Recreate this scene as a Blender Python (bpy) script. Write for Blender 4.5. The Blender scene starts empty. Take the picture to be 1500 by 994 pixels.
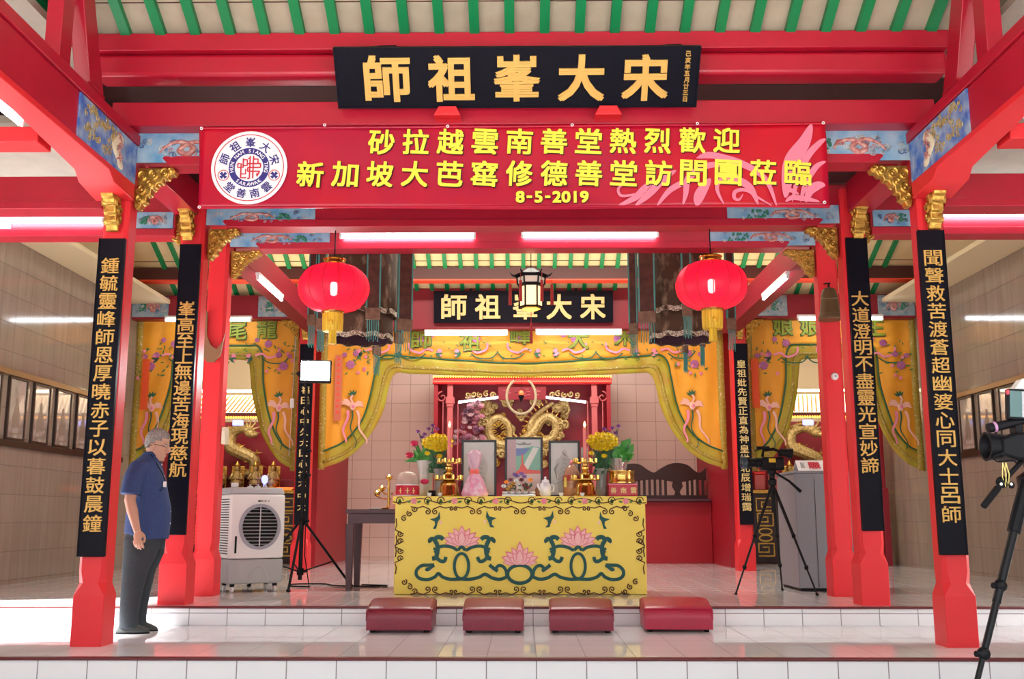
import bpy, bmesh, math, random
from mathutils import Vector, Matrix, Euler
random.seed(7)
scene = bpy.context.scene
COL = scene.collection
PI = math.pi

# ------------------------------------------------------------------ camera, light, exposure
EYE = 0.90
F_PX = 1500.0
PITCH = math.atan(261 / 1500.0)
YAW = math.atan(15 / 1500.0)
_F = Vector((-math.sin(YAW) * math.cos(PITCH), math.cos(YAW) * math.cos(PITCH), math.sin(PITCH)))
_R = Vector((math.cos(YAW), math.sin(YAW), 0))
_U = _R.cross(_F)
cam_data = bpy.data.cameras.new('camera')
cam_data.sensor_width = 36.0
cam_data.lens = F_PX / 1500.0 * 36.0
cam_data.clip_start = 0.05
cam = bpy.data.objects.new('camera', cam_data)
COL.objects.link(cam)
cam.matrix_world = Matrix(((_R.x, _U.x, -_F.x, 0), (_R.y, _U.y, -_F.y, 0), (_R.z, _U.z, -_F.z, EYE), (0, 0, 0, 1)))
scene.camera = cam

world = bpy.data.worlds.new('daylight')
scene.world = world
world.use_nodes = True
bg = world.node_tree.nodes['Background']
bg.inputs[0].default_value = (0.88, 0.95, 1.0, 1)
bg.inputs[1].default_value = 1.0
_wt = world.node_tree
_tc = _wt.nodes.new('ShaderNodeTexCoord')
_sx = _wt.nodes.new('ShaderNodeSeparateXYZ')
_mr = _wt.nodes.new('ShaderNodeMapRange')          # pale overcast sky, dimmer towards the built-up horizon
_mr.inputs[1].default_value = 0.0
_mr.inputs[2].default_value = 0.5
_mr.inputs[3].default_value = 0.50
_mr.inputs[4].default_value = 2.6
_wt.links.new(_tc.outputs['Generated'], _sx.inputs[0])
_wt.links.new(_sx.outputs[2], _mr.inputs[0])
_wt.links.new(_mr.outputs[0], bg.inputs[1])

sun_data = bpy.data.lights.new('sun', 'SUN')
sun_data.energy = 22.0
sun_data.angle = math.radians(4)
sun_data.color = (1.0, 0.97, 0.92)
sun = bpy.data.objects.new('sun', sun_data)
COL.objects.link(sun)
sun.rotation_euler = Vector((0.74, 0.22, -0.64)).to_track_quat('-Z', 'Y').to_euler()
sun.location = (-12, 4, 10)



def fill_light(name, loc, target, sx, sy, watts, color=(1.0, 0.93, 0.82)):
    d = bpy.data.lights.new(name, 'AREA')
    d.shape = 'RECTANGLE'
    d.size, d.size_y = sx, sy
    d.energy = watts
    d.color = color
    o = bpy.data.objects.new(name, d)
    COL.objects.link(o)
    o.location = loc
    o.rotation_euler = (Vector(target) - Vector(loc)).to_track_quat('-Z', 'Y').to_euler()
    return o


# unseen area lights added as fill for hall, roof and shrine bays
fill_light('hall_fill_light', (0, 12.3, 5.2), (0, 12.0, 0), 4.5, 0.5, 200)
fill_light('roof_fill_light', (0, 14.30, 4.05), (0, 14.18, 4.9), 9.0, 0.25, 28, (1.0, 0.84, 0.58))
fill_light('shrine_fill_light', (0, 15.9, 4.25), (0, 18.0, 1.6), 5.0, 0.4, 105)
fill_light('left_bay_fill', (-4.6, 16.0, 4.25), (-4.6, 17.8, 1.4), 2.0, 0.3, 34)
fill_light('right_bay_fill', (4.6, 16.0, 4.25), (4.6, 17.8, 1.4), 2.0, 0.3, 34)

scene.view_settings.view_transform = 'Standard'
scene.view_settings.look = 'None'
scene.view_settings.gamma = 1.0
scene.view_settings.use_curve_mapping = False
scene.view_settings.exposure = 0.6
TUBE_POWER = 14.0
try:
    cy = scene.cycles
    cy.max_bounces = 8
    cy.diffuse_bounces = 4
    cy.glossy_bounces = 3
    cy.transmission_bounces = 5
    cy.transparent_max_bounces = 8
    cy.sample_clamp_indirect = 6.0
    cy.caustics_reflective = False
    cy.caustics_refractive = False
    cy.use_denoising = True
    cy.use_adaptive_sampling = True
except Exception:
    pass


# ------------------------------------------------------------------ helpers
def at(u, v, Y):
    """photo pixel -> point on the vertical plane at depth Y"""
    d = _F * F_PX + _R * (u - 750) + _U * (497 - v)
    t = Y / d.y
    return Vector((d.x * t, Y, EYE + d.z * t))


def P(u, v, Y):
    q = at(u, v, Y)
    return (q.x, q.z)


ORG = {}


class MB:
    def __init__(s):
        s.bm = bmesh.new()
        s.mi = 0
        s.M = None

    def _v(s, co):
        co = Vector(co)
        if s.M is not None:
            co = s.M @ co
        return s.bm.verts.new(co)

    def _f(s, vs):
        try:
            f = s.bm.faces.new(vs)
            f.material_index = s.mi
            return f
        except ValueError:
            return None

    def box(s, x0, x1, y0, y1, z0, z1):
        v = [s._v((x, y, z)) for z in (z0, z1) for (x, y) in ((x0, y0), (x1, y0), (x1, y1), (x0, y1))]
        for f in ((3, 2, 1, 0), (4, 5, 6, 7), (0, 1, 5, 4), (1, 2, 6, 5), (2, 3, 7, 6), (3, 0, 4, 7)):
            s._f([v[i] for i in f])
        return s

    def obox(s, c, size, rot=(0, 0, 0)):
        m = Matrix.Translation(c) @ Euler(rot).to_matrix().to_4x4()
        old = s.M
        s.M = m if old is None else old @ m
        a, b, d = size[0] / 2, size[1] / 2, size[2] / 2
        s.box(-a, a, -b, b, -d, d)
        s.M = old
        return s

    def prism(s, pts, y0, y1):
        """polygon in (x, z) given a thickness along y"""
        a = sum(pts[i][0] * pts[(i + 1) % len(pts)][1] - pts[(i + 1) % len(pts)][0] * pts[i][1] for i in range(len(pts)))
        if a < 0:
            pts = pts[::-1]
        f = [s._v((x, y0, z)) for x, z in pts]
        b = [s._v((x, y1, z)) for x, z in pts]
        s._f(f)
        s._f(b[::-1])
        n = len(pts)
        for i in range(n):
            j = (i + 1) % n
            s._f([f[j], f[i], b[i], b[j]])
        return s

    def poly3(s, pts, thick):
        """planar polygon in space given a thickness along its normal"""
        pts = [Vector(p) for p in pts]
        n = (pts[1] - pts[0]).cross(pts[2] - pts[0]).normalized() * thick
        f = [s._v(p) for p in pts]
        b = [s._v(p - n) for p in pts]
        s._f(f)
        s._f(b[::-1])
        for i in range(len(pts)):
            j = (i + 1) % len(pts)
            s._f([f[j], f[i], b[i], b[j]])
        return s

    def loft(s, rings, cap=True, close=True):
        R = [[s._v(p) for p in r] for r in rings]
        n = len(R[0])
        for a, b in zip(R, R[1:]):
            for i in range(n if close else n - 1):
                j = (i + 1) % n
                s._f([a[i], a[j], b[j], b[i]])
        if cap:
            s._f(R[0][::-1])
            s._f(R[-1])
        return s

    def tube(s, pts, r, seg=8, cap=True, flat=None):
        """round tube along points; r is a number or a list"""
        pts = [Vector(p) for p in pts]
        n = len(pts)
        rr = [r] * n if not hasattr(r, '__len__') else list(r)
        rings = []
        up = None
        for i, p in enumerate(pts):
            t = (pts[min(i + 1, n - 1)] - pts[max(i - 1, 0)])
            if t.length < 1e-9:
                t = Vector((0, 0, 1))
            t.normalize()
            if up is None:
                up = Vector((0, 1, 0)) if abs(t.y) < 0.9 else Vector((1, 0, 0))
            a = (up - t * up.dot(t))
            if a.length < 1e-6:
                a = t.orthogonal()
            a.normalize()
            up = a
            b = t.cross(a)
            k = 1.0 if flat is None else flat
            rings.append([p + (a * math.cos(q) * k + b * math.sin(q)) * rr[i] for q in [2 * PI * j / seg for j in range(seg)]])
        return s.loft(rings, cap)

    def cyl(s, p0, p1, r0, r1=None, seg=14):
        return s.tube([p0, p1], [r0, r0 if r1 is None else r1], seg)

    def lathe(s, prof, c=(0, 0, 0), seg=24, cap=True):
        rings = [[(c[0] + r * math.cos(2 * PI * j / seg), c[1] + r * math.sin(2 * PI * j / seg), c[2] + z) for j in range(seg)] for r, z in prof]
        return s.loft(rings, cap)

    def ball(s, c, r, seg=12, rings=8):
        if not hasattr(r, '__len__'):
            r = (r, r, r)
        R = []
        for k in range(rings + 1):
            a = -PI / 2 + PI * k / rings
            rad = max(math.cos(a), 0.02)
            R.append([(c[0] + r[0] * rad * math.cos(2 * PI * j / seg), c[1] + r[1] * rad * math.sin(2 * PI * j / seg), c[2] + r[2] * math.sin(a)) for j in range(seg)])
        return s.loft(R, True)

    def strip(s, pts, w, y0, y1, taper=False):
        """flat ribbon following points in (x, z); w is a number or a list"""
        n = len(pts)
        ww = [w] * n if not hasattr(w, '__len__') else list(w)
        s.k = (getattr(s, 'k', 0) + 1) % 8
        y0, y1 = y0 - s.k * 0.0005, y1 - s.k * 0.0002
        L, Rr = [], []
        for i in range(n):
            a = Vector(pts[max(i - 1, 0)])
            b = Vector(pts[min(i + 1, n - 1)])
            t = (b - a)
            if t.length < 1e-9:
                t = Vector((1, 0))
            t.normalize()
            nn = Vector((-t.y, t.x)) * ww[i] / 2
            p = Vector(pts[i])
            L.append(p + nn)
            Rr.append(p - nn)
        rings = [[(l.x, y0, l.y), (r.x, y0, r.y), (r.x, y1, r.y), (l.x, y1, l.y)] for l, r in zip(L, Rr)]
        return s.loft(rings, True)

    def mesh(s, me, M):
        m2 = me.copy()
        m2.transform(M if s.M is None else s.M @ M)
        n0 = len(s.bm.faces)
        s.bm.from_mesh(m2)
        s.bm.faces.ensure_lookup_table()
        for f in s.bm.faces[n0:]:
            f.material_index = s.mi
        bpy.data.meshes.remove(m2)
        return s

    def build(s, name, mats, parent=None, smooth=35, bevel=0.0, seg=2, fix=True):
        me = bpy.data.meshes.new(name)
        if fix:
            bmesh.ops.recalc_face_normals(s.bm, faces=s.bm.faces[:])
        s.bm.verts.ensure_lookup_table()
        if parent is None:
            xs = [v.co.x for v in s.bm.verts]
            ys = [v.co.y for v in s.bm.verts]
            zs = [v.co.z for v in s.bm.verts]
            o = Vector(((min(xs) + max(xs)) / 2, (min(ys) + max(ys)) / 2, min(zs)))
        else:
            o = ORG[parent.name]
        if o.length > 0:
            bmesh.ops.translate(s.bm, verts=s.bm.verts[:], vec=-o)
        s.bm.to_mesh(me)
        s.bm.free()
        if not isinstance(mats, (list, tuple)):
            mats = [mats]
        for m in mats:
            me.materials.append(m)
        if smooth:
            for p in me.polygons:
                p.use_smooth = True
            me.set_sharp_from_angle(angle=math.radians(smooth))
        ob = bpy.data.objects.new(name, me)
        COL.objects.link(ob)
        if parent is None:
            ob.location = o
        else:
            ob.parent = parent
        ORG[ob.name] = o
        if bevel:
            b = ob.modifiers.new('bevel', 'BEVEL')
            b.width = bevel
            b.segments = seg
            b.limit_method = 'ANGLE'
            b.angle_limit = math.radians(40)
        return ob


def tag(o, label, cat, group=None):
    o['label'] = label
    o['category'] = cat
    if group:
        o['group'] = group
    return o


def thing(name, label, cat, loc=(0, 0, 0), rz=0.0, group=None, local=True):
    """an Empty at the base of a thing; its parts are its children"""
    o = bpy.data.objects.new(name, None)
    o.empty_display_size = 0.1
    COL.objects.link(o)
    o.location = loc
    o.rotation_euler = (0, 0, rz)
    ORG[o.name] = Vector((0, 0, 0)) if local else Vector(loc)
    return tag(o, label, cat, group)


def struct(o):
    o['kind'] = 'structure'
    return o


def clone(root, loc, label, rz=None, group=None):
    def rec(o, par):
        c = o.copy()
        COL.objects.link(c)
        if par is not None:
            c.parent = par
        ORG[c.name] = ORG[o.name]
        for ch in list(o.children):
            rec(ch, c)
        return c
    c = rec(root, None)
    c.location = loc
    if rz is not None:
        c.rotation_euler = (0, 0, rz)
    c['label'] = label
    if group:
        c['group'] = group
    return c


# ------------------------------------------------------------------ materials
def nmat(name, color, rough=0.5, metal=0.0, emit=None, estr=0.0, spec=0.5, trans=0.0, alpha=1.0, coat=0.0):
    m = bpy.data.materials.new(name)
    m.use_nodes = True
    b = m.node_tree.nodes['Principled BSDF']
    b.inputs['Base Color'].default_value = (*color, 1)
    b.inputs['Roughness'].default_value = rough
    b.inputs['Metallic'].default_value = metal
    b.inputs['Specular IOR Level'].default_value = spec
    b.inputs['Transmission Weight'].default_value = trans
    b.inputs['Alpha'].default_value = alpha
    b.inputs['Coat Weight'].default_value = coat
    if emit:
        b.inputs['Emission Color'].default_value = (*emit, 1)
        b.inputs['Emission Strength'].default_value = estr
    return m


def nodes(m):
    t = m.node_tree
    return t, t.nodes['Principled BSDF']


def add_noise(m, c2, scale=8.0, lo=0.35, hi=0.65, detail=4.0, stretch=(1, 1, 1), bump=0.0, coords='Object'):
    """mix a second colour in with noise"""
    t, b = nodes(m)
    tc = t.nodes.new('ShaderNodeTexCoord')
    mp = t.nodes.new('ShaderNodeMapping')
    mp.inputs['Scale'].default_value = stretch
    nz = t.nodes.new('ShaderNodeTexNoise')
    nz.inputs['Scale'].default_value = scale
    nz.inputs['Detail'].default_value = detail
    rp = t.nodes.new('ShaderNodeValToRGB')
    rp.color_ramp.elements[0].position = lo
    rp.color_ramp.elements[1].position = hi
    c1 = b.inputs['Base Color'].default_value[:]
    rp.color_ramp.elements[0].color = c1
    rp.color_ramp.elements[1].color = (*c2, 1)
    t.links.new(tc.outputs[coords], mp.inputs[0])
    t.links.new(mp.outputs[0], nz.inputs['Vector'])
    t.links.new(nz.outputs[0], rp.inputs[0])
    t.links.new(rp.outputs[0], b.inputs['Base Color'])
    if bump:
        bp = t.nodes.new('ShaderNodeBump')
        bp.inputs['Strength'].default_value = bump
        bp.inputs['Distance'].default_value = 0.01
        t.links.new(nz.outputs[0], bp.inputs['Height'])
        t.links.new(bp.outputs[0], b.inputs['Normal'])
    return m


def tile_mat(name, c1, c2, grout, w, h, rough, axes, off=(0, 0), mortar=0.004, streak=None):
    """tiles of w x h metres; axes says which world axes run along them"""
    m = nmat(name, c1, rough)
    t, b = nodes(m)
    g = t.nodes.new('ShaderNodeNewGeometry')
    sp = t.nodes.new('ShaderNodeSeparateXYZ')
    cb = t.nodes.new('ShaderNodeCombineXYZ')
    t.links.new(g.outputs['Position'], sp.inputs[0])
    for k, ax in enumerate(axes):
        a = t.nodes.new('ShaderNodeMath')
        a.operation = 'SUBTRACT'
        a.inputs[1].default_value = off[k]
        t.links.new(sp.outputs['XYZ'.index(ax)], a.inputs[0])
        t.links.new(a.outputs[0], cb.inputs[k])
    br = t.nodes.new('ShaderNodeTexBrick')
    br.offset = 0.0
    br.inputs['Scale'].default_value = 1.0
    br.inputs['Brick Width'].default_value = w
    br.inputs['Row Height'].default_value = h
    br.inputs['Mortar Size'].default_value = mortar
    br.inputs['Mortar Smooth'].default_value = 0.1
    br.inputs['Color1'].default_value = (*c1, 1)
    br.inputs['Color2'].default_value = (*c2, 1)
    br.inputs['Mortar'].default_value = (*grout, 1)
    t.links.new(cb.outputs[0], br.inputs['Vector'])
    src = br.outputs['Color']
    if streak:
        nz = t.nodes.new('ShaderNodeTexNoise')
        mp = t.nodes.new('ShaderNodeMapping')
        mp.inputs['Scale'].default_value = streak[0]
        nz.inputs['Scale'].default_value = 1.0
        nz.inputs['Detail'].default_value = 3
        t.links.new(cb.outputs[0], mp.inputs[0])
        t.links.new(mp.outputs[0], nz.inputs['Vector'])
        mx = t.nodes.new('ShaderNodeMix')
        mx.data_type = 'RGBA'
        mx.blend_type = 'MULTIPLY'
        mx.inputs[0].default_value = streak[1]
        rp = t.nodes.new('ShaderNodeValToRGB')
        rp.color_ramp.elements[0].position = 0.3
        rp.color_ramp.elements[1].position = 0.7
        rp.color_ramp.elements[0].color = (0.45, 0.45, 0.45, 1)
        t.links.new(nz.outputs[0], rp.inputs[0])
        t.links.new(src, mx.inputs[6])
        t.links.new(rp.outputs[0], mx.inputs[7])
        src = mx.outputs[2]
    t.links.new(src, b.inputs['Base Color'])
    mr = t.nodes.new('ShaderNodeMapRange')
    mr.inputs[3].default_value = rough
    mr.inputs[4].default_value = 0.7
    t.links.new(br.outputs['Fac'], mr.inputs[0])
    t.links.new(mr.outputs[0], b.inputs['Roughness'])
    bp = t.nodes.new('ShaderNodeBump')
    bp.invert = True
    bp.inputs['Strength'].default_value = 0.4
    bp.inputs['Distance'].default_value = 0.003
    t.links.new(br.outputs['Fac'], bp.inputs['Height'])
    t.links.new(bp.outputs[0], b.inputs['Normal'])
    return m


M = {}
M['red'] = add_noise(nmat('shaded_red_beam_paint', (0.47, 0.007, 0.030), 0.38, coat=0.1), (0.41, 0.006, 0.025), 2.5, 0.3, 0.7)  # beam red, base darkened to stand for the dimmer light up there
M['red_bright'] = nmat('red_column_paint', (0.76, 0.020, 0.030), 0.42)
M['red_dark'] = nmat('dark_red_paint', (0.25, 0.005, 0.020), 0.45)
M['maroon'] = nmat('maroon_paint', (0.20, 0.012, 0.02), 0.4)
M['brown_red'] = nmat('brown_red_timber', (0.07, 0.014, 0.012), 0.5)
M['orange_red'] = nmat('orange_red_paint', (0.85, 0.07, 0.03), 0.45)
M['green'] = nmat('green_rafter_paint', (0.0, 0.20, 0.06), 0.5)
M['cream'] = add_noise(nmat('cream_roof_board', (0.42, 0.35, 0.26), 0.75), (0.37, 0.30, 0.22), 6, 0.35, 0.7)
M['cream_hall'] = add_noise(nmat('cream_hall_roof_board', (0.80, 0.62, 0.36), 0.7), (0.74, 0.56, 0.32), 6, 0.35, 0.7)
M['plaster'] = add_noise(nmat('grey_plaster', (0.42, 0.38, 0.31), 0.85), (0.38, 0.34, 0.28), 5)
M['cream_wall'] = nmat('cream_wall_paint', (0.80, 0.66, 0.42), 0.7)
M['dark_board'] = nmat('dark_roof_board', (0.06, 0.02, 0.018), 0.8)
M['gold'] = add_noise(nmat('gilded_carving', (0.62, 0.36, 0.07), 0.32, 0.75), (0.33, 0.17, 0.03), 30, 0.45, 0.7, bump=0.5)
M['gold_pale'] = add_noise(nmat('pale_gilding', (0.56, 0.42, 0.17), 0.45, 0.35), (0.30, 0.19, 0.05), 34, 0.42, 0.66, bump=0.7)
M['gold_letter'] = nmat('gold_leaf_lettering', (0.70, 0.40, 0.10), 0.42, 0.35)
M['gold_flat'] = nmat('pale_gold_lettering', (0.83, 0.62, 0.26), 0.5, 0.1)
M['brass'] = nmat('polished_brass', (0.72, 0.45, 0.12), 0.2, 1.0)
M['lacquer'] = nmat('black_lacquer', (0.005, 0.0045, 0.010), 0.34, spec=0.12)
M['black'] = nmat('black_plastic', (0.006, 0.006, 0.008), 0.5, spec=0.16)
M['black_metal'] = nmat('black_coated_metal', (0.008, 0.008, 0.010), 0.42, 0.0, spec=0.2)
M['white'] = nmat('white_enamel', (0.82, 0.82, 0.82), 0.35)
M['grey_white'] = nmat('grey_white_plastic', (0.62, 0.63, 0.65), 0.4)
M['grey_plastic'] = nmat('mid_grey_plastic', (0.36, 0.37, 0.40), 0.45)
M['tube'] = nmat('lit_fluorescent_tube', (1, 1, 1), 0.3, emit=(0.88, 0.95, 1.0), estr=TUBE_POWER)
M['floor_tile'] = tile_mat('white_floor_tile', (0.84, 0.84, 0.88), (0.81, 0.81, 0.85), (0.22, 0.21, 0.22), 0.326, 0.326, 0.045, 'XY', (0.09, 6.94), 0.004)
M['riser_tile'] = tile_mat('white_riser_tile', (0.88, 0.88, 0.92), (0.85, 0.85, 0.89), (0.30, 0.28, 0.30), 0.326, 0.50, 0.22, 'XZ', (0.09, -0.4), 0.004)
M['upper_tile'] = tile_mat('grey_white_floor_tile', (0.72, 0.70, 0.72), (0.69, 0.67, 0.69), (0.42, 0.40, 0.40), 0.326, 0.326, 0.05, 'XY', (0.09, 8.99), 0.003)
M['wall_tile'] = tile_mat('beige_marble_wall_tile', (0.37, 0.295, 0.24), (0.35, 0.28, 0.225), (0.19, 0.14, 0.11), 0.34, 0.3215, 0.10, 'YZ', (0, 0.2), 0.004, ((9, 0.8, 1), 0.35))
M['back_tile'] = tile_mat('pink_beige_wall_tile', (0.70, 0.51, 0.45), (0.66, 0.48, 0.42), (0.36, 0.24, 0.20), 0.345, 0.345, 0.2, 'XZ', (0.02, 0.21), 0.005)
M['nosing'] = nmat('dark_red_step_nosing', (0.12, 0.012, 0.015), 0.3)
M['blue_panel'] = add_noise(nmat('painted_blue_cloud_panel', (0.10, 0.30, 0.52), 0.6), (0.42, 0.54, 0.62), 7, 0.3, 0.75, 6)
M['blue_deep'] = add_noise(nmat('painted_blue_wave_panel', (0.02, 0.12, 0.50), 0.5), (0.45, 0.55, 0.62), 9, 0.35, 0.75, 6)
M['blue_grey'] = add_noise(nmat('painted_grey_blue_panel', (0.13, 0.26, 0.36), 0.6), (0.40, 0.42, 0.42), 9, 0.3, 0.75, 6)
M['dragon_red'] = add_noise(nmat('painted_dragon_scale', (0.42, 0.13, 0.12), 0.5), (0.70, 0.42, 0.36), 30, 0.4, 0.7)
M['foliage'] = nmat('painted_green_foliage', (0.03, 0.20, 0.12), 0.6)
M['cloth_yellow'] = add_noise(nmat('yellow_altar_cloth', (0.90, 0.73, 0.14), 0.65), (0.87, 0.68, 0.12), 3, 0.3, 0.7)
M['yarn_brown'] = nmat('dark_brown_embroidery', (0.085, 0.025, 0.015), 0.8)
M['yarn_green'] = nmat('dark_teal_embroidery', (0.005, 0.085, 0.080), 0.6)
M['yarn_pink'] = add_noise(nmat('pink_lotus_embroidery', (0.74, 0.17, 0.24), 0.6), (0.82, 0.34, 0.38), 14, 0.3, 0.7)
M['yarn_palepink'] = nmat('pale_pink_embroidery', (0.90, 0.52, 0.52), 0.6)
M['yarn_leaf'] = nmat('leaf_green_embroidery', (0.08, 0.20, 0.05), 0.7)
M['silk'] = add_noise(nmat('golden_yellow_silk', (0.82, 0.36, 0.018), 0.6), (0.76, 0.30, 0.015), 2.2, 0.3, 0.7)
M['silk_border'] = add_noise(nmat('olive_gold_silk_border', (0.42, 0.36, 0.02), 0.5), (0.44, 0.26, 0.02), 4, 0.35, 0.65)
M['fringe'] = add_noise(nmat('gold_sequin_fringe', (0.36, 0.25, 0.02), 0.5, 0.0), (0.74, 0.54, 0.34), 42, 0.58, 0.68, bump=0.5)
M['cord_green'] = nmat('dark_green_piping', (0.02, 0.11, 0.05), 0.6)
M['silk_pink'] = nmat('pink_silk_thread', (0.80, 0.25, 0.35), 0.6)
M['silk_palepink'] = nmat('pale_pink_silk_thread', (0.83, 0.45, 0.36), 0.6)
M['silk_purple'] = nmat('mauve_silk_thread', (0.42, 0.12, 0.28), 0.6)
M['silk_olive'] = nmat('olive_silk_lettering', (0.24, 0.28, 0.015), 0.6)
M['canopy'] = add_noise(nmat('faded_brown_brocade', (0.060, 0.024, 0.010), 0.8), (0.26, 0.17, 0.11), 11, 0.54, 0.74, 6, (1, 1, 0.5), 0.3)
M['ribbon_brown'] = add_noise(nmat('dark_red_brown_ribbon', (0.055, 0.016, 0.012), 0.85), (0.085, 0.032, 0.02), 14)
M['ribbon_tan'] = add_noise(nmat('tan_ribbon_cuff', (0.20, 0.115, 0.07), 0.8), (0.13, 0.07, 0.045), 20)
M['tassel_green'] = nmat('teal_tassel_thread', (0.06, 0.25, 0.22), 0.7)
M['canopy_in'] = nmat('dark_purple_lining', (0.05, 0.015, 0.03), 0.9)
M['vinyl'] = add_noise(nmat('maroon_vinyl', (0.23, 0.004, 0.028), 0.34), (0.20, 0.004, 0.024), 40, bump=0.05)
M['vinyl_red'] = nmat('crimson_vinyl', (0.40, 0.004, 0.040), 0.34)
M['purple_wood'] = nmat('dark_plum_wood', (0.075, 0.028, 0.040), 0.4)
M['dark_wood'] = nmat('dark_carved_wood', (0.035, 0.012, 0.012), 0.4)
M['red_skirt'] = nmat('crimson_painted_plinth', (0.33, 0.004, 0.016), 0.5)
M['shrine_red'] = nmat('shrine_crimson', (0.30, 0.012, 0.030), 0.35)
M['shrine_pink'] = nmat('shrine_rose_paint', (0.56, 0.12, 0.13), 0.4)
M['tube_soft'] = nmat('lit_shrine_tube', (1, 1, 1), 0.3, emit=(0.9, 0.93, 1.0), estr=7.0)
M['led'] = nmat('lit_amber_bulbs', (1, 0.5, 0.1), 0.5, emit=(1.0, 0.42, 0.04), estr=3.0)
M['led_red'] = nmat('lit_red_strip', (1, 0.1, 0.05), 0.5, emit=(1.0, 0.08, 0.04), estr=1.2)
M['led_blue'] = nmat('lit_blue_bulb', (0.2, 0.2, 1), 0.5, emit=(0.25, 0.28, 1.0), estr=2.0)


# ------------------------------------------------------------------ lettering
_GL = {}


def prep_glyphs(specs):
    obs = []
    for ch, off in specs:
        if (ch, off) in _GL or ch == ' ':
            continue
        cu = bpy.data.curves.new('glyph', 'FONT')
        cu.body = ch
        cu.size = 1.0
        cu.offset = 0.0
        cu.extrude = 0.5
        cu.resolution_u = 3
        ob = bpy.data.objects.new('glyph', cu)
        COL.objects.link(ob)
        _GL[(ch, off)] = None
        obs.append((ch, off, ob))
    bpy.context.view_layer.update()
    dg = bpy.context.evaluated_depsgraph_get()
    for ch, off, ob in obs:
        me = bpy.data.meshes.new_from_object(ob.evaluated_get(dg))
        xs = [v.co.x for v in me.vertices] or [0]
        ys = [v.co.y for v in me.vertices] or [0]
        me.transform(Matrix.Translation((-(min(xs) + max(xs)) / 2, -(min(ys) + max(ys)) / 2, 0)))
        _GL[(ch, off)] = (me, max(xs) - min(xs), max(ys) - min(ys))
    for ch, off, ob in obs:
        cu = ob.data
        bpy.data.objects.remove(ob)
        bpy.data.curves.remove(cu)


def glyph(mb, ch, off, x, z, size, y, depth, basis=None, sx=1.0, rot=0.0, fit=False):
    """one character standing in the x-z plane, its front face at y - depth/2"""
    g = next((_GL[k] for k in ((ch, 0.018), (ch, 0.012), (ch, 0.02)) if _GL.get(k)), None)
    if not g:
        return
    me, w, h = g
    k = size
    kx, ky = k * sx, k
    if fit:
        kx, ky = size * sx / max(w, 0.55), size / max(h, 0.55)
    Mx = Matrix.Translation((x, y, z)) @ Matrix.Rotation(rot, 4, 'Y') @ Matrix.Rotation(PI / 2, 4, 'X') @ Matrix.Diagonal((kx, ky, depth, 1))
    if basis is not None:
        Mx = basis @ Mx
    d = off * 0.75
    for q, (dx, dy) in enumerate(((d, d), (-d, d), (d, -d), (-d, -d))):
        mb.mesh(me, Mx @ Matrix.Translation((dx, dy, 0.14 * q)))


prep_glyphs([(c, 0.018) for c in '宋大峯祖師己亥年五月廿三日砂拉越雲南善堂熱烈歡迎新加坡芭窰修德訪問團莅臨峰娘龍尾生賑'] +
            [(c, 0.012) for c in '鍾毓靈峰師恩厚曉赤子以暮鼓晨鐘聞聲救苦渡蒼超幽婆心同大士呂師峯高至上無邊苦海現慈航大道澄明不盡靈光宣妙諦皇祖妣先賢正直為神皇拱北辰增瑞靄不大福日心中久宮南雲'] +
            [(c, 0.02) for c in '0123456789-HUNAMSIGTRWKorgen'])

# ------------------------------------------------------------------ setting: floors, walls, roofs
YA, YB, YC, YD = 7.49, 9.10, 10.10, 14.93      # front faces of the four column rows
Y1, Y2, ZU = 6.94, 8.99, 0.155                 # step edges and upper floor level
WL, WR, YBACK = -5.85, 5.95, 18.68
XC = 3.10

struct(MB().box(-30, 30, -25, 40, -0.34, -0.30).build('ground', nmat('pale_paving', (0.55, 0.53, 0.50), 0.8), smooth=0))
f0 = MB().box(-9, 9, -2, Y1, -0.30, -0.14).build('floor', M['floor_tile'], smooth=0)
struct(f0)
fm = MB()
fm.box(-9, 9, Y1, Y2, -0.30, 0.0)
f1 = fm.build('floor', [M['floor_tile']], smooth=0)
struct(f1)
f2 = MB().box(WL, WR, Y2, YBACK + 0.2, -0.30, ZU).build('floor', M['upper_tile'], smooth=0)
struct(f2)
for k, (y, z0, z1) in enumerate(((Y1, -0.14, 0.0), (Y2, 0.0, ZU))):
    x0, x1 = (-9, 9) if k == 0 else (WL, WR)
    struct(MB().box(x0, x1, y - 0.012, y - 0.001, z0 + 0.001, z1 - 0.018).build('trim_%d' % (k * 2 + 1), M['riser_tile'], smooth=0))
    struct(MB().box(x0, x1, y - 0.03, y + 0.03, z1 - 0.017, z1 + 0.003).build('trim_%d' % (k * 2 + 2), M['nosing'], bevel=0.006))

for nm, x0, x1 in (('wall_left', WL - 0.2, WL), ('wall_right', WR, WR + 0.2)):
    struct(MB().box(x0, x1, 9.3, YBACK + 0.2, -0.3, 4.06).build(nm, M['wall_tile'], smooth=0))
    struct(MB().box(x0, x1, 9.3, YBACK + 0.2, 4.06, 6.2).build(nm, M['cream_wall'], smooth=0))
    struct(MB().box(x0, x1, 1.0, 7.1, -0.3, 6.4).build(nm, M['wall_tile'], smooth=0))
    struct(MB().box(x0, x1, 7.1, 9.3, 2.55, 6.4).build(nm, M['plaster'], smooth=0))  # both front pieces unseen, raised to the roof to block stray sun
struct(MB().box(12.5, 12.8, -4, 22, -0.3, 5.5).build('wall_bounce_right', nmat('white_bounce_wall', (.82, .80, .76), .8), smooth=0))  # unseen white wall added to bounce sunlight towards the right opening
struct(MB().box(WL, WR, YBACK, YBACK + 0.2, -0.3, 5.2).build('wall_back', M['back_tile'], smooth=0))
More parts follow.
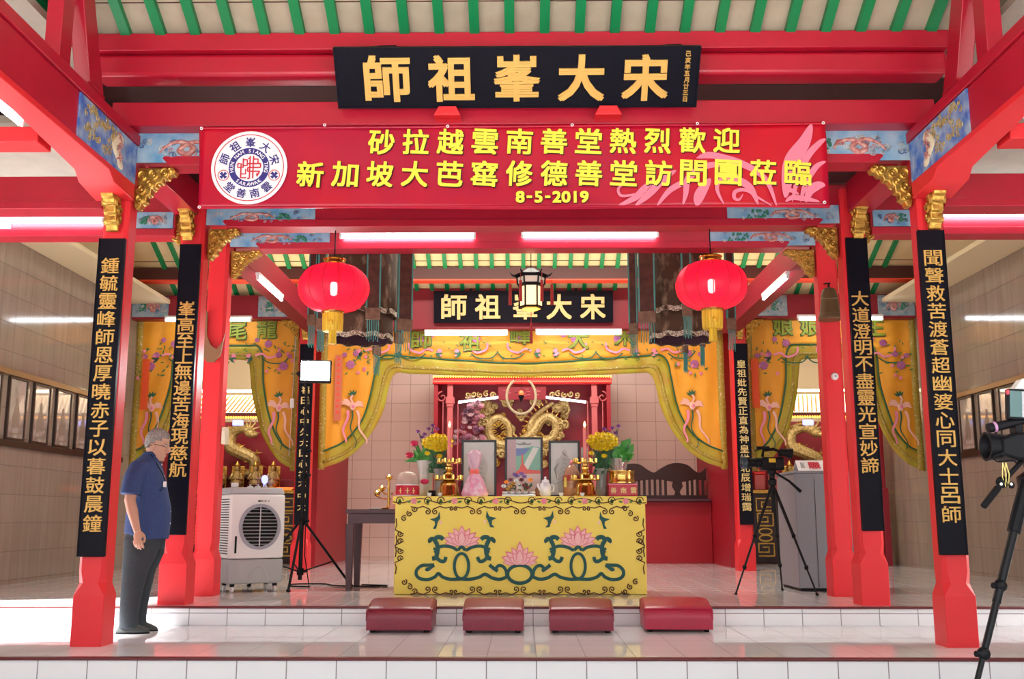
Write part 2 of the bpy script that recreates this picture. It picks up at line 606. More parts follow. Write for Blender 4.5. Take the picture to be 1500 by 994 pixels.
for nm, x0, x1 in (('wall_shrine_left', -3.34, -3.16), ('wall_shrine_right', 3.16, 3.34)):
    struct(MB().box(x0, x1, 15.9, YBACK, ZU, 4.2).build(nm, M['red_skirt'], smooth=0))
for s, nm in ((-1, 'wall_back_left'), (1, 'wall_back_right')):
    a, b = sorted((s * 3.34, (WL if s < 0 else WR)))
    struct(MB().box(a, b, YBACK - 0.06, YBACK, ZU, 2.62).build(nm, M['shrine_red'], smooth=0))
    struct(MB().box(a, b, YBACK - 0.06, YBACK, 2.62, 4.3).build(nm, M['cream_wall'], smooth=0))

# porch roof: boards above, green rafters below, falling away from the viewer to the gutter
SL = 0.50


def roof_z(y):
    return 4.50 + SL * (7.2 - y)


def slab(y0, z0, y1, z1, x0, x1, t):
    m = MB()
    pr = [(y0, z0), (y1, z1), (y1, z1 + t), (y0, z0 + t)]
    m.loft([[(x, y, z) for y, z in pr] for x in (x0, x1)])
    return m


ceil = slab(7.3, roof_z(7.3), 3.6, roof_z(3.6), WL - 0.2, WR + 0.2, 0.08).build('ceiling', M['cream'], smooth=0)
struct(ceil)
sm = MB()
for yb in (6.95, 5.9, 4.9):
    sm.box(WL, WR, yb, yb + 0.006, roof_z(yb) - 0.006, roof_z(yb) + 0.01)
j = sm.build('board_joint', M['brown_red'], ceil, smooth=0)
j['kind'] = 'structure'
for k in range(-21, 22):
    x = -0.09 + 0.262 * k
    r = slab(7.3, roof_z(7.3) - 0.06, 3.6, roof_z(3.6) - 0.06, x - 0.036, x + 0.036, 0.06).build('rafter', M['green'], ceil, smooth=0)
    r['kind'] = 'structure'
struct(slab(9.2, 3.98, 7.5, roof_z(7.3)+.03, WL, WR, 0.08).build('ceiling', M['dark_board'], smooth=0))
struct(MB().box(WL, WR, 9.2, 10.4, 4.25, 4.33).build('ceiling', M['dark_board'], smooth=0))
for a, b in ((WL, -3.3), (3.3, WR)):
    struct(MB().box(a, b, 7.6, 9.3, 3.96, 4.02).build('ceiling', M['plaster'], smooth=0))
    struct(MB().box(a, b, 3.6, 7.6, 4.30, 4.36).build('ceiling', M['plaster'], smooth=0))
for a, b in ((WL, -5.28), (5.36, WR)):
    struct(MB().box(a, b, 9.3, 14.99, 4.06, 4.12).build('ceiling', M['cream_wall'], smooth=0))
dm = MB()
for x in (-2.05, -1.72, -1.05, 1.15, 1.95, 2.2):
    dm.tube([(x, 8.6, roof_z(8.6) + 0.02 - 0.12), (x + (0.14 if x < 0 else -0.14), 7.75, roof_z(7.75) - 0.1)], 0.018, 6)
struct(dm.build('ceiling_strut', M['brown_red']))

# unseen front slope of the porch roof, added to shade the upper beams
struct(slab(3.6, roof_z(3.6), -1.2, roof_z(3.6) - 1.9, WL - 0.2, WR + 0.2, 0.08).build('ceiling', M['cream'], smooth=0))

# hall roof: rear slope in view between the hall beams, front slope closing it
HS = 0.47


def hall_z(y):
    return 4.30 + HS * (15.0 - y)


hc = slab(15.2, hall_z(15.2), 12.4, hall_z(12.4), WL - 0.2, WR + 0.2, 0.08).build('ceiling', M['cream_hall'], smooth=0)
struct(hc)
hj = MB().box(WL, WR, 14.42, 14.43, hall_z(14.425) - 0.006, hall_z(14.425) + 0.004).build('board_joint', M['brown_red'], hc, smooth=0)
hj['kind'] = 'structure'
for k in range(-23, 24):
    x = 0.02 + 0.228 * k
    r = slab(15.2, hall_z(15.2) - 0.05, 12.5, hall_z(12.5) - 0.05, x - 0.029, x + 0.029, 0.05).build('rafter', M['green'], hc, smooth=0)
    r['kind'] = 'structure'
struct(slab(12.4, hall_z(12.4), 10.3, hall_z(12.4) - 1.0, WL - 0.2, WR + 0.2, 0.08).build('ceiling', M['cream'], smooth=0))
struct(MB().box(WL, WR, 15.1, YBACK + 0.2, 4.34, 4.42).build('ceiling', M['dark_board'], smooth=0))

# ------------------------------------------------------------------ columns
SIDE = {-1: 'left', 1: 'right'}


def sq(cx, cy, z, h, c):
    return [(cx - h + c, cy - h, z), (cx + h - c, cy - h, z), (cx + h, cy - h + c, z), (cx + h, cy + h - c, z),
            (cx + h - c, cy + h, z), (cx - h + c, cy + h, z), (cx - h, cy + h - c, z), (cx - h, cy - h + c, z)]


def column(cx, yf, z0, z1, hb, label, kz=1.0):
    cy = yf + hb
    s = hb - 0.014
    m = MB().loft([sq(cx, cy, z0 + 0.35 * kz, hb, 0.004), sq(cx, cy, z0 + 0.44 * kz, s, 0.045), sq(cx, cy, z0 + 0.52 * kz, s, 0.028), sq(cx, cy, z1, s, 0.028)])
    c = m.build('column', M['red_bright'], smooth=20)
    MB().loft([sq(cx, cy, z0, hb, 0.004), sq(cx, cy, z0 + 0.35 * kz, hb, 0.004)]).build('base', M['red_bright'], c, smooth=20)
    tag(c, label, 'column', 'red temple columns')
    return c


for s in (-1, 1):
    n = SIDE[s]
    column(s * XC, YA, 0, 3.62, 0.112, 'red square column standing on the lower step at front %s, bearing a tall black couplet board' % n)
    column(s * (XC - 0.055), YB, ZU, 3.9, 0.122, 'red square column on the edge of the upper step at %s, second one back, with a couplet board' % n)
    column(s * (XC - 0.005), YC, ZU, 4.3, 0.115, 'red square column without couplet board just behind the step edge at %s' % n)
    column(s * 3.2, YD, ZU, 4.2, 0.125, 'red square column deep inside the hall at %s, beside the middle curtain' % n)

# ------------------------------------------------------------------ beams
BG = 'red roof beams'


def spiral(cx, cz, r, turns=1.6, n=22, a0=0.0, d=1):
    return [(cx + r * (1 - 0.85 * t) * math.cos(a0 + d * turns * 2 * PI * t), cz + r * (1 - 0.85 * t) * math.sin(a0 + d * turns * 2 * PI * t)) for t in [i / (n - 1) for i in range(n)]]


def smooth_pts(pts, n=8):
    """Catmull-Rom through the points"""
    out = []
    for i in range(len(pts) - 1):
        p0, p1, p2, p3 = pts[max(i - 1, 0)], pts[i], pts[i + 1], pts[min(i + 2, len(pts) - 1)]
        for k in range(n):
            t = k / n
            out.append(tuple(0.5 * (2 * b + (c - a) * t + (2 * a - 5 * b + 4 * c - d) * t * t + (3 * b - a - 3 * c + d) * t ** 3) for a, b, c, d in zip(p0, p1, p2, p3)))
    out.append(tuple(pts[-1]))
    return out


M['cloud_line'] = add_noise(nmat('painted_cloud_line', (0.10, 0.16, 0.30), 0.6), (0.55, 0.55, 0.52), 14, 0.4, 0.6)


def dragon_relief(parent, x0, x1, y, z0, z1, seed, dirx=1):
    """painted relief of clouds, a ruddy dragon and green foliage lying on a panel in the x-z plane"""
    rnd = random.Random(seed)
    w, h = x1 - x0, z1 - z0
    X = lambda a: x0 + (a if dirx > 0 else 1 - a) * w
    m = MB()
    # coiled body, thick in the middle, then a spray of scales and whiskers
    pts = smooth_pts([(X(.20), y, z0 + h * .30), (X(.28), y, z0 + h * .62), (X(.38), y, z0 + h * .72), (X(.47), y, z0 + h * .48), (X(.43), y, z0 + h * .26), (X(.36), y, z0 + h * .40), (X(.46), y, z0 + h * .70), (X(.58), y, z0 + h * .62), (X(.62), y, z0 + h * .38)], 5)
    n = len(pts)
    m.tube(pts, [0.085 * h * math.sin(PI * (i + 1.5) / (n + 2)) + 0.004 for i in range(n)], 8)
    for i in range(2, n - 2, 2):
        q = rnd.uniform(0, 6.3)
        m.tube([pts[i], (pts[i][0] + .14 * h * math.cos(q), y - .004, pts[i][2] + .12 * h * math.sin(q))], [.05 * h, .004], 5)
    for k in range(7):
        q = rnd.uniform(0, 6.3)
        m.tube([(a, y, b) for a, b in spiral(X(rnd.uniform(.24, .60)), z0 + h * rnd.uniform(.3, .68), .11 * h, 1.2, 10, q)], .024 * h, 5)
    m.build('dragon_relief', M['dragon_red'], parent)
    c = MB()
    for k in range(22):
        a, b = rnd.uniform(.04, .96), rnd.uniform(.18, .82)
        c.tube([(p, y - .001, q) for p, q in spiral(X(a), z0 + h * b, rnd.uniform(.09, .16) * h, 1.3, 11, rnd.uniform(0, 6))], 0.018 * h + 0.002, 5)
    c.build('cloud_relief', M['cloud_line'], parent)
    g = MB()
    for k in range(22):
        a, b = rnd.gauss(.72, .055), rnd.uniform(.25, .75)
        g.ball((X(min(max(a, .1), .9)), y, z0 + h * b), (0.05 * h + .006, 0.010, 0.045 * h + .005), 7, 5)
    g.build('foliage_relief', M['foliage'], parent)


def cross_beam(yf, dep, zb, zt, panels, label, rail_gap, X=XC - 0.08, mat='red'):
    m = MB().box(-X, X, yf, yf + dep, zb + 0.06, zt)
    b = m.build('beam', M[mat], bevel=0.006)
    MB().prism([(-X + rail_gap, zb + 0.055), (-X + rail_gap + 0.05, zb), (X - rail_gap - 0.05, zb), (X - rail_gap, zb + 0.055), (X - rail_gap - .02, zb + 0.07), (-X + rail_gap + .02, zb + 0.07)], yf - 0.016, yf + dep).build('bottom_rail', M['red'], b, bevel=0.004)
    for i, (x0, x1, z0, z1) in enumerate(panels):
        MB().box(x0, x1, yf - 0.010, yf - 0.0005, z0, z1).build('painted_panel', M['blue_panel'], b, smooth=0)
        dragon_relief(b, x0 + 0.02, x1 - 0.02, yf - 0.012, z0 + 0.01, z1 - 0.01, 3 + i, 1 if x0 < 0 else -1)
    tag(b, label, 'beam', BG)
    return b


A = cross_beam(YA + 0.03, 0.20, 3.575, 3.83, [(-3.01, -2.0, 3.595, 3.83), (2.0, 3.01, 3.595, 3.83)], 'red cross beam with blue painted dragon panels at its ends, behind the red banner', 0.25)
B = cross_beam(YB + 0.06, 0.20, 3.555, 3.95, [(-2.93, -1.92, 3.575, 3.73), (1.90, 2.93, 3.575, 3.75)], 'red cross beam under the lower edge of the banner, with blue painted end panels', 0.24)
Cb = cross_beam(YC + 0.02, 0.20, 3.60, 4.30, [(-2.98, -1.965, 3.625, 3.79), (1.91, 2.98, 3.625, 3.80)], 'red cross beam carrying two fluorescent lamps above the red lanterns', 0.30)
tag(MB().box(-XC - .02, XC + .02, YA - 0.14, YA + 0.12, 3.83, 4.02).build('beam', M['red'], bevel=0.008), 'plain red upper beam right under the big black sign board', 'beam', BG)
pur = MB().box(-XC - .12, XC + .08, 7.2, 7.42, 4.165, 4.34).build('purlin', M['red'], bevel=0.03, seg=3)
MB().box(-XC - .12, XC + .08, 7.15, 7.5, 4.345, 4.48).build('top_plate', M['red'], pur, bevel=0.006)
tag(pur, 'heavy red purlin directly below the green and cream roof, behind the big sign board', 'purlin', BG)
hp = MB().box(WL, WR, 14.52, 14.72, 4.32, 4.50).build('purlin', [M['brown_red']], smooth=0)
MB().box(WL, WR, 14.515, 14.725, 4.30, 4.32).build('bottom_face', M['orange_red'], hp, smooth=0)
tag(hp, 'thin brown purlin with orange red underside beneath the far hall roof', 'purlin', BG)
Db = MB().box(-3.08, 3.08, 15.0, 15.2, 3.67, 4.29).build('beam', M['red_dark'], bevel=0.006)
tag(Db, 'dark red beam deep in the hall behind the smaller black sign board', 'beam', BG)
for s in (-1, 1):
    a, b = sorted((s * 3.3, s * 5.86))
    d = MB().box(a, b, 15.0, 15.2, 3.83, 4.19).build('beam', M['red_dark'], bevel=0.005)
    for p0, p1 in ((s * 3.33, s * 3.95), (s * 5.3, s * 5.84)):
        q0, q1 = sorted((p0, p1))
        MB().box(q0, q1, 14.985, 14.999, 3.86, 4.17).build('painted_panel', M['blue_grey'], d, smooth=0)
        dragon_relief(d, q0 + .03, q1 - .03, 14.982, 3.88, 4.15, 9 + int(q0), s)
    tag(d, 'dark red beam with grey blue painted ends over the %s shrine curtain' % SIDE[s], 'beam', BG)

for s in (-1, 1):
    n = SIDE[s]
    xi, xo = s * (XC - 0.13), s * (XC + 0.02)
    a, b = sorted((xi, xo))
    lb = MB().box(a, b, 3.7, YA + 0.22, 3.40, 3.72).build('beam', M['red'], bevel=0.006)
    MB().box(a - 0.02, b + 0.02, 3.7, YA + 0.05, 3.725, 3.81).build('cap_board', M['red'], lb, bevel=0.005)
    # rail under the beam, widening and dropping towards the column
    m = MB()
    rg_ = []
    for y, zlo, w_ in ((3.7, 3.362, .0), (5.9, 3.362, .0), (7.0, 3.362, .09), (7.1, 3.30, .10), (YA - .005, 3.28, .13)):
        xa, xb = xi - s * .012, xo + s * w_
        rg_.append([(xa, y, zlo), (xb, y, zlo), (xb, y, 3.405), (xa, y, 3.405)])
    m.loft(rg_)
    m.build('bottom_rail', M['red_bright'], lb, bevel=0.004)
    a, b = sorted((s * (XC - 0.13), s * (XC + 0.13)))
    pn = MB()
    xx = xi - s * 0.012
    q0, q1 = sorted((xi - s * 0.001, xx))
    pn.box(q0, q1, 6.46, YA - 0.01, 3.405, 3.715)
    pn.build('painted_panel', M['blue_deep'], lb, smooth=0)
    rr = MB()
    rnd = random.Random(5)
    for k in range(40):
        y, z = rnd.uniform(6.56, 7.05), rnd.uniform(3.45, 3.69)
        rr.tube([(xx, y + p, z + q) for p, q in spiral(0, 0, rnd.uniform(.02, .045), 1.3, 10, rnd.uniform(0, 6))], 0.005, 5)
    rr.build('wave_relief', M['gold_pale'], lb)
    wc = MB()
    for k in range(9):
        y, z = 7.12 + 0.06 * math.cos(k * .7), 3.46 + 0.024 * k
        wc.ball((xx, y, z), (0.008, 0.055, 0.035), 8, 5)
    wc.build('cloud_relief', nmat('painted_cream_cloud', (0.78, 0.70, 0.52), 0.6), lb)
    rd = MB()
    for k in range(7):
        y, z = 7.13 + 0.025 * math.sin(k * 1.9), 3.48 + 0.03 * k
        rd.tube([(xx - s * .008, y - .03, z), (xx - s * .012, y, z + .015), (xx - s * .008, y + .03, z - .004)], 0.008, 5)
    rd.build('figure_relief', M['dragon_red'], lb)
    tag(lb, 'long red beam running from the viewer to the front %s column, blue wave panel at its far end' % n, 'beam', BG)
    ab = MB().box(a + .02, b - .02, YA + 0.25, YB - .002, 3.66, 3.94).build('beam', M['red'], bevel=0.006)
    tag(ab, 'short red beam joining the front %s column to the second column behind it' % n, 'beam', BG)
    a2, b2 = sorted((s * (XC - .12), s * (XC + .1)))
    cd = MB().box(a2, b2, YC + 0.235, YD + .1, 3.60, 3.92).build('beam', M['red_dark'], bevel=0.006)
    tag(cd, 'long dark red beam running deep into the hall on the %s, lamp under it' % n, 'beam', BG)
    # beams across the side aisle
    w = WL if s < 0 else WR
    e0, e1 = sorted((s * (XC + .12), w))
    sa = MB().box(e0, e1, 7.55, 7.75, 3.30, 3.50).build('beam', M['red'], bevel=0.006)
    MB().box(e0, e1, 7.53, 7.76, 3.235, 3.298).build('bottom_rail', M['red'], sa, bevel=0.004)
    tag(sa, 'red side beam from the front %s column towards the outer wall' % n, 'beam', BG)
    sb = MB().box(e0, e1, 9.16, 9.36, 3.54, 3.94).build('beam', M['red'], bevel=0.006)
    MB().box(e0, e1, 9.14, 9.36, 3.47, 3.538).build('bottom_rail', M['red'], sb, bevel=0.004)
    for p0, p1 in ((s * 3.24, s * 3.62), (s * 4.75, s * 5.3)):
        q0, q1 = sorted((p0, p1))
        MB().box(q0, q1, 9.148, 9.159, 3.545, 3.70).build('painted_panel', M['blue_panel'], sb, smooth=0)
        dragon_relief(sb, q0 + .03, q1 - .03, 9.145, 3.555, 3.69, 21 + int(q0), s)
    tag(sb, 'red side beam with small blue panels at the second %s column, lamp in front of it' % n, 'beam', BG)
    sc = MB().box(e0 if s > 0 else w, e1 if s < 0 else w, 6.45, 6.65, 3.36, 3.47).build('beam', M['red_bright'], bevel=0.006)
    tag(sc, 'thin red side beam nearest the viewer at the %s edge' % n, 'beam', BG)
    # roof truss on the long beam
    tr = thing('roof_truss', 'red roof truss of post and sloping strut standing on the %s long beam' % n, 'truss', (s * XC, 6.2, 3.81), 0, 'red roof trusses', local=False)
    a3, b3 = sorted((s * (XC - .055), s * (XC + .055)))
    MB().box(a3, b3, 6.30, 6.46, 3.812, roof_z(6.46) - 0.10).build('post', M['red'], tr, bevel=0.006)
    m = MB()
    pr = [(7.14, 3.95), (6.9, 3.95), (5.2, 5.38), (5.2, 5.5), (5.45, 5.5)]
    m.loft([[(x, y, z) for y, z in [(7.02, 3.93), (6.78, 3.93), (6.49, roof_z(6.49) - .14), (6.74, roof_z(6.74) - .14)]] for x in (a3, b3)])
    m.build('strut', M['red'], tr, bevel=0.006)
    MB().box(a3, b3, 6.76, 7.04, 3.812, 3.93).build('strut_foot', M['red'], tr, bevel=0.006)

# ------------------------------------------------------------------ gilded brackets
def bracket():
    r = thing('carved_bracket', '', 'bracket', (0, 0, 0), 0, 'gilded carved brackets')
    m = MB()
    out = [(0, 0), (.30, 0), (.325, -.025), (.31, -.055), (.275, -.055), (.262, -.085), (.225, -.085), (.215, -.12), (.18, -.125), (.165, -.155), (.135, -.165), (.13, -.215), (.10, -.225),
           (.10, -.27), (.065, -.285), (.045, -.325), (.015, -.33), (0, -.30)]
    m.prism(out, -0.035, 0.035)
    m.build('carved_panel', M['gold'], r, bevel=0.006)
    for y in (-0.036, 0.036):
        g = MB()
        for cx, cz, rad, a in ((.06, -.07, .052, 0), (.15, -.06, .045, 2), (.235, -.042, .036, 1), (.055, -.17, .045, 3), (.05, -.255, .034, 2), (.12, -.13, .034, 5), (.285, -.025, .024, 0)):
            g.tube([(p, y, q) for p, q in spiral(cx, cz, rad, 1.5, 18, a)], [0.013 - 0.006 * i / 17 for i in range(18)], 6)
            g.ball((cx, y, cz), (0.014, 0.012, 0.014), 8, 5)
        g.build('scroll_relief', M['gold'], r)
    return r


br = bracket()
spots = []
for s in (-1, 1):
    n = SIDE[s]
    ri, ro = (0, PI) if s < 0 else (PI, 0)
    spots += [((s * 2.995, YA + .13, 3.575), ri, (.95, 1.2, 1), 'gilded scroll bracket under the banner beam against the inner side of the front %s column' % n),
              ((s * XC, YA - .002, 3.40), -PI / 2, (.8, 1.3, 1.12), 'gilded bracket seen edge on, facing the viewer above the front %s couplet board' % n),
              ((s * 2.925, YB + .15, 3.555), ri, (.9, 1.2, .9), 'gilded scroll bracket on the inner side of the second %s column, below the blue panel' % n),
              ((s * 3.17, YB + .15, 3.68), ro, (.95, 1.2, .85), 'gilded scroll bracket on the outer side of the second %s column' % n),
              ((s * 3.07, YB - .002, 3.72), -PI / 2, (.7, 1.3, .95), 'gilded bracket seen edge on, facing the viewer above the second %s couplet board' % n),
              ((s * 2.985, YC + .12, 3.60), ri, (.95, 1.2, .88), 'gilded scroll bracket beside the %s lantern, on the third column' % n),
              ((s * 3.32, YD + .1, 3.80), ro, (.85, 1.4, .85), 'tarnished gilt bracket at the top inner corner of the %s shrine curtain' % n),
              ((s * 3.21, YD - .002, 3.77), -PI / 2, (.6, 1.1, .85), 'small gilt bracket edge on, above the couplet board deep in the hall at %s' % n)]
for i, (loc, rz, sc_, lab) in enumerate(spots):
    o = br if i == 0 else clone(br, loc, lab, rz)
    o.location = loc
    o.rotation_euler = (0, 0, rz)
    o.scale = sc_
    o['label'] = lab


# ------------------------------------------------------------------ fluorescent lamps
def lamp(p0, p1, down, label, back=(0, 0, 1)):
    """batten lamp from p0 to p1 (centre of its tube); back is the side its housing is on"""
    p0, p1, bk = Vector(p0), Vector(p1), Vector(back)
    mid = (p0 + p1) / 2
    t = thing('fluorescent_lamp', label, 'lamp', tuple(p0.lerp(p1, .5)), 0, 'fluorescent batten lamps', local=False)
    d = (p1 - p0).normalized()
    sd = d.cross(bk).normalized()
    bk = sd.cross(d).normalized()
    L = (p1 - p0).length
    mat = Matrix((( d.x, sd.x, bk.x, 0), (d.y, sd.y, bk.y, 0), (d.z, sd.z, bk.z, 0), (0, 0, 0, 1)))
    m = MB()
    m.M = Matrix.Translation(mid + bk * 0.047) @ mat
    m.box(-L / 2, L / 2, -0.024, 0.024, -0.018, 0.018)
    m.build('housing', M['white'], t, bevel=0.003)
    for e in (-1, 1):
        m = MB()
        m.M = Matrix.Translation(mid + d * e * (L / 2 - 0.012)) @ mat
        m.box(-0.012, 0.012, -0.016, 0.016, -0.02, 0.03)
        m.build('lamp_holder', M['white'], t, bevel=0.003)
    m = MB().tube([p0 + d * .026, p1 - d * .026], 0.0185, 12)
    m.build('tube', M['tube'], t)
    return t


lamp((-1.855, YC - .03, 3.715), (-.47, YC - .03, 3.715), 0, 'lit fluorescent lamp on the beam above the hall, left of the pair', (0, .35, 1))
lamp((-.01, YC - .03, 3.725), (1.39, YC - .03, 3.725), 0, 'lit fluorescent lamp on the beam above the hall, right of the pair', (0, .35, 1))
lamp((-1.45, 14.96, 3.585), (-.21, 14.96, 3.585), 0, 'lit fluorescent lamp under the far black sign board, left of the pair', (0, .2, 1))
lamp((.20, 14.96, 3.595), (1.48, 14.96, 3.595), 0, 'lit fluorescent lamp under the far black sign board, right of the pair', (0, .2, 1))
lamp((-5.35, 9.10, 3.60), (-3.86, 9.10, 3.60), 0, 'lit fluorescent lamp across the left side aisle, left of the front left column', (0, .3, 1))
lamp((3.84, 9.10, 3.64), (5.35, 9.10, 3.64), 0, 'lit fluorescent lamp across the right side aisle, right of the front right column', (0, .3, 1))
lamp((-3.185, 4.90, 3.37), (-3.185, 6.16, 3.37), 0, 'fluorescent lamp along the outer side of the left long beam, at the left picture edge', (.25, 0, 1))
lamp((3.185, 4.90, 3.37), (3.185, 6.16, 3.37), 0, 'fluorescent lamp along the outer side of the right long beam, at the right picture edge', (-.25, 0, 1))
lamp((-2.95, 11.1, 3.535), (-2.95, 12.28, 3.535), 0, 'lit fluorescent lamp under the long hall beam left of the left red lantern')
lamp((2.95, 11.1, 3.535), (2.95, 12.28, 3.535), 0, 'lit fluorescent lamp under the long hall beam right of the right red lantern')
lamp((-5.33, 14.94, 3.80), (-4.03, 14.94, 3.80), 0, 'lit fluorescent lamp in front of the left shrine curtain', (0, .3, 1))
lamp((4.08, 14.94, 3.80), (5.35, 14.94, 3.80), 0, 'lit fluorescent lamp in front of the right shrine curtain', (0, .3, 1))

# ------------------------------------------------------------------ sign boards
def sign_board(loc, w, h, tilt, chars, xs, size, off, label, lmat, fit):
    t = thing('sign_board', label, 'sign', loc, 0)
    b = Matrix.Rotation(tilt, 4, 'X')
    m = MB()
    m.M = b
    m.box(-w / 2, w / 2, 0, 0.035, 0, h)
    m.build('board', M['lacquer'], t, bevel=0.004)
    m = MB()
    m.M = b
    for x0, x1, z0, z1 in ((-w / 2, w / 2, h - .012, h), (-w / 2, w / 2, 0, .012), (-w / 2, -w / 2 + .012, 0, h), (w / 2 - .012, w / 2, 0, h)):
        m.box(x0, x1, -0.008, -0.0005, z0, z1)
    m.build('board_rim', M['lacquer'], t, smooth=0)
    m = MB()
    for c, x in zip(chars, xs):
        glyph(m, c, off, x, h * .5, size, -0.009, 0.016, b, 1.0, 0, fit)
    m.build('lettering', lmat, t, smooth=0)
    return t, b


big = sign_board((-0.035, 7.26, 3.925), 2.68, 0.452, math.radians(40), '師祖峯大宋', (-.955, -.485, 0, .475, .945), .325, 0.036,
                 'wide black sign board with five large gold characters under the porch roof', M['gold_letter'], True)
m = MB()
for k, c in enumerate('己亥年五月廿三日'):
    glyph(m, c, 0.012 if c in '' else 0.018, 1.25, .40 - k * .048, .044, -.006, .01, big[1])
m.build('small_lettering', M['gold_letter'], big[0], smooth=0)
for x in (-.52, .68):
    m = MB()
    m.prism([(x - .10, -.075), (x - .065, -.005), (x + .065, -.005), (x + .10, -.075)], -.05, .09)
    m.prism([(x - .055, -.07), (x + .055, -.07), (x, -.03)], -.058, -.05)
    o = m.build('support_block', M['red_bright'], big[0], bevel=0.004)
    o['label'] = 'red wedge block holding the board'
for x in (-1.06, 1.06):
    MB().tube([(x - .06, -.25, .36), (x, -.27, .36), (x + .05, -.2, .40), (x + .16, -.12, .44)], 0.006, 6).build('hanging_wire', M['black_metal'], big[0])
sm2 = sign_board((0.02, 14.93, 3.75), 2.66, 0.475, math.radians(7), '師祖峯大宋', (-1.03, -.53, .03, .53, 1.03), .36, 0.030,
                 'smaller black sign board with gold characters deep in the hall, partly behind hanging lantern', M['gold_flat'], True)
for x in (-.78, .78):
    MB().box(x - .02, x + .02, -.06, -.02, .47, .51).build('hanging_clip', M['black_metal'], sm2[0], smooth=0)


# ------------------------------------------------------------------ couplet boards
def couplet(x, w, y, z0, z1, chars, zf, zl, size, label, mat, off=0.012):
    b = MB().box(x - w / 2, x + w / 2, y - 0.035, y - 0.001, z0, z1).build('couplet_board', M['lacquer'], bevel=0.006)
    m = MB()
    n = len(chars)
    for k, c in enumerate(chars):
        glyph(m, c, off, x, zf + (zl - zf) * k / (n - 1), size, y - 0.038, 0.008, None, 1.12, 0, True)
    m.build('lettering', mat, b, smooth=0)
    for e in (-1, 1):
        MB().box(x + e * (w / 2 - .004) - .004, x + e * (w / 2 - .004) + .004, y - .041, y - .0352, z0, z1).build('edge_bead', M['lacquer'], b, smooth=0)
    tag(b, label, 'couplet board')
    return b


zA = lambda v: at(150, v, YA).z
zB = lambda v: at(250, v, YB).z
couplet(-XC + .003, .198, YA + .013, zA(815), zA(350), '鍾毓靈峰師恩厚曉赤子以暮鼓晨鐘', zA(390), zA(766), .118, 'tall black couplet board with gold characters, left of the standing man', M['gold_letter'])
couplet(XC - .03, .198, YA + .013, zA(812), zA(341), '聞聲救苦渡蒼超幽婆心同大士呂師', zA(382), zA(753), .118, 'tall black couplet board with gold characters, beside the foreground camera', M['gold_letter'])
couplet(-XC + .055 + .005, .19, YB + .013, zB(783), zB(358), '峯高至上無邊苦海現慈航', zB(453), zB(687), .135, 'black couplet board with gold characters on the second left column, right of the standing man', M['gold_letter'])
couplet(XC - .055 + .005, .19, YB + .013, zB(777), zB(351), '大道澄明不盡靈光宣妙諦', zB(440), zB(682), .135, 'black couplet board with gold characters on the second right column', M['gold_letter'])
zD = lambda v: at(1090, v, YD).z
couplet(3.215, .20, YD + .013, zD(768), zD(503), '皇祖妣先賢正直為神皇拱北辰增瑞靄', zD(533), zD(742), .115, 'narrow black couplet board far back on the right, beside the camcorder', M['gold_flat'])
couplet(-3.18, .20, YD + .013, zD(768), zD(503), '不大福日心中久大日心福不中大', zD(540), zD(742), .105, 'narrow black couplet board far back on the left, behind the floodlight stand', M['gold_flat'])


# ------------------------------------------------------------------ banner
YBN = 7.305
M['banner'] = add_noise(nmat('glossy_crimson_vinyl_banner', (0.40, 0.003, 0.034), 0.28, spec=0.35), (0.55, 0.005, 0.020), 0.9, 0.4, 0.65)
M['banner_yellow'] = nmat('yellow_banner_print', (0.90, 0.74, 0.06), 0.4)
M['banner_dark'] = nmat('black_print_shadow', (0.03, 0.002, 0.004), 0.4)
M['banner_pink'] = nmat('pink_banner_print', (0.76, 0.20, 0.30), 0.35)
M['logo_white'] = nmat('white_emblem_print', (0.82, 0.80, 0.84), 0.4)
M['logo_blue'] = nmat('navy_emblem_print', (0.03, 0.02, 0.20), 0.4)
M['logo_red'] = nmat('red_emblem_print', (0.60, 0.02, 0.04), 0.4)


def ban_y(x, z):
    return YBN - 0.006 * math.sin(9 * z + 0.6 * x) - 0.004 * math.sin(3.1 * x + 5 * z)


bx0, bx1, bz0, bz1 = -2.43, 2.275, 3.155, 3.80
ban = thing('welcome_banner', 'long crimson vinyl banner with yellow characters and a round emblem hung across the front beam', 'banner', ((bx0 + bx1) / 2, YBN, bz0), 0, local=False)
m = MB()
NX, NZ = 90, 14
gv = []
for i in range(NX + 1):
    r = []
    for k in range(NZ + 1):
        a, b = i / NX, k / NZ
        x = bx0 + (bx1 - bx0) * a + (0.03 * (1 - b) if a == 0 else 0)
        zt = bz1 + 0.022 * a - 0.012 * math.sin(PI * a * 5) ** 2
        zb = bz0 + 0.006 * math.sin(PI * a * 3)
        z = zb + (zt - zb) * b
        r.append(m._v((x, ban_y(x, z), z)))
    gv.append(r)
for i in range(NX):
    for k in range(NZ):
        m._f([gv[i][k], gv[i + 1][k], gv[i + 1][k + 1], gv[i][k + 1]])
cl = m.build('banner_cloth', M['banner'], ban, fix=False)
sol = cl.modifiers.new('thickness', 'SOLIDIFY')
sol.thickness = 0.002
sol.offset = -1.0
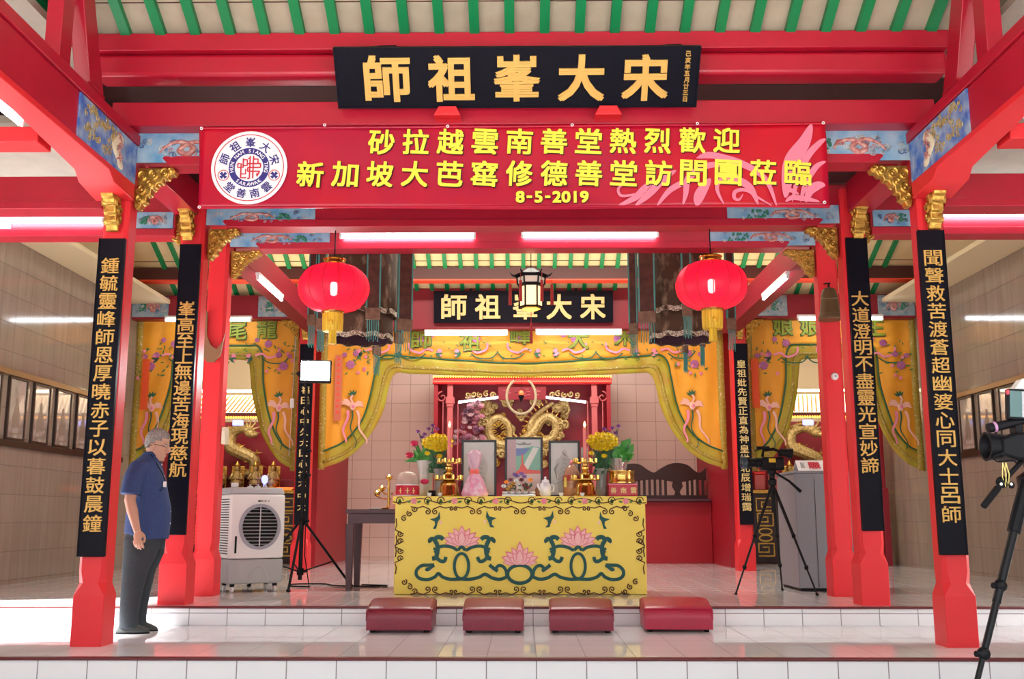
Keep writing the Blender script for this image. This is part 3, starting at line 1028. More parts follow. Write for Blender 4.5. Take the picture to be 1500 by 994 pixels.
# hem rods seen as pale folds at top and bottom
for z in (bz1 - .012, bz0 + .012):
    MB().tube([(bx0 + .02, YBN - .004, z), (0, YBN - .006, z + .004), (bx1, YBN - .004, z + .018 if z > 3.5 else z)], 0.009, 6).build('hem_rope', M['banner'], ban)
yb = YBN - 0.014
bm_, bd_ = MB(), MB()
rows = [('砂拉越雲南善堂熱烈歡迎', 559, 1064, 209), ('新加坡大芭窰修德善堂訪問團莅臨', 455, 1168, 256)]
for txt, u0, u1, v in rows:
    for k, c in enumerate(txt):
        p = at(u0 + (u1 - u0) * k / (len(txt) - 1), v - 3 * (k / len(txt)), YBN)
        glyph(bm_, c, .028, p.x, p.z, .19, yb, .003, None, 1.0, math.radians(3), True)
        glyph(bd_, c, .028, p.x + .007, p.z - .007, .19, yb + .004, .003, None, 1.0, math.radians(3), True)
for k, c in enumerate('8-5-2019'):
    p = at(762 + 13.4 * k, 289, YBN)
    glyph(bm_, c, .045, p.x, p.z, .118, yb, .003, None, 1.12)
    glyph(bd_, c, .045, p.x + .005, p.z - .005, .118, yb + .004, .003, None, 1.12)
bm_.build('lettering', M['banner_yellow'], ban, smooth=0)
bd_.build('lettering_shadow', M['banner_dark'], ban, smooth=0)


def uvp(pts, Y=YBN):
    return [P(u, v, Y) for u, v in pts]


def leaf_w(n, w):
    return [w * (0.12 + math.sin(PI * i / (n - 1)) ** 0.8) for i in range(n)]


fl = MB()
for pts, w in (([(1150, 290), (1153, 262), (1160, 235), (1178, 208), (1188, 183)], 20), ([(1160, 296), (1168, 262), (1182, 230), (1200, 210), (1209, 204)], 9), ([(1172, 296), (1180, 268), (1195, 245), (1209, 237)], 8),
               ([(1110, 300), (1098, 275), (1075, 262), (1052, 255)], 10), ([(1180, 297), (1186, 280), (1198, 272), (1208, 272)], 12), ([(1060, 300), (1050, 272), (1075, 240), (1040, 226), (1020, 232)], 7),
               ([(1137, 302), (1120, 262), (1085, 240), (1050, 230), (1020, 232)], 9), ([(905, 302), (930, 290), (945, 275), (960, 262)], 9), ([(930, 302), (950, 285), (972, 262), (990, 250)], 10),
               ([(962, 302), (980, 280), (1000, 268), (1010, 262)], 8), ([(1000, 300), (1004, 285), (1008, 262), (1030, 245), (1055, 242), (1068, 250)], 9), ([(1020, 302), (1025, 285), (1040, 262)], 14),
               ([(918, 268), (906, 276), (908, 286), (920, 287), (950, 280)], 4), ([(1088, 285), (1082, 293), (1075, 290), (1077, 281), (1092, 279), (1110, 290), (1130, 302)], 5),
               ([(1200, 296), (1180, 292), (1160, 290), (1150, 296)], 7), ([(1170, 285), (1155, 278), (1146, 279)], 6)):
    sp_ = smooth_pts(uvp(pts), 6)
    fl.strip(sp_, [k * .0051 for k in leaf_w(len(sp_), w)], yb + .003, yb + .0045)
fl.build('flourish', M['banner_pink'], ban, smooth=0)
ey = MB()
for u, v in ((296, 189), (476, 184), (656, 186), (838, 184), (1021, 182), (1205, 181), (293, 304), (1207, 297)):
    p = at(u, v, YBN)
    ey.tube([(p.x + .009 * math.cos(a), YBN - .016, p.z + .009 * math.sin(a)) for a in [2 * PI * i / 10 for i in range(11)]], .004, 5)
ey.build('eyelet', M['white'], ban)
# round emblem
ec = at(365.5, 246, YBN)
S = .0050


def disc(m, cx, cz, r, y0, y1, n=48):
    m.prism([(cx + r * math.cos(2 * PI * i / n), cz + r * math.sin(2 * PI * i / n)) for i in range(n)], y0, y1)


def ringm(m, cx, cz, r, w, y0, y1, n=48):
    m.strip([(cx + r * math.cos(2 * PI * i / n), cz + r * math.sin(2 * PI * i / n)) for i in range(n + 1)], w, y0, y1)


m = MB()
disc(m, ec.x, ec.z, 57 * S, yb + .004, yb + .008)
em = m.build('emblem', M['logo_white'], ban, smooth=0)
mr, mb_, mw = MB(), MB(), MB()
ringm(mr, ec.x, ec.z, 51.5 * S, 1.2 * S, yb + .002, yb + .004)
ringm(mb_, ec.x, ec.z, 26 * S, 9 * S, yb + .001, yb + .004)
for sx in (-1, 1):
    ringm(mr, ec.x + sx * 38 * S, ec.z - 12 * S, 8 * S, 1 * S, yb + .002, yb + .004, 24)
    for a in range(4):
        q = a * PI / 2 + PI / 4
        mb_.strip([(ec.x + sx * 38 * S, ec.z - 12 * S), (ec.x + sx * 38 * S + 5.6 * S * math.cos(q), ec.z - 12 * S + 5.6 * S * math.sin(q))], [2 * S, 5 * S], yb + .001, yb + .004)


def on_arc(mm, txt, off, r, a0, a1, size, inward, sx=1.0, fit=False):
    for k, c in enumerate(txt):
        a = math.radians(a0 + (a1 - a0) * k / max(len(txt) - 1, 1))
        rot = (PI / 2 - a) if not inward else (-PI / 2 - a)
        glyph(mm, c, off, ec.x + r * math.cos(a), ec.z + r * math.sin(a), size, yb + .0005, .002, None, sx, rot, fit)


on_arc(mb_, '師祖峯大宋', .018, 39.5 * S, 160, 18, 14.5 * S, False, 1, True)
on_arc(mb_, '堂善南雲', .018, 41 * S, 228, 312, 13.5 * S, True, 1, True)
on_arc(mw, 'HUN NAM SIANG TNG', .02, 26 * S, 192, -12, 7.6 * S, False)
on_arc(mw, 'SARAWAK', .02, 26.2 * S, 232, 308, 7.6 * S, True)
for a in ([(-17, 6), (-17, 0), (-9, 0), (-9, 14)], [(-17, 6), (-12, 6), (-12, -16)], [(-9, 12), (-3, 12), (-3, 3), (-9, 3)], [(-4, -16), (-12, -16), (-12, -9)], [(-5, -2), (-5, -10), (-12, -10)],
          [(1, 18), (1, -17)], [(6, 18), (6, -17)], [(-2, 6), (17, 6)], [(-2, 0), (17, 0)], [(-2, -6), (16, -6)], [(1, 14), (-2, 14)], [(6, 13), (13, 13), (13, 6)], [(17, 6), (17, 0)], [(-2, 0), (-2, -6)], [(1, -17), (-2, -17)],
          [(16, -6), (12, -14), (12, -9)]):
    mr.strip([(ec.x + p * S, ec.z + q * S) for p, q in a], 2.0 * S, yb + .001, yb + .004)
mr.build('emblem_red_marks', M['logo_red'], em, smooth=0)
mb_.build('emblem_blue_marks', M['logo_blue'], em, smooth=0)
mw.build('emblem_ring_letters', M['logo_white'], em, smooth=0)


# ------------------------------------------------------------------ red lanterns
M['lantern'] = bpy.data.materials.new('red_lantern_cloth')
mm = M['lantern']
mm.use_nodes = True
t_ = mm.node_tree
for n_ in list(t_.nodes):
    t_.nodes.remove(n_)
o_ = t_.nodes.new('ShaderNodeOutputMaterial')
tl = t_.nodes.new('ShaderNodeBsdfTranslucent')
tl.inputs[0].default_value = (1.0, 0.012, 0.05, 1)
tp = t_.nodes.new('ShaderNodeBsdfTransparent')
tp.inputs[0].default_value = (1.0, 0.22, 0.25, 1)
df = t_.nodes.new('ShaderNodeBsdfPrincipled')
df.inputs['Base Color'].default_value = (0.85, 0.004, 0.035, 1)
df.inputs['Roughness'].default_value = 0.4
m1 = t_.nodes.new('ShaderNodeMixShader')
m1.inputs[0].default_value = 0.10
m2 = t_.nodes.new('ShaderNodeMixShader')
m2.inputs[0].default_value = 0.5
t_.links.new(tl.outputs[0], m1.inputs[1])
t_.links.new(tp.outputs[0], m1.inputs[2])
t_.links.new(df.outputs[0], m2.inputs[1])
t_.links.new(m1.outputs[0], m2.inputs[2])
t_.links.new(m2.outputs[0], o_.inputs[0])
M['bulb'] = nmat('lit_lantern_bulb', (1, .9, .8), 0.5, emit=(1.0, 0.86, 0.72), estr=70.0)
M['rib'] = nmat('dark_red_lantern_rib', (0.30, 0.004, 0.02), 0.6)
M['tassel_yellow'] = add_noise(nmat('yellow_tassel_thread', (0.85, 0.55, 0.03), 0.6), (0.62, 0.36, 0.015), 60, 0.4, 0.6, 3, (1, 1, 0.05))


def red_lantern(c, label, ztop):
    t = thing('red_lantern', label, 'lantern', tuple(c), 0, 'round red lanterns', local=False)
    R_, H_ = .330, .225
    prof = []
    for i in range(17):
        a = -PI / 2 + PI * i / 16
        r = R_ * (abs(math.cos(a)) ** 0.72)
        prof.append((max(r, .10), H_ * math.sin(a) ** 1 if True else 0))
    MB().lathe(prof, c, 40, cap=False).build('lantern_body', M['lantern'], t)
    m = MB()
    for k in range(14):
        q = 2 * PI * k / 14 + .1
        m.tube([(c[0] + (r + .001) * math.cos(q), c[1] + (r + .001) * math.sin(q), c[2] + z) for r, z in prof], .0042, 5)
    m.build('lantern_rib', M['rib'], t)
    MB().lathe([(.105, .215), (.112, .222), (.10, .235), (.10, .262), (.108, .268), (.108, .276), (.09, .278)], c, 24).build('top_cap', M['brass'], t)
    MB().lathe([(.10, -.215), (.108, -.22), (.108, -.232), (.095, -.245)], c, 24).build('bottom_ring', M['brass'], t)
    MB().tube([(c[0], c[1], c[2] + .27), (c[0], c[1], ztop)], .006, 6).build('hanging_cord', M['black'], t)
    MB().lathe([(.012, .06), (.03, .05), (.034, .0), (.03, -.06), (.012, -.07)], c, 12).build('bulb', M['bulb'], t)
    MB().lathe([(.096, -.24), (.098, -.30), (.093, -.40), (.088, -.41)], c, 28).build('tassel_skirt', M['tassel_yellow'], t)
    m = MB().lathe([(.034, -.40), (.036, -.47), (.040, -.525)], c, 16)
    m.build('tassel', M['tassel_yellow'], t)
    MB().ball((c[0] - .0, c[1] - .1, c[2] - .34), (.028, .012, .03), 8, 6).build('tassel_knot', M['tassel_yellow'], t)
    return t


red_lantern(at(489, 422, 9.28), 'round red cloth lantern with yellow tassel hanging left of centre', 3.56)
red_lantern(at(1042, 418, 9.28), 'round red cloth lantern with yellow tassel hanging right of centre', 3.56)

# palace lantern
pc = at(778, 452, 11.5)
pl = thing('palace_lantern', 'small hexagonal black lantern with glowing panes and red tassels before the far sign board', 'lantern', tuple(pc), 0, local=False)
M['pane'] = nmat('glowing_cream_pane', (1, .85, .55), 0.5, emit=(1.0, 0.74, 0.36), estr=0.75)
M['pane_dim'] = nmat('painted_grey_pane', (0.55, 0.5, 0.42), 0.5, emit=(1.0, 0.9, 0.7), estr=0.12)
M['tassel_red'] = nmat('dark_red_tassel', (0.34, 0.02, 0.02), 0.7)


def hexring(r, z, a0=0.0):
    return [(pc.x + r * math.cos(a0 + PI / 3 * i), pc.y + r * math.sin(a0 + PI / 3 * i), pc.z + z) for i in range(6)]


m = MB()
for z0, z1, r in ((.005, .025, .145), (.255, .29, .15), (.36, .385, .175)):
    m.loft([hexring(r, z0), hexring(r, z1)])
m.build('frame_ring', M['black'], pl)
for i in range(6):
    a, b = hexring(.135, .0)[i], hexring(.135, .285)[i]
    m = MB().tube([a, b], .011, 6)
    a, b = hexring(.155, .28)[i], hexring(.165, .38)[i]
    m.tube([a, b], .010, 6)
    e = Vector(hexring(.17, .385)[i])
    d = (e - Vector((pc.x, pc.y, e.z))).normalized()
    m.tube([e, e + d * .05 + Vector((0, 0, .012)), e + d * .075 + Vector((0, 0, .04))], [.012, .010, .005], 6)
    m.build('frame_post', M['black'], pl)
    tp_ = e + d * .07
    m = MB().tube([tp_, tp_ - Vector((0, 0, .10))], .003, 5)
    m.tube([tp_ - Vector((0, 0, .10)), tp_ - Vector((0, 0, .34))], [.016, .020], 8)
    m.build('tassel', M['tassel_red'], pl)
m = MB().loft([hexring(.126, .02), hexring(.126, .26)], cap=False)
m.build('lit_pane', M['pane'], pl, smooth=0)
m = MB().loft([hexring(.146, .285), hexring(.158, .365)], cap=False)
m.build('upper_pane', M['pane_dim'], pl, smooth=0)
m = MB().loft([hexring(.225, .385), hexring(.16, .41), hexring(.05, .47)])
m.build('lantern_roof', M['black'], pl, smooth=0)
MB().tube([(pc.x, pc.y, pc.z + .46), (pc.x, pc.y, 5.10)], .006, 6).build('hanging_cord', M['black'], pl)
m = MB().tube([(pc.x, pc.y, pc.z), (pc.x, pc.y, pc.z - .22)], .004, 6).tube([(pc.x, pc.y, pc.z - .16), (pc.x, pc.y, pc.z - .40)], [.012, .016], 8)
m.build('bottom_tassel', M['tassel_red'], pl)
MB().lathe([(.11, -.004), (.07, -.02), (.02, -.03)], pc, 6).build('bottom_fringe', M['led'], pl, smooth=0)


# ------------------------------------------------------------------ hanging brocade canopies
def canopy(c, label, offs):
    cx, cy = c
    t = thing('hanging_canopy', label, 'canopy', (cx, cy, 2.78), 0, 'cylindrical brocade canopies', local=False)

    def tier(name, r, z0, z1):
        n = 64
        rr = [[(cx + (r + (.012 * math.sin(8 * a) if k == 0 else 0)) * math.cos(a), cy + (r + (.012 * math.sin(8 * a) if k == 0 else 0)) * math.sin(a), z0 + (z1 - z0) * k / 3 + (.012 * math.sin(11 * a) if k == 0 else 0)) for a in [2 * PI * i / n for i in range(n)]] for k in range(4)]
        o = MB().loft(rr, cap=False).build(name, M['canopy'], t)
        s2 = o.modifiers.new('thickness', 'SOLIDIFY')
        s2.thickness = 0.008
        f = MB().loft([[(cx + (r + .009) * math.cos(a), cy + (r + .009) * math.sin(a), z0 + .012 * math.sin(11 * a) + z) for a in [2 * PI * i / n for i in range(n)]] for z in (-.004, .05)], cap=False).build('sequin_trim', M['seq'], o)
        return o

    tier('lower_tier', .345, 2.79, 3.12)
    tier('upper_tier', .375, 3.06, 4.0)
    MB().loft([[(cx + .33 * math.cos(a), cy + .33 * math.sin(a), z) for a in [2 * PI * i / 32 for i in range(32)]] for z in (2.80, 3.95)], cap=False).build('lining', M['canopy_in'], t)
    MB().lathe([(.56, 0), (.57, .03), (.3, .08), (.05, .12)], (cx, cy, 4.0), 32).build('top_disc', M['ribbon_brown'], t)
    MB().tube([(cx, cy, 4.1), (cx, cy, 5.2)], .01, 6).build('hanging_cord', M['black'], t)
    for dx, w, front, zb in offs:
        dy = -math.sqrt(max(.54 ** 2 - dx ** 2, 0.0)) * (1 if front else -1)
        x, y = cx + dx, cy + dy
        ang = math.atan2(dy, dx) + PI / 2
        m = MB()
        m.M = Matrix.Translation((x, y, 0)) @ Matrix.Rotation(ang * .35, 4, 'Z')
        m.box(-w / 2, w / 2, -.006, .006, zb + .12, 4.0)
        o = m.build('ribbon', M['ribbon_brown'], t, smooth=0)
        for e in (-1, 1):
            m = MB()
            m.M = Matrix.Translation((x, y, 0)) @ Matrix.Rotation(ang * .35, 4, 'Z')
            m.box(e * w / 2 - .008, e * w / 2 + .008, -.009, .009, zb + .12, 4.0)
            m.build('ribbon_edge', M['tassel_green'], o, smooth=0)
        m = MB()
        m.M = Matrix.Translation((x, y, 0)) @ Matrix.Rotation(ang * .35, 4, 'Z')
        m.box(-w / 2 - .008, w / 2 + .008, -.012, .012, zb, zb + .125)
        m.build('ribbon_cuff', M['ribbon_tan'], o, bevel=.004)
        m = MB()
        m.M = Matrix.Translation((x, y, 0)) @ Matrix.Rotation(ang * .35, 4, 'Z')
        for k in range(6):
            q = -w / 2 + w * (k + .5) / 6
            m.tube([(q, 0, zb + .005), (q + .004, 0, zb - .10), (q - .003, .004, zb - .21 - .02 * (k % 2))], .0048, 5)
        m.build('tassel', M['tassel_green'], o)


M['seq'] = add_noise(nmat('silver_sequin_trim', (0.20, 0.12, 0.07), 0.5), (0.62, 0.55, 0.45), 60, 0.45, 0.6)
c0, c1 = at(530, 440, 10.95), at(997, 440, 10.95)
canopy((c0.x, c0.y), 'faded brown brocade cylinder canopy with teal tassels behind the left red lantern',
       [(.20, .135, True, 2.93), (.36, .10, False, 2.83), (.50, .15, True, 2.87), (-.36, .085, True, 2.84), (-.50, .09, True, 2.92), (.10, .12, False, 2.72)])
canopy((c1.x, c1.y), 'faded brown brocade cylinder canopy with teal tassels behind the right red lantern',
       [(-.41, .165, True, 2.92), (-.02, .09, True, 2.95), (.30, .10, False, 2.80), (.50, .10, True, 2.87), (-.53, .09, True, 2.84), (.12, .12, False, 2.74)])


# ------------------------------------------------------------------ shrine curtains
YCU = 15.27


def curtain(cx, hw, ztop, zb, inner, green, label, letters, seed, hx=1.0):
    """inner / green: matching half outlines as (dx, z) from the top centre to the outer bottom corner"""
    t = thing('shrine_curtain', label, 'curtain', (cx, YCU, zb), 0, 'yellow silk shrine curtains', local=False)
    def full(h):
        return [(cx - dx, z) for dx, z in h[::-1]] + [(cx + dx, z) for dx, z in h[1:]]
    inn, gr = smooth_pts(full(inner), 5), smooth_pts(full(green), 5)
    n = len(gr)
    nc = 5 * (len(green) - 1)
    ci = 5 * (len(green) - 1 - 3)
    outer = []
    for i in range(n):
        if i <= ci:
            outer.append((cx - hw, zb + (ztop - zb) * i / ci))
        elif i >= n - 1 - ci:
            outer.append((cx + hw, zb + (ztop - zb) * (n - 1 - i) / ci))
        else:
            outer.append((cx - hw + 2 * hw * (i - ci) / (n - 1 - 2 * ci), ztop))
    wav = lambda x, z: YCU + .016 * math.sin(11 * x + 1.5 * z + seed) + .010 * math.sin(23 * x - 3 * z)
    def sheet(name, A_, B_, rows, mat, dy=0.0, par=t):
        m = MB()
        g = []
        for (ax, az), (bx, bz) in zip(A_, B_):
            g.append([m._v((ax + (bx - ax) * k / rows, wav(ax + (bx - ax) * k / rows, az + (bz - az) * k / rows) + dy, az + (bz - az) * k / rows)) for k in range(rows + 1)])
        for i in range(len(g) - 1):
            for k in range(rows):
                m._f([g[i][k], g[i + 1][k], g[i + 1][k + 1], g[i][k + 1]])
        o = m.build(name, mat, par, fix=True, smooth=80)
        s2 = o.modifiers.new('thickness', 'SOLIDIFY')
        s2.thickness = 0.006
        return o
    sheet('silk_panel', outer, gr, 10, M['silk'])
    bo = sheet('border', gr, inn, 4, M['silk_border'])
    MB().tube([(x, wav(x, z) - .008, z) for x, z in gr], .013, 6).build('piping', M['cord_green'], bo)
    mid = [((a[0] * .48 + b[0] * .52), (a[1] * .48 + b[1] * .52)) for a, b in zip(gr, inn)]
    mid2 = [((a[0] * .28 + b[0] * .72), (a[1] * .28 + b[1] * .72)) for a, b in zip(gr, inn)]
    sheet('sequin_band', mid, mid2, 2, M['fringe'], -.010, bo)
    for e in (-1, 1):
        x0 = cx + e * (hw - .035)
        m = MB()
        g = []
        for k in range(30):
            z = zb - .02 + (ztop - zb) * k / 29
            g.append([m._v((x0 + q, wav(x0, z) - .014, z)) for q in (-.05, .0, .05)])
        for k in range(29):
            for j in range(2):
                m._f([g[k][j], g[k][j + 1], g[k + 1][j + 1], g[k + 1][j]])
        o = m.build('side_trim', M['fringe'], t, smooth=80)
        s2 = o.modifiers.new('thickness', 'SOLIDIFY')
        s2.thickness = 0.006
    y0 = YCU - .034
    if letters:
        m = MB()
        for c, x, z, s_ in letters:
            glyph(m, c, .018, x, z, s_, y0 - .004, .012, None, 1, 0, True)
        lt = m.build('lettering', M['silk_olive'], t, smooth=0)
        m = MB()
        for c, x, z, s_ in letters:
            glyph(m, c, .042, x, z, s_ * 1.03, y0 + .010, .008, None, 1, 0, True)
        m.build('lettering_outline', M['cord_green'], lt, smooth=0)
    pk, pu, gn, lf = MB(), MB(), MB(), MB()
    rnd = random.Random(seed)
    def flower(x, z, r, mb):
        for k in range(7):
            a = 2 * PI * k / 7
            mb.ball((x + r * .62 * math.cos(a), y0, z + r * .62 * math.sin(a)), (r * .42, .008, r * .36), 7, 4)
        mb.ball((x, y0 - .005, z), (r * .35, .008, r * .35), 7, 4)
    def leaf(x, z, r, a, mb):
        mb.strip([(x, z), (x + r * .5 * math.cos(a), z + r * .5 * math.sin(a)), (x + r * math.cos(a), z + r * math.sin(a))], [.006, r * .38, .004], y0, y0 + .006)
    def wavy(x, z, L, amp, ph, dxz, w, mb):
        pts = [(x + dxz[0] * L * i / 15 + amp * math.sin(ph + i * .55) * (.4 + i / 15), z + dxz[1] * L * i / 15) for i in range(16)]
        mb.strip(pts, [w * (1 - .5 * i / 15) for i in range(16)], y0 - .002, y0 + .004)
    for e in (-1, 1):
        fx = cx + e * (hw * hx)
        pp, pk2, gn2 = MB(), MB(), MB()
        # phoenix
        zc = zb + .92
        for w_, a in ((.20, 2.6), (.17, .35)):
            mbx = pp
            for q in range(3):
                aa = a + (q - 1) * .22
                mbx.strip([(fx, zc), (fx + w_ * .6 * math.cos(aa), zc + w_ * .6 * math.sin(aa) + .01), (fx + w_ * math.cos(aa), zc + w_ * math.sin(aa) - .03)], [.035, .042, .012], y0, y0 + .005)
        pp.ball((fx, y0, zc), (.045, .012, .06), 8, 6)
        pk2.ball((fx + .01, y0 - .006, zc), (.03, .01, .03), 8, 6)
        pp.strip([(fx, zc + .05), (fx + e * .03, zc + .12), (fx, zc + .17)], .03, y0, y0 + .005)
        for a in (.9, 1.5, 2.1, 2.7):
            leaf(fx, zc + .16, .09, a, gn2)
        wavy(fx - .07, zc - .06, .48, .03, 0, (-.12, -1), .045, pk2)
        wavy(fx - .02, zc - .06, .56, .035, 1, (.10, -1), .022, gn2)
        wavy(fx + .06, zc - .06, .50, .03, .5, (.28, -1), .04, pp)
        # flowers and leaves
        for dx, dz, r in ((.05, 1.55, .07), (-.03, 1.72, .05), (.14, 1.70, .04)):
            flower(fx + e * dx, zb + dz, r, pu)
        for k in range(16):
            leaf(fx + rnd.uniform(-.24, .24), zb + rnd.uniform(1.38, 1.85), rnd.uniform(.05, .08), rnd.uniform(0, 6.3), lf)
        for k in range(4):
            flower(fx + rnd.uniform(-.24, .2), zb + rnd.uniform(1.35, 1.8), .028, pk)
        ph = pp.build('phoenix_embroidery', M['silk_palepink'], t)
        pk2.build('tail_plume', M['silk_pink'], ph)
        gn2.build('crest_and_tail_feather', M['cord_green'], ph)
    # dragons along the top
    nd = max(3, round(hw * 2.3))
    for k in range(nd):
        x = cx - hw * .86 + 2 * hw * .86 * (k + .5) / nd
        e = 1 if k % 2 else -1
        z = ztop - .62
        pts = smooth_pts([(x - e * .22, z + .10), (x - e * .20, z + .0), (x - e * .06, z - .05), (x + e * .04, z + .01), (x + e * .14, z - .02)], 4)
        pk.strip(pts, .030, y0, y0 + .005)
        pts = smooth_pts([(x - e * .38, z - .03), (x - e * .28, z - .13), (x - e * .08, z - .13), (x + e * .03, z - .06)], 4)
        gn.strip(pts, .018, y0 + .001, y0 + .006)
        for q in range(5):
            leaf(x + e * .18, z - .06, .11, (0 if e > 0 else PI) + e * (q - 2) * .35, pk if q % 2 else gn)
        flower(x - e * .05, z + .16, .06, pu)
        flower(x + e * .12, z + .22, .04, pu)
        flower(x + e * .24, z - .02, .035, pk)
        for q in range(11):
            leaf(x + rnd.uniform(-.35, .35), z + rnd.uniform(-.16, .2), .05, rnd.uniform(0, 6), lf)
    pk.build('pink_embroidery', M['silk_pink'], t)
    pu.build('peony_embroidery', M['silk_purple'], t)
    gn.build('green_embroidery', M['cord_green'], t)
    lf.build('leaf_embroidery', M['yarn_leaf'], t)
    return t


def half(pts, c, Y=15.2):
    q0 = at(c, 500, Y).x
    return [(P(u, v, Y)[0] - q0, P(u, v, Y)[1]) for u, v in pts]


inn = half([(765, 551), (850, 549), (925, 546), (952, 546), (962, 566), (968, 592), (978, 617), (993, 641), (1013, 662), (1035, 676), (1060, 685)], 765)
grn = half([(765, 531), (860, 526), (942, 520), (968, 519), (979, 530), (984, 553), (991, 585), (1001, 613), (1019, 637), (1038, 651), (1060, 660)], 765)
inn[0] = (0, inn[0][1]); grn[0] = (0, grn[0][1])
mids = lambda u, v: at(u, v, YCU)
curtain(0.0, 3.02, 4.02, inn[-1][1], inn, grn, 'wide golden yellow silk curtain with olive border, framing the central altar shrine',
        [(c, mids(u, v).x, mids(u, v).z, .30) for c, u, v in (('師', 618, 497), ('祖', 689, 500), ('峰', 763, 490), ('大', 847, 497), ('宋', 915, 492))], 2, .84)
hi = [(0, 3.25), (.20, 3.25), (.36, 3.25), (.46, 3.22), (.50, 3.02), (.54, 2.72), (.62, 2.42), (.72, 2.12), (.86, 1.88), (1.02, 1.70), (1.22, 1.60)]
hg = [(0, 3.47), (.24, 3.47), (.44, 3.47), (.60, 3.46), (.68, 3.30), (.70, 2.95), (.76, 2.62), (.84, 2.32), (.94, 2.10), (1.06, 1.95), (1.22, 1.87)]
curtain(-4.60, 1.24, 3.95, 1.60, hi, hg, 'golden yellow silk curtain with olive border in front of the left side shrine',
        [(c, mids(u, v).x, mids(u, v).z, .29) for c, u, v in (('龍', 392, 482), ('尾', 348, 484))], 5, .77)
curtain(4.65, 1.27, 3.95, 1.60, hi, hg, 'golden yellow silk curtain with olive border in front of the right side shrine',
        [(c, mids(u, v).x, mids(u, v).z, .29) for c, u, v in (('娘', 1146, 478), ('娘', 1186, 478), ('生', 1280, 478))], 8, .77)
for i, (u, v0, v1, lab) in enumerate(((215, 526, 600, 'orange paper strip hanging on the left edge of the left shrine curtain'), (1105, 525, 597, 'orange paper strip hanging on the left edge of the right shrine curtain'), (497, 520, 616, 'dull red paper strip hanging on the left edge of the middle curtain'))):
    a, b = at(u, v0, YCU - .05), at(u, v1, YCU - .05)
    m = MB()
    m.box(a.x - .055, a.x + .055, YCU - .062, YCU - .056, b.z, a.z)
    o = m.build('paper_strip', nmat('orange_red_paper', (0.78, 0.10, 0.012) if i < 2 else (0.62, 0.16, 0.09), 0.7))
    m = MB()
    for k in range(10):
        zz = a.z - .06 - (a.z - b.z - .1) * k / 10
        m.box(a.x - .02, a.x + .02, YCU - .066, YCU - .0625, zz - .018, zz + .012)
    m.build('ink_marks', M['orange_red'], o, smooth=0)
    tag(o, lab, 'paper strip')

# ------------------------------------------------------------------ framed prints on the side walls
M['print'] = add_noise(nmat('pale_grey_glazed_print', (0.50, 0.46, 0.41), 0.06, coat=0.6), (0.20, 0.16, 0.13), 7, 0.45, 0.8, 6, (1, 1, 0.6))
M['frame_dark'] = nmat('dark_brown_frame', (0.035, 0.018, 0.012), 0.35)
M['rail'] = nmat('bronze_rail', (0.33, 0.20, 0.09), 0.35, 0.4)
for s in (-1, 1):
    n = SIDE[s]
    w = WL if s < 0 else WR
    xs_ = sorted((w, w - s * .05))
    struct(MB().box(xs_[0], xs_[1], 9.4, 14.9, 2.50, 2.57).build('trim_%d' % (5 + (s > 0)), M['rail'], bevel=.006))
    struct(MB().box(xs_[0], xs_[1], 9.4, 14.9, 1.69, 1.77).build('trim_%d' % (7 + (s > 0)), M['frame_dark'], bevel=.006))
    ordw = ['nearest', 'second', 'third', 'fourth', 'fifth', 'sixth', 'seventh']
    for k in range(6):
        y0 = 10.9 + .6 * k if s < 0 else 11.72 + .585 * k
        if y0 > 14.4:
            continue
        f = thing('picture_frame', 'tall dark framed glazed print on the %s wall, %s from the viewer in its row' % (n, ordw[k]), 'picture', (w, y0 + .21, 1.775), 0, 'framed prints on the side walls', local=False)
        q = sorted((w - s * .002, w - s * .035))
        for nm, ya, yb_, za, zb_ in (('frame_side', y0, y0 + .028, 1.775, 2.495), ('frame_side', y0 + .402, y0 + .43, 1.775, 2.495), ('frame_top', y0 + .028, y0 + .402, 2.468, 2.495), ('frame_bottom', y0 + .028, y0 + .402, 1.775, 1.80)):
            MB().box(q[0], q[1], ya, yb_, za, zb_).build(nm, M['frame_dark'], f, bevel=.003)
        q = sorted((w - s * .002, w - s * .022))
        pr = MB().box(q[0], q[1], y0 + .028, y0 + .402, 1.80, 2.468).build('print', M['print'], f, smooth=0)
        fg = MB()
        xx = w - s * .0225
        fg.ball((xx, y0 + .215, 2.22), (.0015, .04, .05), 10, 6)
        for (dy, dz, ry, rz_) in ((0, -.14, .07, .12), (.05, -.2, .05, .1), (-.05, -.22, .05, .1)):
            fg.ball((xx, y0 + .215 + dy, 2.22 + dz), (.0012, ry, rz_), 10, 6)
        fg.box(min(xx, xx - s * .001), max(xx, xx - s * .001), y0 + .08, y0 + .35, 1.84, 1.86)
        fg.build('drawn_figure', nmat('grey_ink', (0.26, 0.21, 0.17), 0.3) if 'ink' not in M else M['ink'], pr)

# ------------------------------------------------------------------ altar table with embroidered cloth
YT = 10.35
ZT = 1.112
al = thing('altar_table', 'long altar table covered by a bright yellow cloth embroidered with pink lotus flowers', 'altar', (-0.02, YT + .32, ZU), 0, local=False)
ax0, ax1 = -1.27, 1.225
m = MB()
m.box(ax0, ax1, YT, YT + .63, ZU + .002, 1.06)
cloth = m.build('cloth_skirt', M['cloth_yellow'], al, bevel=.008)
m = MB()
m.box(ax0 - .025, ax1 + .015, YT - .014, YT + .645, 1.036, ZT)
band = m.build('cloth_valance', M['cloth_yellow'], al, bevel=.006)
AY = YT - .001
CU = 761.5


def C7(x, y):
    return (570 + x / 5.23, 690 + y / 5.23)


def AP(pts, mir=False):
    o = []
    for x, y in pts:
        u, v = C7(x, y)
        if mir:
            u = 2 * CU - u
        o.append(P(u, v, YT))
    return o


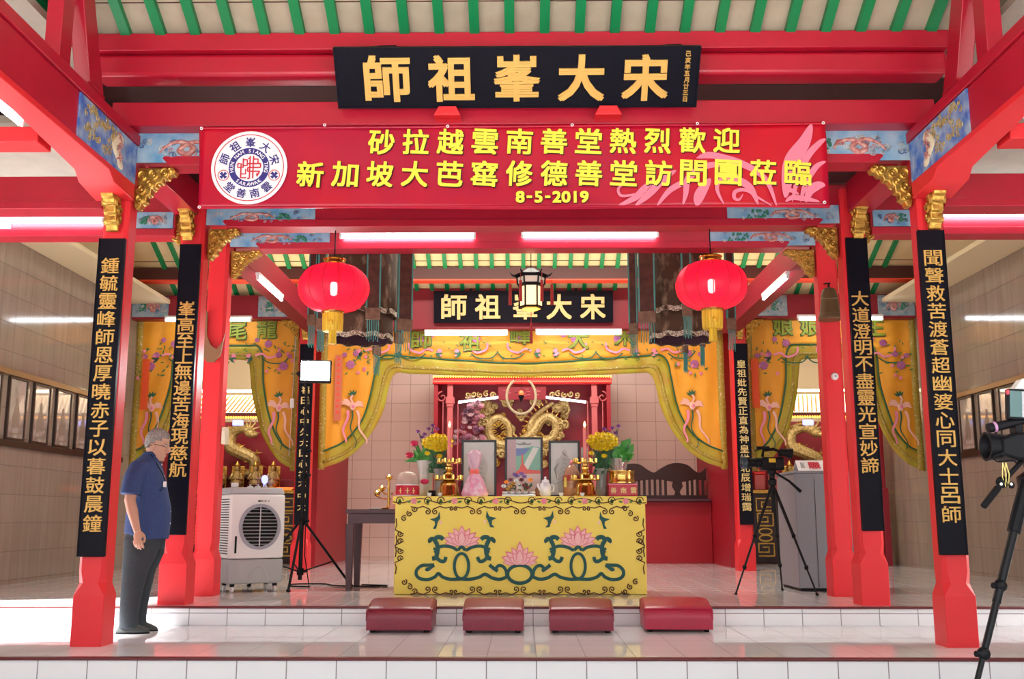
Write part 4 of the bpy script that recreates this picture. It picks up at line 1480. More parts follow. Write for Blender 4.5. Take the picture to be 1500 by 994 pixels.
PX = .00694
vm = MB()
for mir in (False, True):
    for pts, w in (([(345, 716), (300, 718), (250, 722), (212, 755), (210, 795), (240, 822), (300, 828), (350, 808), (378, 782), (410, 808), (470, 826), (550, 824), (620, 826), (690, 810), (735, 788), (790, 816), (850, 826), (905, 806)], 4.6),
                   ([(345, 716), (318, 735), (296, 752), (280, 744)], 5.0), ([(525, 606), (480, 580), (420, 572), (372, 582)], 4.4), ([(588, 606), (640, 580), (700, 572), (745, 585)], 4.4),
                   ([(415, 522), (395, 505), (365, 506), (352, 530), (368, 560), (372, 600), (366, 640), (356, 662), (330, 668)], 6.0), ([(358, 655), (390, 684), (422, 688), (436, 655)], 5.0), ([(352, 530), (330, 515), (312, 530), (318, 545)], 5.4), ([(340, 590), (365, 605), (345, 620)], 3.5),
                   ([(705, 522), (725, 505), (755, 506), (762, 530), (748, 560), (742, 600), (748, 640), (758, 662), (782, 668)], 6.0), ([(756, 655), (724, 684), (694, 688), (676, 655)], 5.0), ([(762, 530), (784, 515), (802, 530), (796, 545)], 5.4), ([(774, 590), (749, 605), (769, 620)], 3.5),
                   ([(768, 716), (800, 742), (832, 764)], 4.8), ([(815, 748), (838, 722), (872, 728), (895, 760), (902, 800)], 4.4)):
        s_ = smooth_pts(AP(pts, mir), 5)
        vm.strip(s_, w * PX, AY - .006, AY)
    cx, cz = AP([(555, 725)], mir)[0]
    vm.strip([(cx + 10.2 * PX * math.cos(a), cz + 17.5 * PX * math.sin(a)) for a in [2 * PI * i / 40 for i in range(41)]], 4.2 * PX, AY - .006, AY)
    vm.prism(AP([(515, 600), (555, 553), (598, 600), (575, 612), (555, 590), (535, 612)], mir), AY - .006, AY)
    for lf_ in ([(385, 308), (393, 360), (375, 385), (360, 440), (335, 440), (352, 410), (350, 385), (312, 366), (350, 358), (372, 345)], [(748, 300), (742, 350), (756, 375), (775, 428), (808, 430), (785, 405), (790, 375), (825, 357), (790, 350), (768, 345)]):
        vm.prism(AP(lf_, mir), AY - .006, AY)
cx, cz = P(CU, 840.5, YT)
vm.strip([(cx + 17.3 * PX * math.cos(a), cz + 12.5 * PX * math.sin(a)) for a in [2 * PI * i / 40 for i in range(41)]], 4.8 * PX, AY - .006, AY)
vm.build('vine_embroidery', M['yarn_green'], cloth, smooth=0)


def petal(m, cx, cz, L, w, a, y0, y1):
    d = Vector((math.cos(a), math.sin(a)))
    n = Vector((-d.y, d.x))
    pts = []
    for t, k in ((0, .25), (.2, .75), (.45, 1.0), (.7, .78), (.88, .38), (1.0, 0.02)):
        pts.append(Vector((cx, cz)) + d * L * t + n * w * k / 2)
    for t, k in ((.88, .38), (.7, .78), (.45, 1.0), (.2, .75), (0, .25)):
        pts.append(Vector((cx, cz)) + d * L * t - n * w * k / 2)
    m.prism([tuple(p) for p in pts], y0, y1)


for (u, v), tall in (((676.5, 796), 0), ((846.5, 796), 0), ((CU, 824), 1)):
    cx, cz = P(u, v, YT)
    a_, b_ = MB(), MB()
    for i, (dg, L, w) in enumerate(((2, 25, 9), (178, 25, 9), (18, 28, 10), (162, 28, 10), (38, 26, 10), (142, 26, 10), (62, 25, 10), (118, 25, 10), (90, 30 if tall else 26, 11), (30, 18, 10), (150, 18, 10), (58, 18, 10), (122, 18, 10), (90, 20, 12))):
        y = AY - .004 - .0012 * i
        petal(a_, cx, cz - (.01 if i > 8 else 0), L * PX, w * PX, math.radians(dg), y, AY)
        petal(b_, cx, cz - (.01 if i > 8 else 0), L * PX * .90, w * PX * .74, math.radians(dg), y - .0006, y)
    a_.build('lotus_petal_dark', M['yarn_pink'], cloth, smooth=0)
    b_.build('lotus_petal_light', M['yarn_palepink'], cloth, smooth=0)
bd = MB()
for mir in (False, True):
    for x, y in ((395, 395), (735, 390), (318, 752), (790, 752)):
        cx, cz = AP([(x, y)], mir)[0]
        petal(bd, cx, cz - .012, .035, .022, PI / 2, AY - .005, AY - .001)
bd.build('bud_embroidery', M['yarn_palepink'], cloth, smooth=0)

sb_ = MB()


def sc_line(pts, w=1.5):
    sb_.strip(pts, w * PX, AY - .004, AY)


def pair(u, v, up, horiz=True):
    """two facing spirals with a joining wave, the repeat of the border"""
    cx, cz = P(u, v, YT)
    for e in (-1, 1):
        if horiz:
            s_ = spiral(cx + e * 5.5 * PX, cz, 4.6 * PX, 1.3, 18, PI / 2 * -up, -e * up)
            sc_line([(cx + e * 30 * PX, cz + up * -7 * PX), (cx + e * 20 * PX, cz + up * -5 * PX), (cx + e * 12 * PX, cz - up * 7.5 * PX)] + s_)
        else:
            s_ = spiral(cx, cz + e * 5.5 * PX, 4.6 * PX, 1.3, 18, 0 if up < 0 else PI, e * up * 1)
            sc_line([(cx + up * 6 * PX, cz + e * 27 * PX), (cx + up * 5 * PX, cz + e * 18 * PX), (cx + up * 7 * PX, cz + e * 11 * PX)] + s_)


for u in (632, 697, CU, 826, 891):
    pair(u, 862.5, 1)
    pair(u, 749, -1)
for u in (664, 729, 794, 859):
    for v, up in ((866, 1), (745, -1)):
        cx, cz = P(u, v, YT)
        for e in (-1, 1):
            sc_line(spiral(cx + e * 3.4 * PX, cz, 3 * PX, 1.1, 12, PI / 2 * -up, -e * up))
for v in (787, 812):
    pair(586, v, -1, False)
    pair(2 * CU - 586, v, 1, False)
for u, e in ((600, 1), (2 * CU - 600, -1)):
    for v, f in ((752, 1), (859, -1)):
        for k in range(3):
            cx, cz = P(u + e * (k - 1) * 8, v + f * (1 - k) * 7, YT)
            sc_line(spiral(cx, cz, 4.4 * PX, 1.3, 16, 1 + k, e * f))
sb_.build('scroll_border', M['yarn_brown'], cloth, smooth=0)
# valance vine
vb, vl, vr = MB(), MB(), MB()
BY = YT - .0142
pts = [(P(576 + 370 * i / 240, 733 + 3.2 * math.sin(i / 240 * 2 * PI * 6.25 + .5), YT)) for i in range(241)]
vb.strip(pts, 1.4 * PX, BY - .004, BY)
for u in (586, 627, 646, 686, 705, 744, 779, 818, 837, 877, 896, 937):
    cx, cz = P(u, 733, YT)
    vb.strip([(cx + 5 * PX * math.cos(a), cz + 5.0 * PX * math.sin(a)) for a in [2 * PI * i / 20 for i in range(17)]], 1.2 * PX, BY - .004, BY)
    for dx, dz, L, a in ((0, -2, 5, 1.6), (-1, -3, 4.5, .6), (1, -3, 4.5, 2.6)):
        petal(vl, cx + dx * PX, cz + dz * PX, L * PX, 3.6 * PX, a, BY - .005, BY)
for u in (606.5, 666, 726, 797, 856.5, 916.5):
    cx, cz = P(u, 733.5, YT)
    for k in range(6):
        petal(vr, cx, cz, 5 * PX, 4 * PX, k * PI / 3, BY - .006 - .0003 * k, BY)
    for e in (-1, 1):
        petal(vl, cx + e * 5 * PX, cz - 2 * PX, 6 * PX, 3 * PX, PI / 2 - e * 1.2, BY - .005, BY)
vb.build('vine_line', M['yarn_brown'], band, smooth=0)
vl.build('leaf_embroidery', M['yarn_leaf'], band, smooth=0)
vr.build('rose_embroidery', M['yarn_pink'], band, smooth=0)

# ------------------------------------------------------------------ things standing on the altar
M['glass'] = nmat('clear_glass', (0.95, 0.95, 0.95), 0.03, trans=0.9, alpha=0.35)
M['ceramic'] = add_noise(nmat('grey_white_glazed_ceramic', (0.60, 0.58, 0.55), 0.2), (0.45, 0.43, 0.41), 12, .4, .7)
M['porcelain'] = nmat('white_porcelain', (0.78, 0.78, 0.84), 0.15)
M['leaf'] = add_noise(nmat('fresh_green_leaf', (0.03, 0.24, 0.03), 0.4), (0.08, 0.36, 0.05), 20)
M['leaf_dark'] = nmat('dark_green_stem', (0.02, 0.11, 0.035), 0.5)
M['mum'] = nmat('yellow_chrysanthemum_petal', (0.92, 0.74, 0.01), 0.55)
M['mum_eye'] = nmat('ochre_flower_centre', (0.75, 0.45, 0.01), 0.6)
M['carnation'] = nmat('crimson_petal', (0.66, 0.01, 0.10), 0.5)
M['orchid'] = nmat('purple_orchid_petal', (0.17, 0.02, 0.20), 0.5)
M['candle'] = nmat('pink_candle_wax', (0.82, 0.22, 0.20), 0.45)
M['flame'] = nmat('candle_flame', (1, .7, .2), 0.5, emit=(1.0, 0.62, 0.16), estr=12.0)
M['pink_wrap'] = add_noise(nmat('pink_cellophane_wrap', (0.80, 0.34, 0.50), 0.25), (0.88, 0.66, 0.76), 22, .4, .65, 5, bump=0.6)
M['pink_bow'] = nmat('coral_ribbon_bow', (0.85, 0.17, 0.14), 0.4)
M['red_box'] = nmat('crimson_lacquer_box', (0.52, 0.01, 0.035), 0.35)


def wob(c, k):
    return c


def flower_head(m, c, r, n=9, seed=0, cup=.35):
    """round flower of n petals facing the viewer and upward"""
    c = Vector(c)
    fwd = Vector((.15 * math.sin(seed), -.75, .65)).normalized()
    a = fwd.orthogonal().normalized()
    b = fwd.cross(a)
    for k in range(n):
        q = 2 * PI * k / n + seed
        d = a * math.cos(q) + b * math.sin(q)
        tip = c + d * r + fwd * r * cup
        l = c + (a * math.cos(q - PI / n) + b * math.sin(q - PI / n)) * r * .62 + fwd * r * .1
        rr = c + (a * math.cos(q + PI / n) + b * math.sin(q + PI / n)) * r * .62 + fwd * r * .1
        v = [m._v(p) for p in (c - fwd * r * .3, l, tip, rr)]
        m._f(v)
    m.ball(c, r * .35, 6, 4)


def leaf3(m, base, tip, w, droop=0.0):
    base, tip = Vector(base), Vector(tip)
    d = tip - base
    side = d.cross(Vector((0, -1, .3))).normalized() * w / 2
    mid = base.lerp(tip, .45) + Vector((0, 0, droop))
    ml = [m._v(p) for p in (base, mid - side, tip, mid + side)]
    c = m._v(mid - Vector((0, .15 * w, -.1 * w)))
    m._f([ml[0], ml[1], c]); m._f([ml[1], ml[2], c]); m._f([ml[2], ml[3], c]); m._f([ml[3], ml[0], c])


# domed jar
p = at(597, 720, 10.55)
t = thing('domed_jar', 'red drum shaped jar with a clear dome lid at the left end of the altar', 'jar', (p.x, 10.55, ZT), 0, local=False)
MB().lathe([(.112, .002), (.122, .01), (.122, .105), (.112, .125)], (p.x, 10.55, ZT), 32).build('drum', M['red_box'], t)
m = MB()
for z in (.006, .112):
    m.lathe([(.1235, z), (.1255, z + .004), (.1235, z + .009)], (p.x, 10.55, ZT), 32, cap=False)
m.build('white_rim', M['porcelain'], t)
m = MB()
for q in (-.5, .1, .6):
    x, y = p.x + .124 * math.sin(q), 10.55 - .124 * math.cos(q)
    m.box(x - .018, x + .018, y - .003, y, ZT + .055, ZT + .062)
    m.box(x - .004, x + .004, y - .003, y, ZT + .03, ZT + .088)
m.build('gilt_marks', M['gold_flat'], t, smooth=0)
MB().lathe([(.118, .122), (.121, .16), (.115, .20), (.095, .235), (.06, .255), (.015, .262)], (p.x, 10.55, ZT), 32).build('dome_lid', nmat('smoky_clear_plastic', (.80, .66, .58), .06, alpha=.42, coat=.5), t)
MB().lathe([(.03, .122), (.085, .13), (.09, .16), (.05, .20), (.02, .215)], (p.x, 10.55, ZT), 16).build('contents', nmat('brown_dried_incense', (.30, .10, .06), .8), t)


def vase_of(name, label, u, Y, prof, mat, group=None):
    p = at(u, 720, Y)
    t = thing(name, label, 'flowers', (p.x, Y, ZT), 0, group, local=False)
    MB().lathe(prof, (p.x, Y, ZT + .001), 24).build('vase', mat, t)
    return t, p.x


# left: red flowers
Yv = 10.91
t, x0 = vase_of('flower_vase', 'grey white vase with crimson carnations and leaves behind the domed jar', 623, Yv, [(.05, 0), (.062, .04), (.07, .16), (.085, .30), (.10, .38), (.088, .385), (.06, .30)], M['ceramic'])
rnd = random.Random(3)
m = MB()
for u, v in ((607, 650), (600, 667)):
    c = at(u, v, Yv - .06)
    for k in range(3):
        flower_head(m, (c.x, c.y - .01 * k, c.z), .055 - .012 * k, 11, k * .4, .2 + .2 * k)
m.build('carnation', M['carnation'], t)
m = MB()
for u, v in ((612, 632), (622, 636), (628, 628), (634, 623), (618, 640), (634, 634), (640, 628)):
    c = at(u, v, Yv)
    flower_head(m, c, .032, 5, rnd.uniform(0, 3), .1)
m.build('orchid_spray', M['orchid'], t)
m = MB()
for k in range(26):
    a = at(rnd.uniform(610, 632), rnd.uniform(665, 678), Yv + rnd.uniform(-.08, .05))
    b = at(rnd.uniform(595, 650), rnd.uniform(645, 676), Yv + rnd.uniform(-.12, .08))
    leaf3(m, a, b, .055, .01)
b = at(592, 676, Yv - .05)
leaf3(m, at(620, 674, Yv), b, .07, .02)
m.build('leaves', M['leaf'], t)
m = MB()
for u, v in ((607, 652), (600, 669), (634, 625), (614, 634)):
    m.tube([at(622, 690, Yv), at((u + 622) / 2 + 3, (v + 690) / 2, Yv), at(u, v, Yv)], .005, 5)
m.build('stems', M['leaf_dark'], t)
m = MB()
b = at(622, 705, 10.64)
m.ball(b, (.045, .02, .028), 10, 6)
m.build('red_bud', M['carnation'], t)


def mums(label, u0, v0, uv, Y, w, h, n, seed):
    t, x = vase_of('chrysanthemum_bunch', label, uv, Y, [(.045, 0), (.06, .03), (.055, .15), (.065, .26), (.078, .29), (.07, .29), (.05, .2)], nmat('patterned_grey_glass', (.42, .42, .40), .12, alpha=.75), 'yellow chrysanthemum bunches')
    rnd = random.Random(seed)
    heads, eyes, st, lv = MB(), MB(), MB(), MB()
    pts = []
    tries = 0
    while len(pts) < n and tries < 4000:
        tries += 1
        a, r = rnd.uniform(0, 2 * PI), math.sqrt(rnd.random())
        q = (u0 + w * r * math.cos(a), v0 + h * r * math.sin(a))
        if all((q[0] - b[0]) ** 2 + ((q[1] - b[1]) * 1.15) ** 2 > 21 for b in pts):
            pts.append(q)
    pts += [(u0 - .75 * w, v0 + h * 1.4), (u0 + .15 * w, v0 + h * 1.75)]
    for u, v in pts:
        c = at(u, v, Y - .10 + .10 * abs(u - u0) / w)
        for k in range(3):
            flower_head(heads, (c.x, c.y - .008 * k, c.z + .003 * k), .037 - .008 * k, 12, rnd.uniform(0, 3), .15 + .15 * k)
        eyes.ball((c.x, c.y - .028, c.z + .012), .010, 6, 4)
        st.tube([at(uv, 692, Y), at(uv + (u - uv) * .45, 675, Y), (c.x, c.y + .03, c.z - .02)], .004, 5)
    for k in range(46):
        a = at(uv + rnd.uniform(-8, 8), rnd.uniform(668, 694), Y + rnd.uniform(-.07, .04))
        b = at(uv + rnd.uniform(-19, 19), rnd.uniform(658, 698), Y + rnd.uniform(-.10, .05))
        leaf3(lv, a, b, .035, 0)
    heads.build('blossoms', M['mum'], t)
    eyes.build('blossom_centres', M['mum_eye'], t)
    st.build('stems', M['leaf_dark'], t)
    lv.build('leaves', M['leaf_dark'], t)
    return t


mums('round bunch of yellow chrysanthemums in a vase on the left half of the altar', 641, 648, 643, 10.76, 20, 11.5, 34, 4)
mums('round bunch of yellow chrysanthemums in a vase on the right half of the altar', 882, 647, 881, 10.70, 21, 12, 36, 9)

# right: leafy plant
Yv = 10.86
t, x0 = vase_of('leafy_plant', 'leafy green plant with purple orchids in silver wrapping behind the brass censer', 905, Yv, [(.06, 0), (.08, .05), (.085, .25), (.11, .37), (.12, .40), (.09, .39)], nmat('silver_foil_wrap', (.62, .60, .58), .3, .6))
m = MB()
for k in range(30):
    a = at(905 + rnd.uniform(-12, 14), rnd.uniform(660, 682), Yv + rnd.uniform(-.1, .05))
    b = at(905 + rnd.uniform(-17, 27), rnd.uniform(640, 682), Yv + rnd.uniform(-.16, .1))
    leaf3(m, a, b, .085, .015)
m.build('leaves', M['leaf'], t)
m = MB()
for u, v in ((885, 628), (892, 633), (897, 627), (902, 634), (906, 624), (890, 638), (912, 655), (918, 652), (908, 658)):
    flower_head(m, at(u, v, Yv), .034, 5, rnd.uniform(0, 3), .1)
m.build('orchid_spray', M['orchid'], t)
m = MB()
for u, v in ((890, 630), (904, 628), (915, 654)):
    m.tube([at(904, 690, Yv), at((u + 904) / 2, 660, Yv), at(u, v, Yv)], .005, 5)
m.build('stems', M['leaf_dark'], t)


def candelabra(u, Y, label):
    p = at(u, 720, Y)
    t = thing('candelabrum', label, 'candelabrum', (p.x, Y, ZT), 0, 'two tier brass candelabra', local=False)
    c = (p.x, Y, ZT)
    MB().lathe([(.115, .001), (.118, .012), (.105, .03), (.10, .09), (.092, .10), (.09, .13), (.06, .155), (.05, .165)], c, 32).build('base', M['brass'], t)
    for z, r, nm in ((.165, .155, 'lower_tray'), (.335, .135, 'upper_tray')):
        o = MB().lathe([(.03, z - .006), (r - .01, z - .004), (r, z + .004), (r, z + .010), (r - .006, z + .010), (r - .012, z + .002), (.03, z + .002)], c, 36).build(nm, M['brass'], t)
        for k in range(9):
            a = 2 * PI * k / 9 + .2
            m = MB().lathe([(.008, z), (.013, z + .006), (.0135, z + .05), (.010, z + .05), (.009, z + .02)], (p.x + (r - .02) * math.cos(a), Y + (r - .02) * math.sin(a), ZT), 10)
            m.build('candle_cup', M['brass'], o)
    MB().lathe([(.045, .165), (.035, .19), (.05, .215), (.052, .235), (.03, .25), (.026, .262), (.042, .278), (.044, .295), (.025, .31), (.03, .332)], c, 24).build('stem', M['brass'], t)
    MB().lathe([(.012, .33), (.02, .338), (.022, .38), (.018, .38)], c, 16).build('candle_cup', M['brass'], t)
    cd = MB().lathe([(.0195, .35), (.018, .70), (.008, .706)], c, 16).build('candle', M['candle'], t)
    MB().lathe([(.004, .706), (.012, .722), (.010, .738), (.002, .765)], c, 10).build('flame', M['flame'], cd)
    return t


candelabra(657.5, 10.52, 'two tier brass candelabrum with a lit pink candle on the left half of the altar')
candelabra(857.5, 10.52, 'two tier brass candelabrum with a lit pink candle on the right half of the altar')

# pink wrapped offering
p = at(695, 720, 10.50)
t = thing('wrapped_offering', 'pink cellophane wrapped cone with a coral bow, right of the left candelabrum', 'gift', (p.x, 10.5, ZT), 0, local=False)


def crumple(prof, c, seg, amp, seed, nf):
    rg = []
    for r, z in prof:
        rg.append([(c[0] + r * (1 + amp * math.sin(nf * a + 9 * z + seed) + amp * .6 * math.sin(nf * 2.3 * a - 14 * z)) * math.cos(a), c[1] + r * (1 + amp * math.sin(nf * a + 9 * z + seed)) * math.sin(a), c[2] + z) for a in [2 * PI * i / seg for i in range(seg)]])
    return rg


m = MB().loft(crumple([(.125, .001), (.132, .03), (.115, .09), (.09, .15), (.06, .205), (.028, .25)], (p.x, 10.5, ZT), 40, .07, 1, 7))
m.build('wrapped_base', M['pink_wrap'], t, smooth=25)
m = MB().loft(crumple([(.026, .25), (.045, .31), (.06, .37), (.068, .43), (.03, .47)], (p.x, 10.5, ZT), 36, .22, 2, 5))
m.build('gathered_top', nmat('sheer_pink_cellophane', (.84, .55, .68), .25, alpha=.55), t, smooth=25)
m = MB()
for e in (-1, 1):
    for dz in (.012, -.012):
        m.ball((p.x + e * .026, 10.5 - .04, ZT + .25 + dz), (.026, .014, .016), 10, 6)
m.ball((p.x, 10.5 - .05, ZT + .25), (.012, .012, .014), 8, 6)
m.build('bow', M['pink_bow'], t)

# framed pictures
M['blackframe'] = nmat('black_wood_frame', (.012, .008, .010), .35)
M['paper'] = nmat('pale_grey_picture_paper', (.60, .62, .62), .12, coat=.4)
M['inkgrey'] = nmat('soft_grey_ink', (.24, .25, .25), .4)
for u0, u1, v0, lab in ((676, 727.5, 644, 'black framed grey figure picture behind the pink wrapped offering'), (739.5, 795, 640, 'black framed reflecting glass at the middle of the altar, reflection painted in as red pagoda and green roof'), (803.5, 849.5, 645, 'black framed grey figure picture behind the amber glass jar')):
    Yp = 10.90
    a, b = at(u0, v0, Yp), at(u1, v0, Yp)
    f = thing('picture_frame', lab, 'picture', ((a.x + b.x) / 2, Yp, ZT), 0, 'framed pictures on the altar', local=False)
    w = .024
    for nm, xa, xb, za, zb_ in (('frame_side', a.x, a.x + w, ZT, a.z), ('frame_side', b.x - w, b.x, ZT, a.z), ('frame_top', a.x + w, b.x - w, a.z - w, a.z), ('frame_bottom', a.x + w, b.x - w, ZT, ZT + w)):
        MB().box(xa, xb, Yp, Yp + .03, za, zb_).build(nm, M['blackframe'], f, bevel=.003)
    MB().box(a.x + w, b.x - w, Yp + .012, Yp + .018, ZT + w, a.z - w).build('picture', M['paper'], f, smooth=0)
    cx, W, z0, Hh = (a.x + b.x) / 2, b.x - a.x - 2 * w, ZT + w, a.z - ZT - 2 * w
    y = Yp + .011
    if 'pagoda' in lab:  # reflection in the glass, painted as flat coloured shapes
        def poly(pts, mat, nm, k=0):
            MB().prism([(a.x + w + W * p, z0 + Hh * q) for p, q in pts], y - .0006 * k, y + .0005).build(nm, mat, f, smooth=0)
        poly([(.0, 0), (.27, 0), (.27, 1), (0, 1)], nmat('mauve_reflection', (.50, .36, .40), .2), 'reflection_margin')
        poly([(.27, .42), (1, .42), (1, .85), (.75, .88), (.27, .82)], nmat('green_roof_reflection', (.22, .48, .38), .2), 'reflection_roof', 1)
        poly([(.27, .7), (.5, .72), (.7, .84), (.27, .84)], nmat('blue_sky_reflection', (.16, .22, .48), .2), 'reflection_sky', 2)
        poly([(.42, .45), (.62, .45), (.95, .84), (.78, .86)], nmat('white_beam_reflection', (.72, .74, .72), .2), 'reflection_beam', 3)
        poly([(.27, .42), (.36, .46), (.42, .56), (.44, .74), (.47, .74), (.49, .56), (.60, .46), (1, .44), (1, .38), (.27, .38)], nmat('red_pagoda_reflection', (.74, .12, .10), .2), 'reflection_pagoda', 4)
        poly([(.27, .0), (1, 0), (1, .38), (.27, .38)], nmat('pink_paving_reflection', (.70, .56, .56), .2), 'reflection_ground', 1)
        m = MB()
        m.prism([(cx - .09, z0 + Hh * .93), (cx - .06, z0 + Hh * .90), (cx + .06, z0 + Hh * .90), (cx + .09, z0 + Hh * .93), (cx + .03, z0 + Hh * .925), (cx, z0 + Hh * .96), (cx - .03, z0 + Hh * .925)], y - .004, y)
        m.build('title_ornament', M['inkgrey'], f, smooth=0)
    else:
        m = MB()
        m.ball((cx, y, z0 + Hh * .80), (.028, .0015, .035), 10, 6)
        for dx, q, rx, rz_ in ((0, .66, .05, .08), (-.05, .55, .05, .09), (.05, .52, .045, .10), (0, .38, .07, .10), (-.03, .2, .045, .11), (.05, .22, .03, .10)):
            m.ball((cx + dx, y, z0 + Hh * q), (rx, .0012, rz_), 10, 6)
        m.build('drawn_robe', nmat('pale_ink_wash', (.46, .47, .47), .3), f)
        m = MB()
        for k in range(7):
            q = .2 + .09 * k
            m.strip([(cx - .10 + .02 * k, z0 + Hh * q), (cx - .02, z0 + Hh * (q + .07)), (cx + .07 - .01 * k, z0 + Hh * (q + .02))], .005, y - .003, y - .001)
        m.strip([(cx - .08, z0 + Hh * .3), (cx - .10, z0 + Hh * .5), (cx - .06, z0 + Hh * .62)], [.004, .03, .006], y - .003, y - .001)
        m.build('drawn_line', M['inkgrey'], f, smooth=0)
# narrow pane behind the right candelabrum
a, b = at(851, 655, 10.97), at(861, 655, 10.97)
o = MB().box(a.x, b.x, 10.97, 10.985, ZT, a.z).build('glass_card', nmat('pale_teal_glass', (.45, .56, .56), .1), bevel=.002)
tag(o, 'narrow pale teal glass card behind the right candelabrum', 'card')

# dish of flowers
p = at(760, 720, 10.52)
t = thing('flower_dish', 'silver tray of small cups with mixed orange, purple and white flowers at the altar centre', 'flowers', (p.x, 10.52, ZT), 0, local=False)
MB().box(p.x - .17, p.x + .17, 10.42, 10.62, ZT + .001, ZT + .022).build('tray', nmat('silver_tray', (.6, .6, .6), .3, .7), t, bevel=.006)
for k in range(5):
    x = p.x - .136 + .068 * k
    MB().lathe([(.022, .022), (.03, .03), (.032, .05), (.028, .05), (.02, .035)], (x, 10.47, ZT), 14).build('cup', M['grey_white'], t)
cols = [('orange_flower', (.85, .28, .01)), ('purple_flower', (.20, .10, .34)), ('white_flower', (.70, .70, .66)), ('maroon_flower', (.18, .02, .04)), ('ochre_flower', (.50, .26, .03))]
spots_ = [[(777, 703), (742, 706)], [(758, 697), (764, 694), (754, 695), (768, 698)], [(758, 709), (761, 714), (738, 712), (756, 704)], [(768, 711), (773, 714), (748, 703), (764, 703)], [(748, 712), (744, 716), (752, 708)]]
for (nm, c_), sp2 in zip(cols, spots_):
    m = MB()
    for u, v in sp2:
        c = at(u, v, 10.47)
        for k in range(2):
            flower_head(m, (c.x, c.y - .008 * k, c.z), .032 - .008 * k, 10, k, .2)
    m.build(nm, nmat(nm + '_petal', c_, .6), t)
m = MB()
for k in range(26):
    a = at(rnd.uniform(742, 778), rnd.uniform(712, 719), 10.5)
    leaf3(m, a, a + Vector((rnd.uniform(-.05, .05), rnd.uniform(-.05, .02), rnd.uniform(.0, .06))), .03)
m.build('leaves', M['leaf_dark'], t)
# a pear shaped brown gourd and small cups
p = at(787.5, 720, 10.68)
o = MB().lathe([(.02, .001), (.036, .02), (.038, .045), (.024, .075), (.02, .095), (.01, .10)], (p.x, 10.68, ZT), 18).build('small_jar', nmat('brown_glazed_jar', (.32, .14, .08), .25))
tag(o, 'tiny brown glazed jar right of the flower dish', 'jar')
for u, lab in ((629, 'small white tea cup left of the left candelabrum base'), (644, 'small white tea cup touching the left candelabrum base'), (822, 'small white tea cup left of the amber glass jar'), (853, 'small white tea cup in front of the right candelabrum base')):
    p = at(u, 720, 10.40)
    o = MB().lathe([(.013, .001), (.02, .01), (.024, .035), (.021, .035), (.014, .012)], (p.x, 10.40, ZT), 16).build('tea_cup', M['porcelain'])
    tag(o, lab, 'cup', 'small tea cups')
p = at(632, 720, 10.56)
o = MB().box(p.x - .035, p.x + .035, 10.60, 10.66, ZT + .001, ZT + .065).build('incense_box', M['black'], bevel=.006)
tag(o, 'small black box between the vase and the left candelabrum', 'box')
# porcelain pot
p = at(799, 720, 10.52)
t = thing('porcelain_pot', 'white porcelain lidded pot right of the altar centre', 'pot', (p.x, 10.52, ZT), 0, local=False)
MB().lathe([(.045, .001), (.058, .02), (.060, .09), (.05, .13), (.036, .145)], (p.x, 10.52, ZT), 24).build('body', M['porcelain'], t)
MB().lathe([(.042, .146), (.036, .165), (.012, .175), (.012, .185), (.016, .192), (.006, .20)], (p.x, 10.52, ZT), 20).build('lid', M['porcelain'], t)
MB().tube([(p.x + .055, 10.52, ZT + .12), (p.x + .085, 10.52, ZT + .11), (p.x + .082, 10.52, ZT + .06), (p.x + .057, 10.52, ZT + .045)], .007, 8).build('handle', M['porcelain'], t)
MB().tube([(p.x - .05, 10.5, ZT + .06), (p.x - .075, 10.48, ZT + .10), (p.x - .08, 10.48, ZT + .13)], [.014, .010, .007], 8).build('spout', M['porcelain'], t)
# amber jar
p = at(838, 720, 10.77)
t = thing('glass_jar', 'domed amber glass jar with pink knob, left of the right candelabrum', 'jar', (p.x, 10.77, ZT), 0, local=False)
MB().lathe([(.085, .001), (.095, .02), (.098, .16), (.09, .22), (.07, .28), (.04, .325), (.018, .335)], (p.x, 10.77, ZT), 28).build('glass_body', nmat('amber_glass', (.78, .40, .26), .08, alpha=.5, coat=.5), t)
MB().lathe([(.02, .001), (.082, .006), (.084, .10), (.06, .15), (.02, .17)], (p.x, 10.77, ZT), 20).build('contents', add_noise(nmat('red_gold_contents', (.40, .05, .03), .5), (.62, .46, .12), 40, .45, .55), t)
MB().lathe([(.085, .16), (.099, .165), (.092, .222), (.086, .22)], (p.x, 10.77, ZT), 28, cap=False).build('red_collar', nmat('red_gauze', (.62, .06, .05), .4, alpha=.6), t)
MB().lathe([(.012, .335), (.024, .345), (.026, .36), (.012, .378), (.004, .385)], (p.x, 10.77, ZT), 16).build('knob', M['silk_pink'], t)
o = MB().box(p.x - .085, p.x - .062, 10.655, 10.661, ZT + .10, ZT + .20).build('yellow_tag', nmat('yellow_paper_tag', (.8, .66, .12), .6), t)
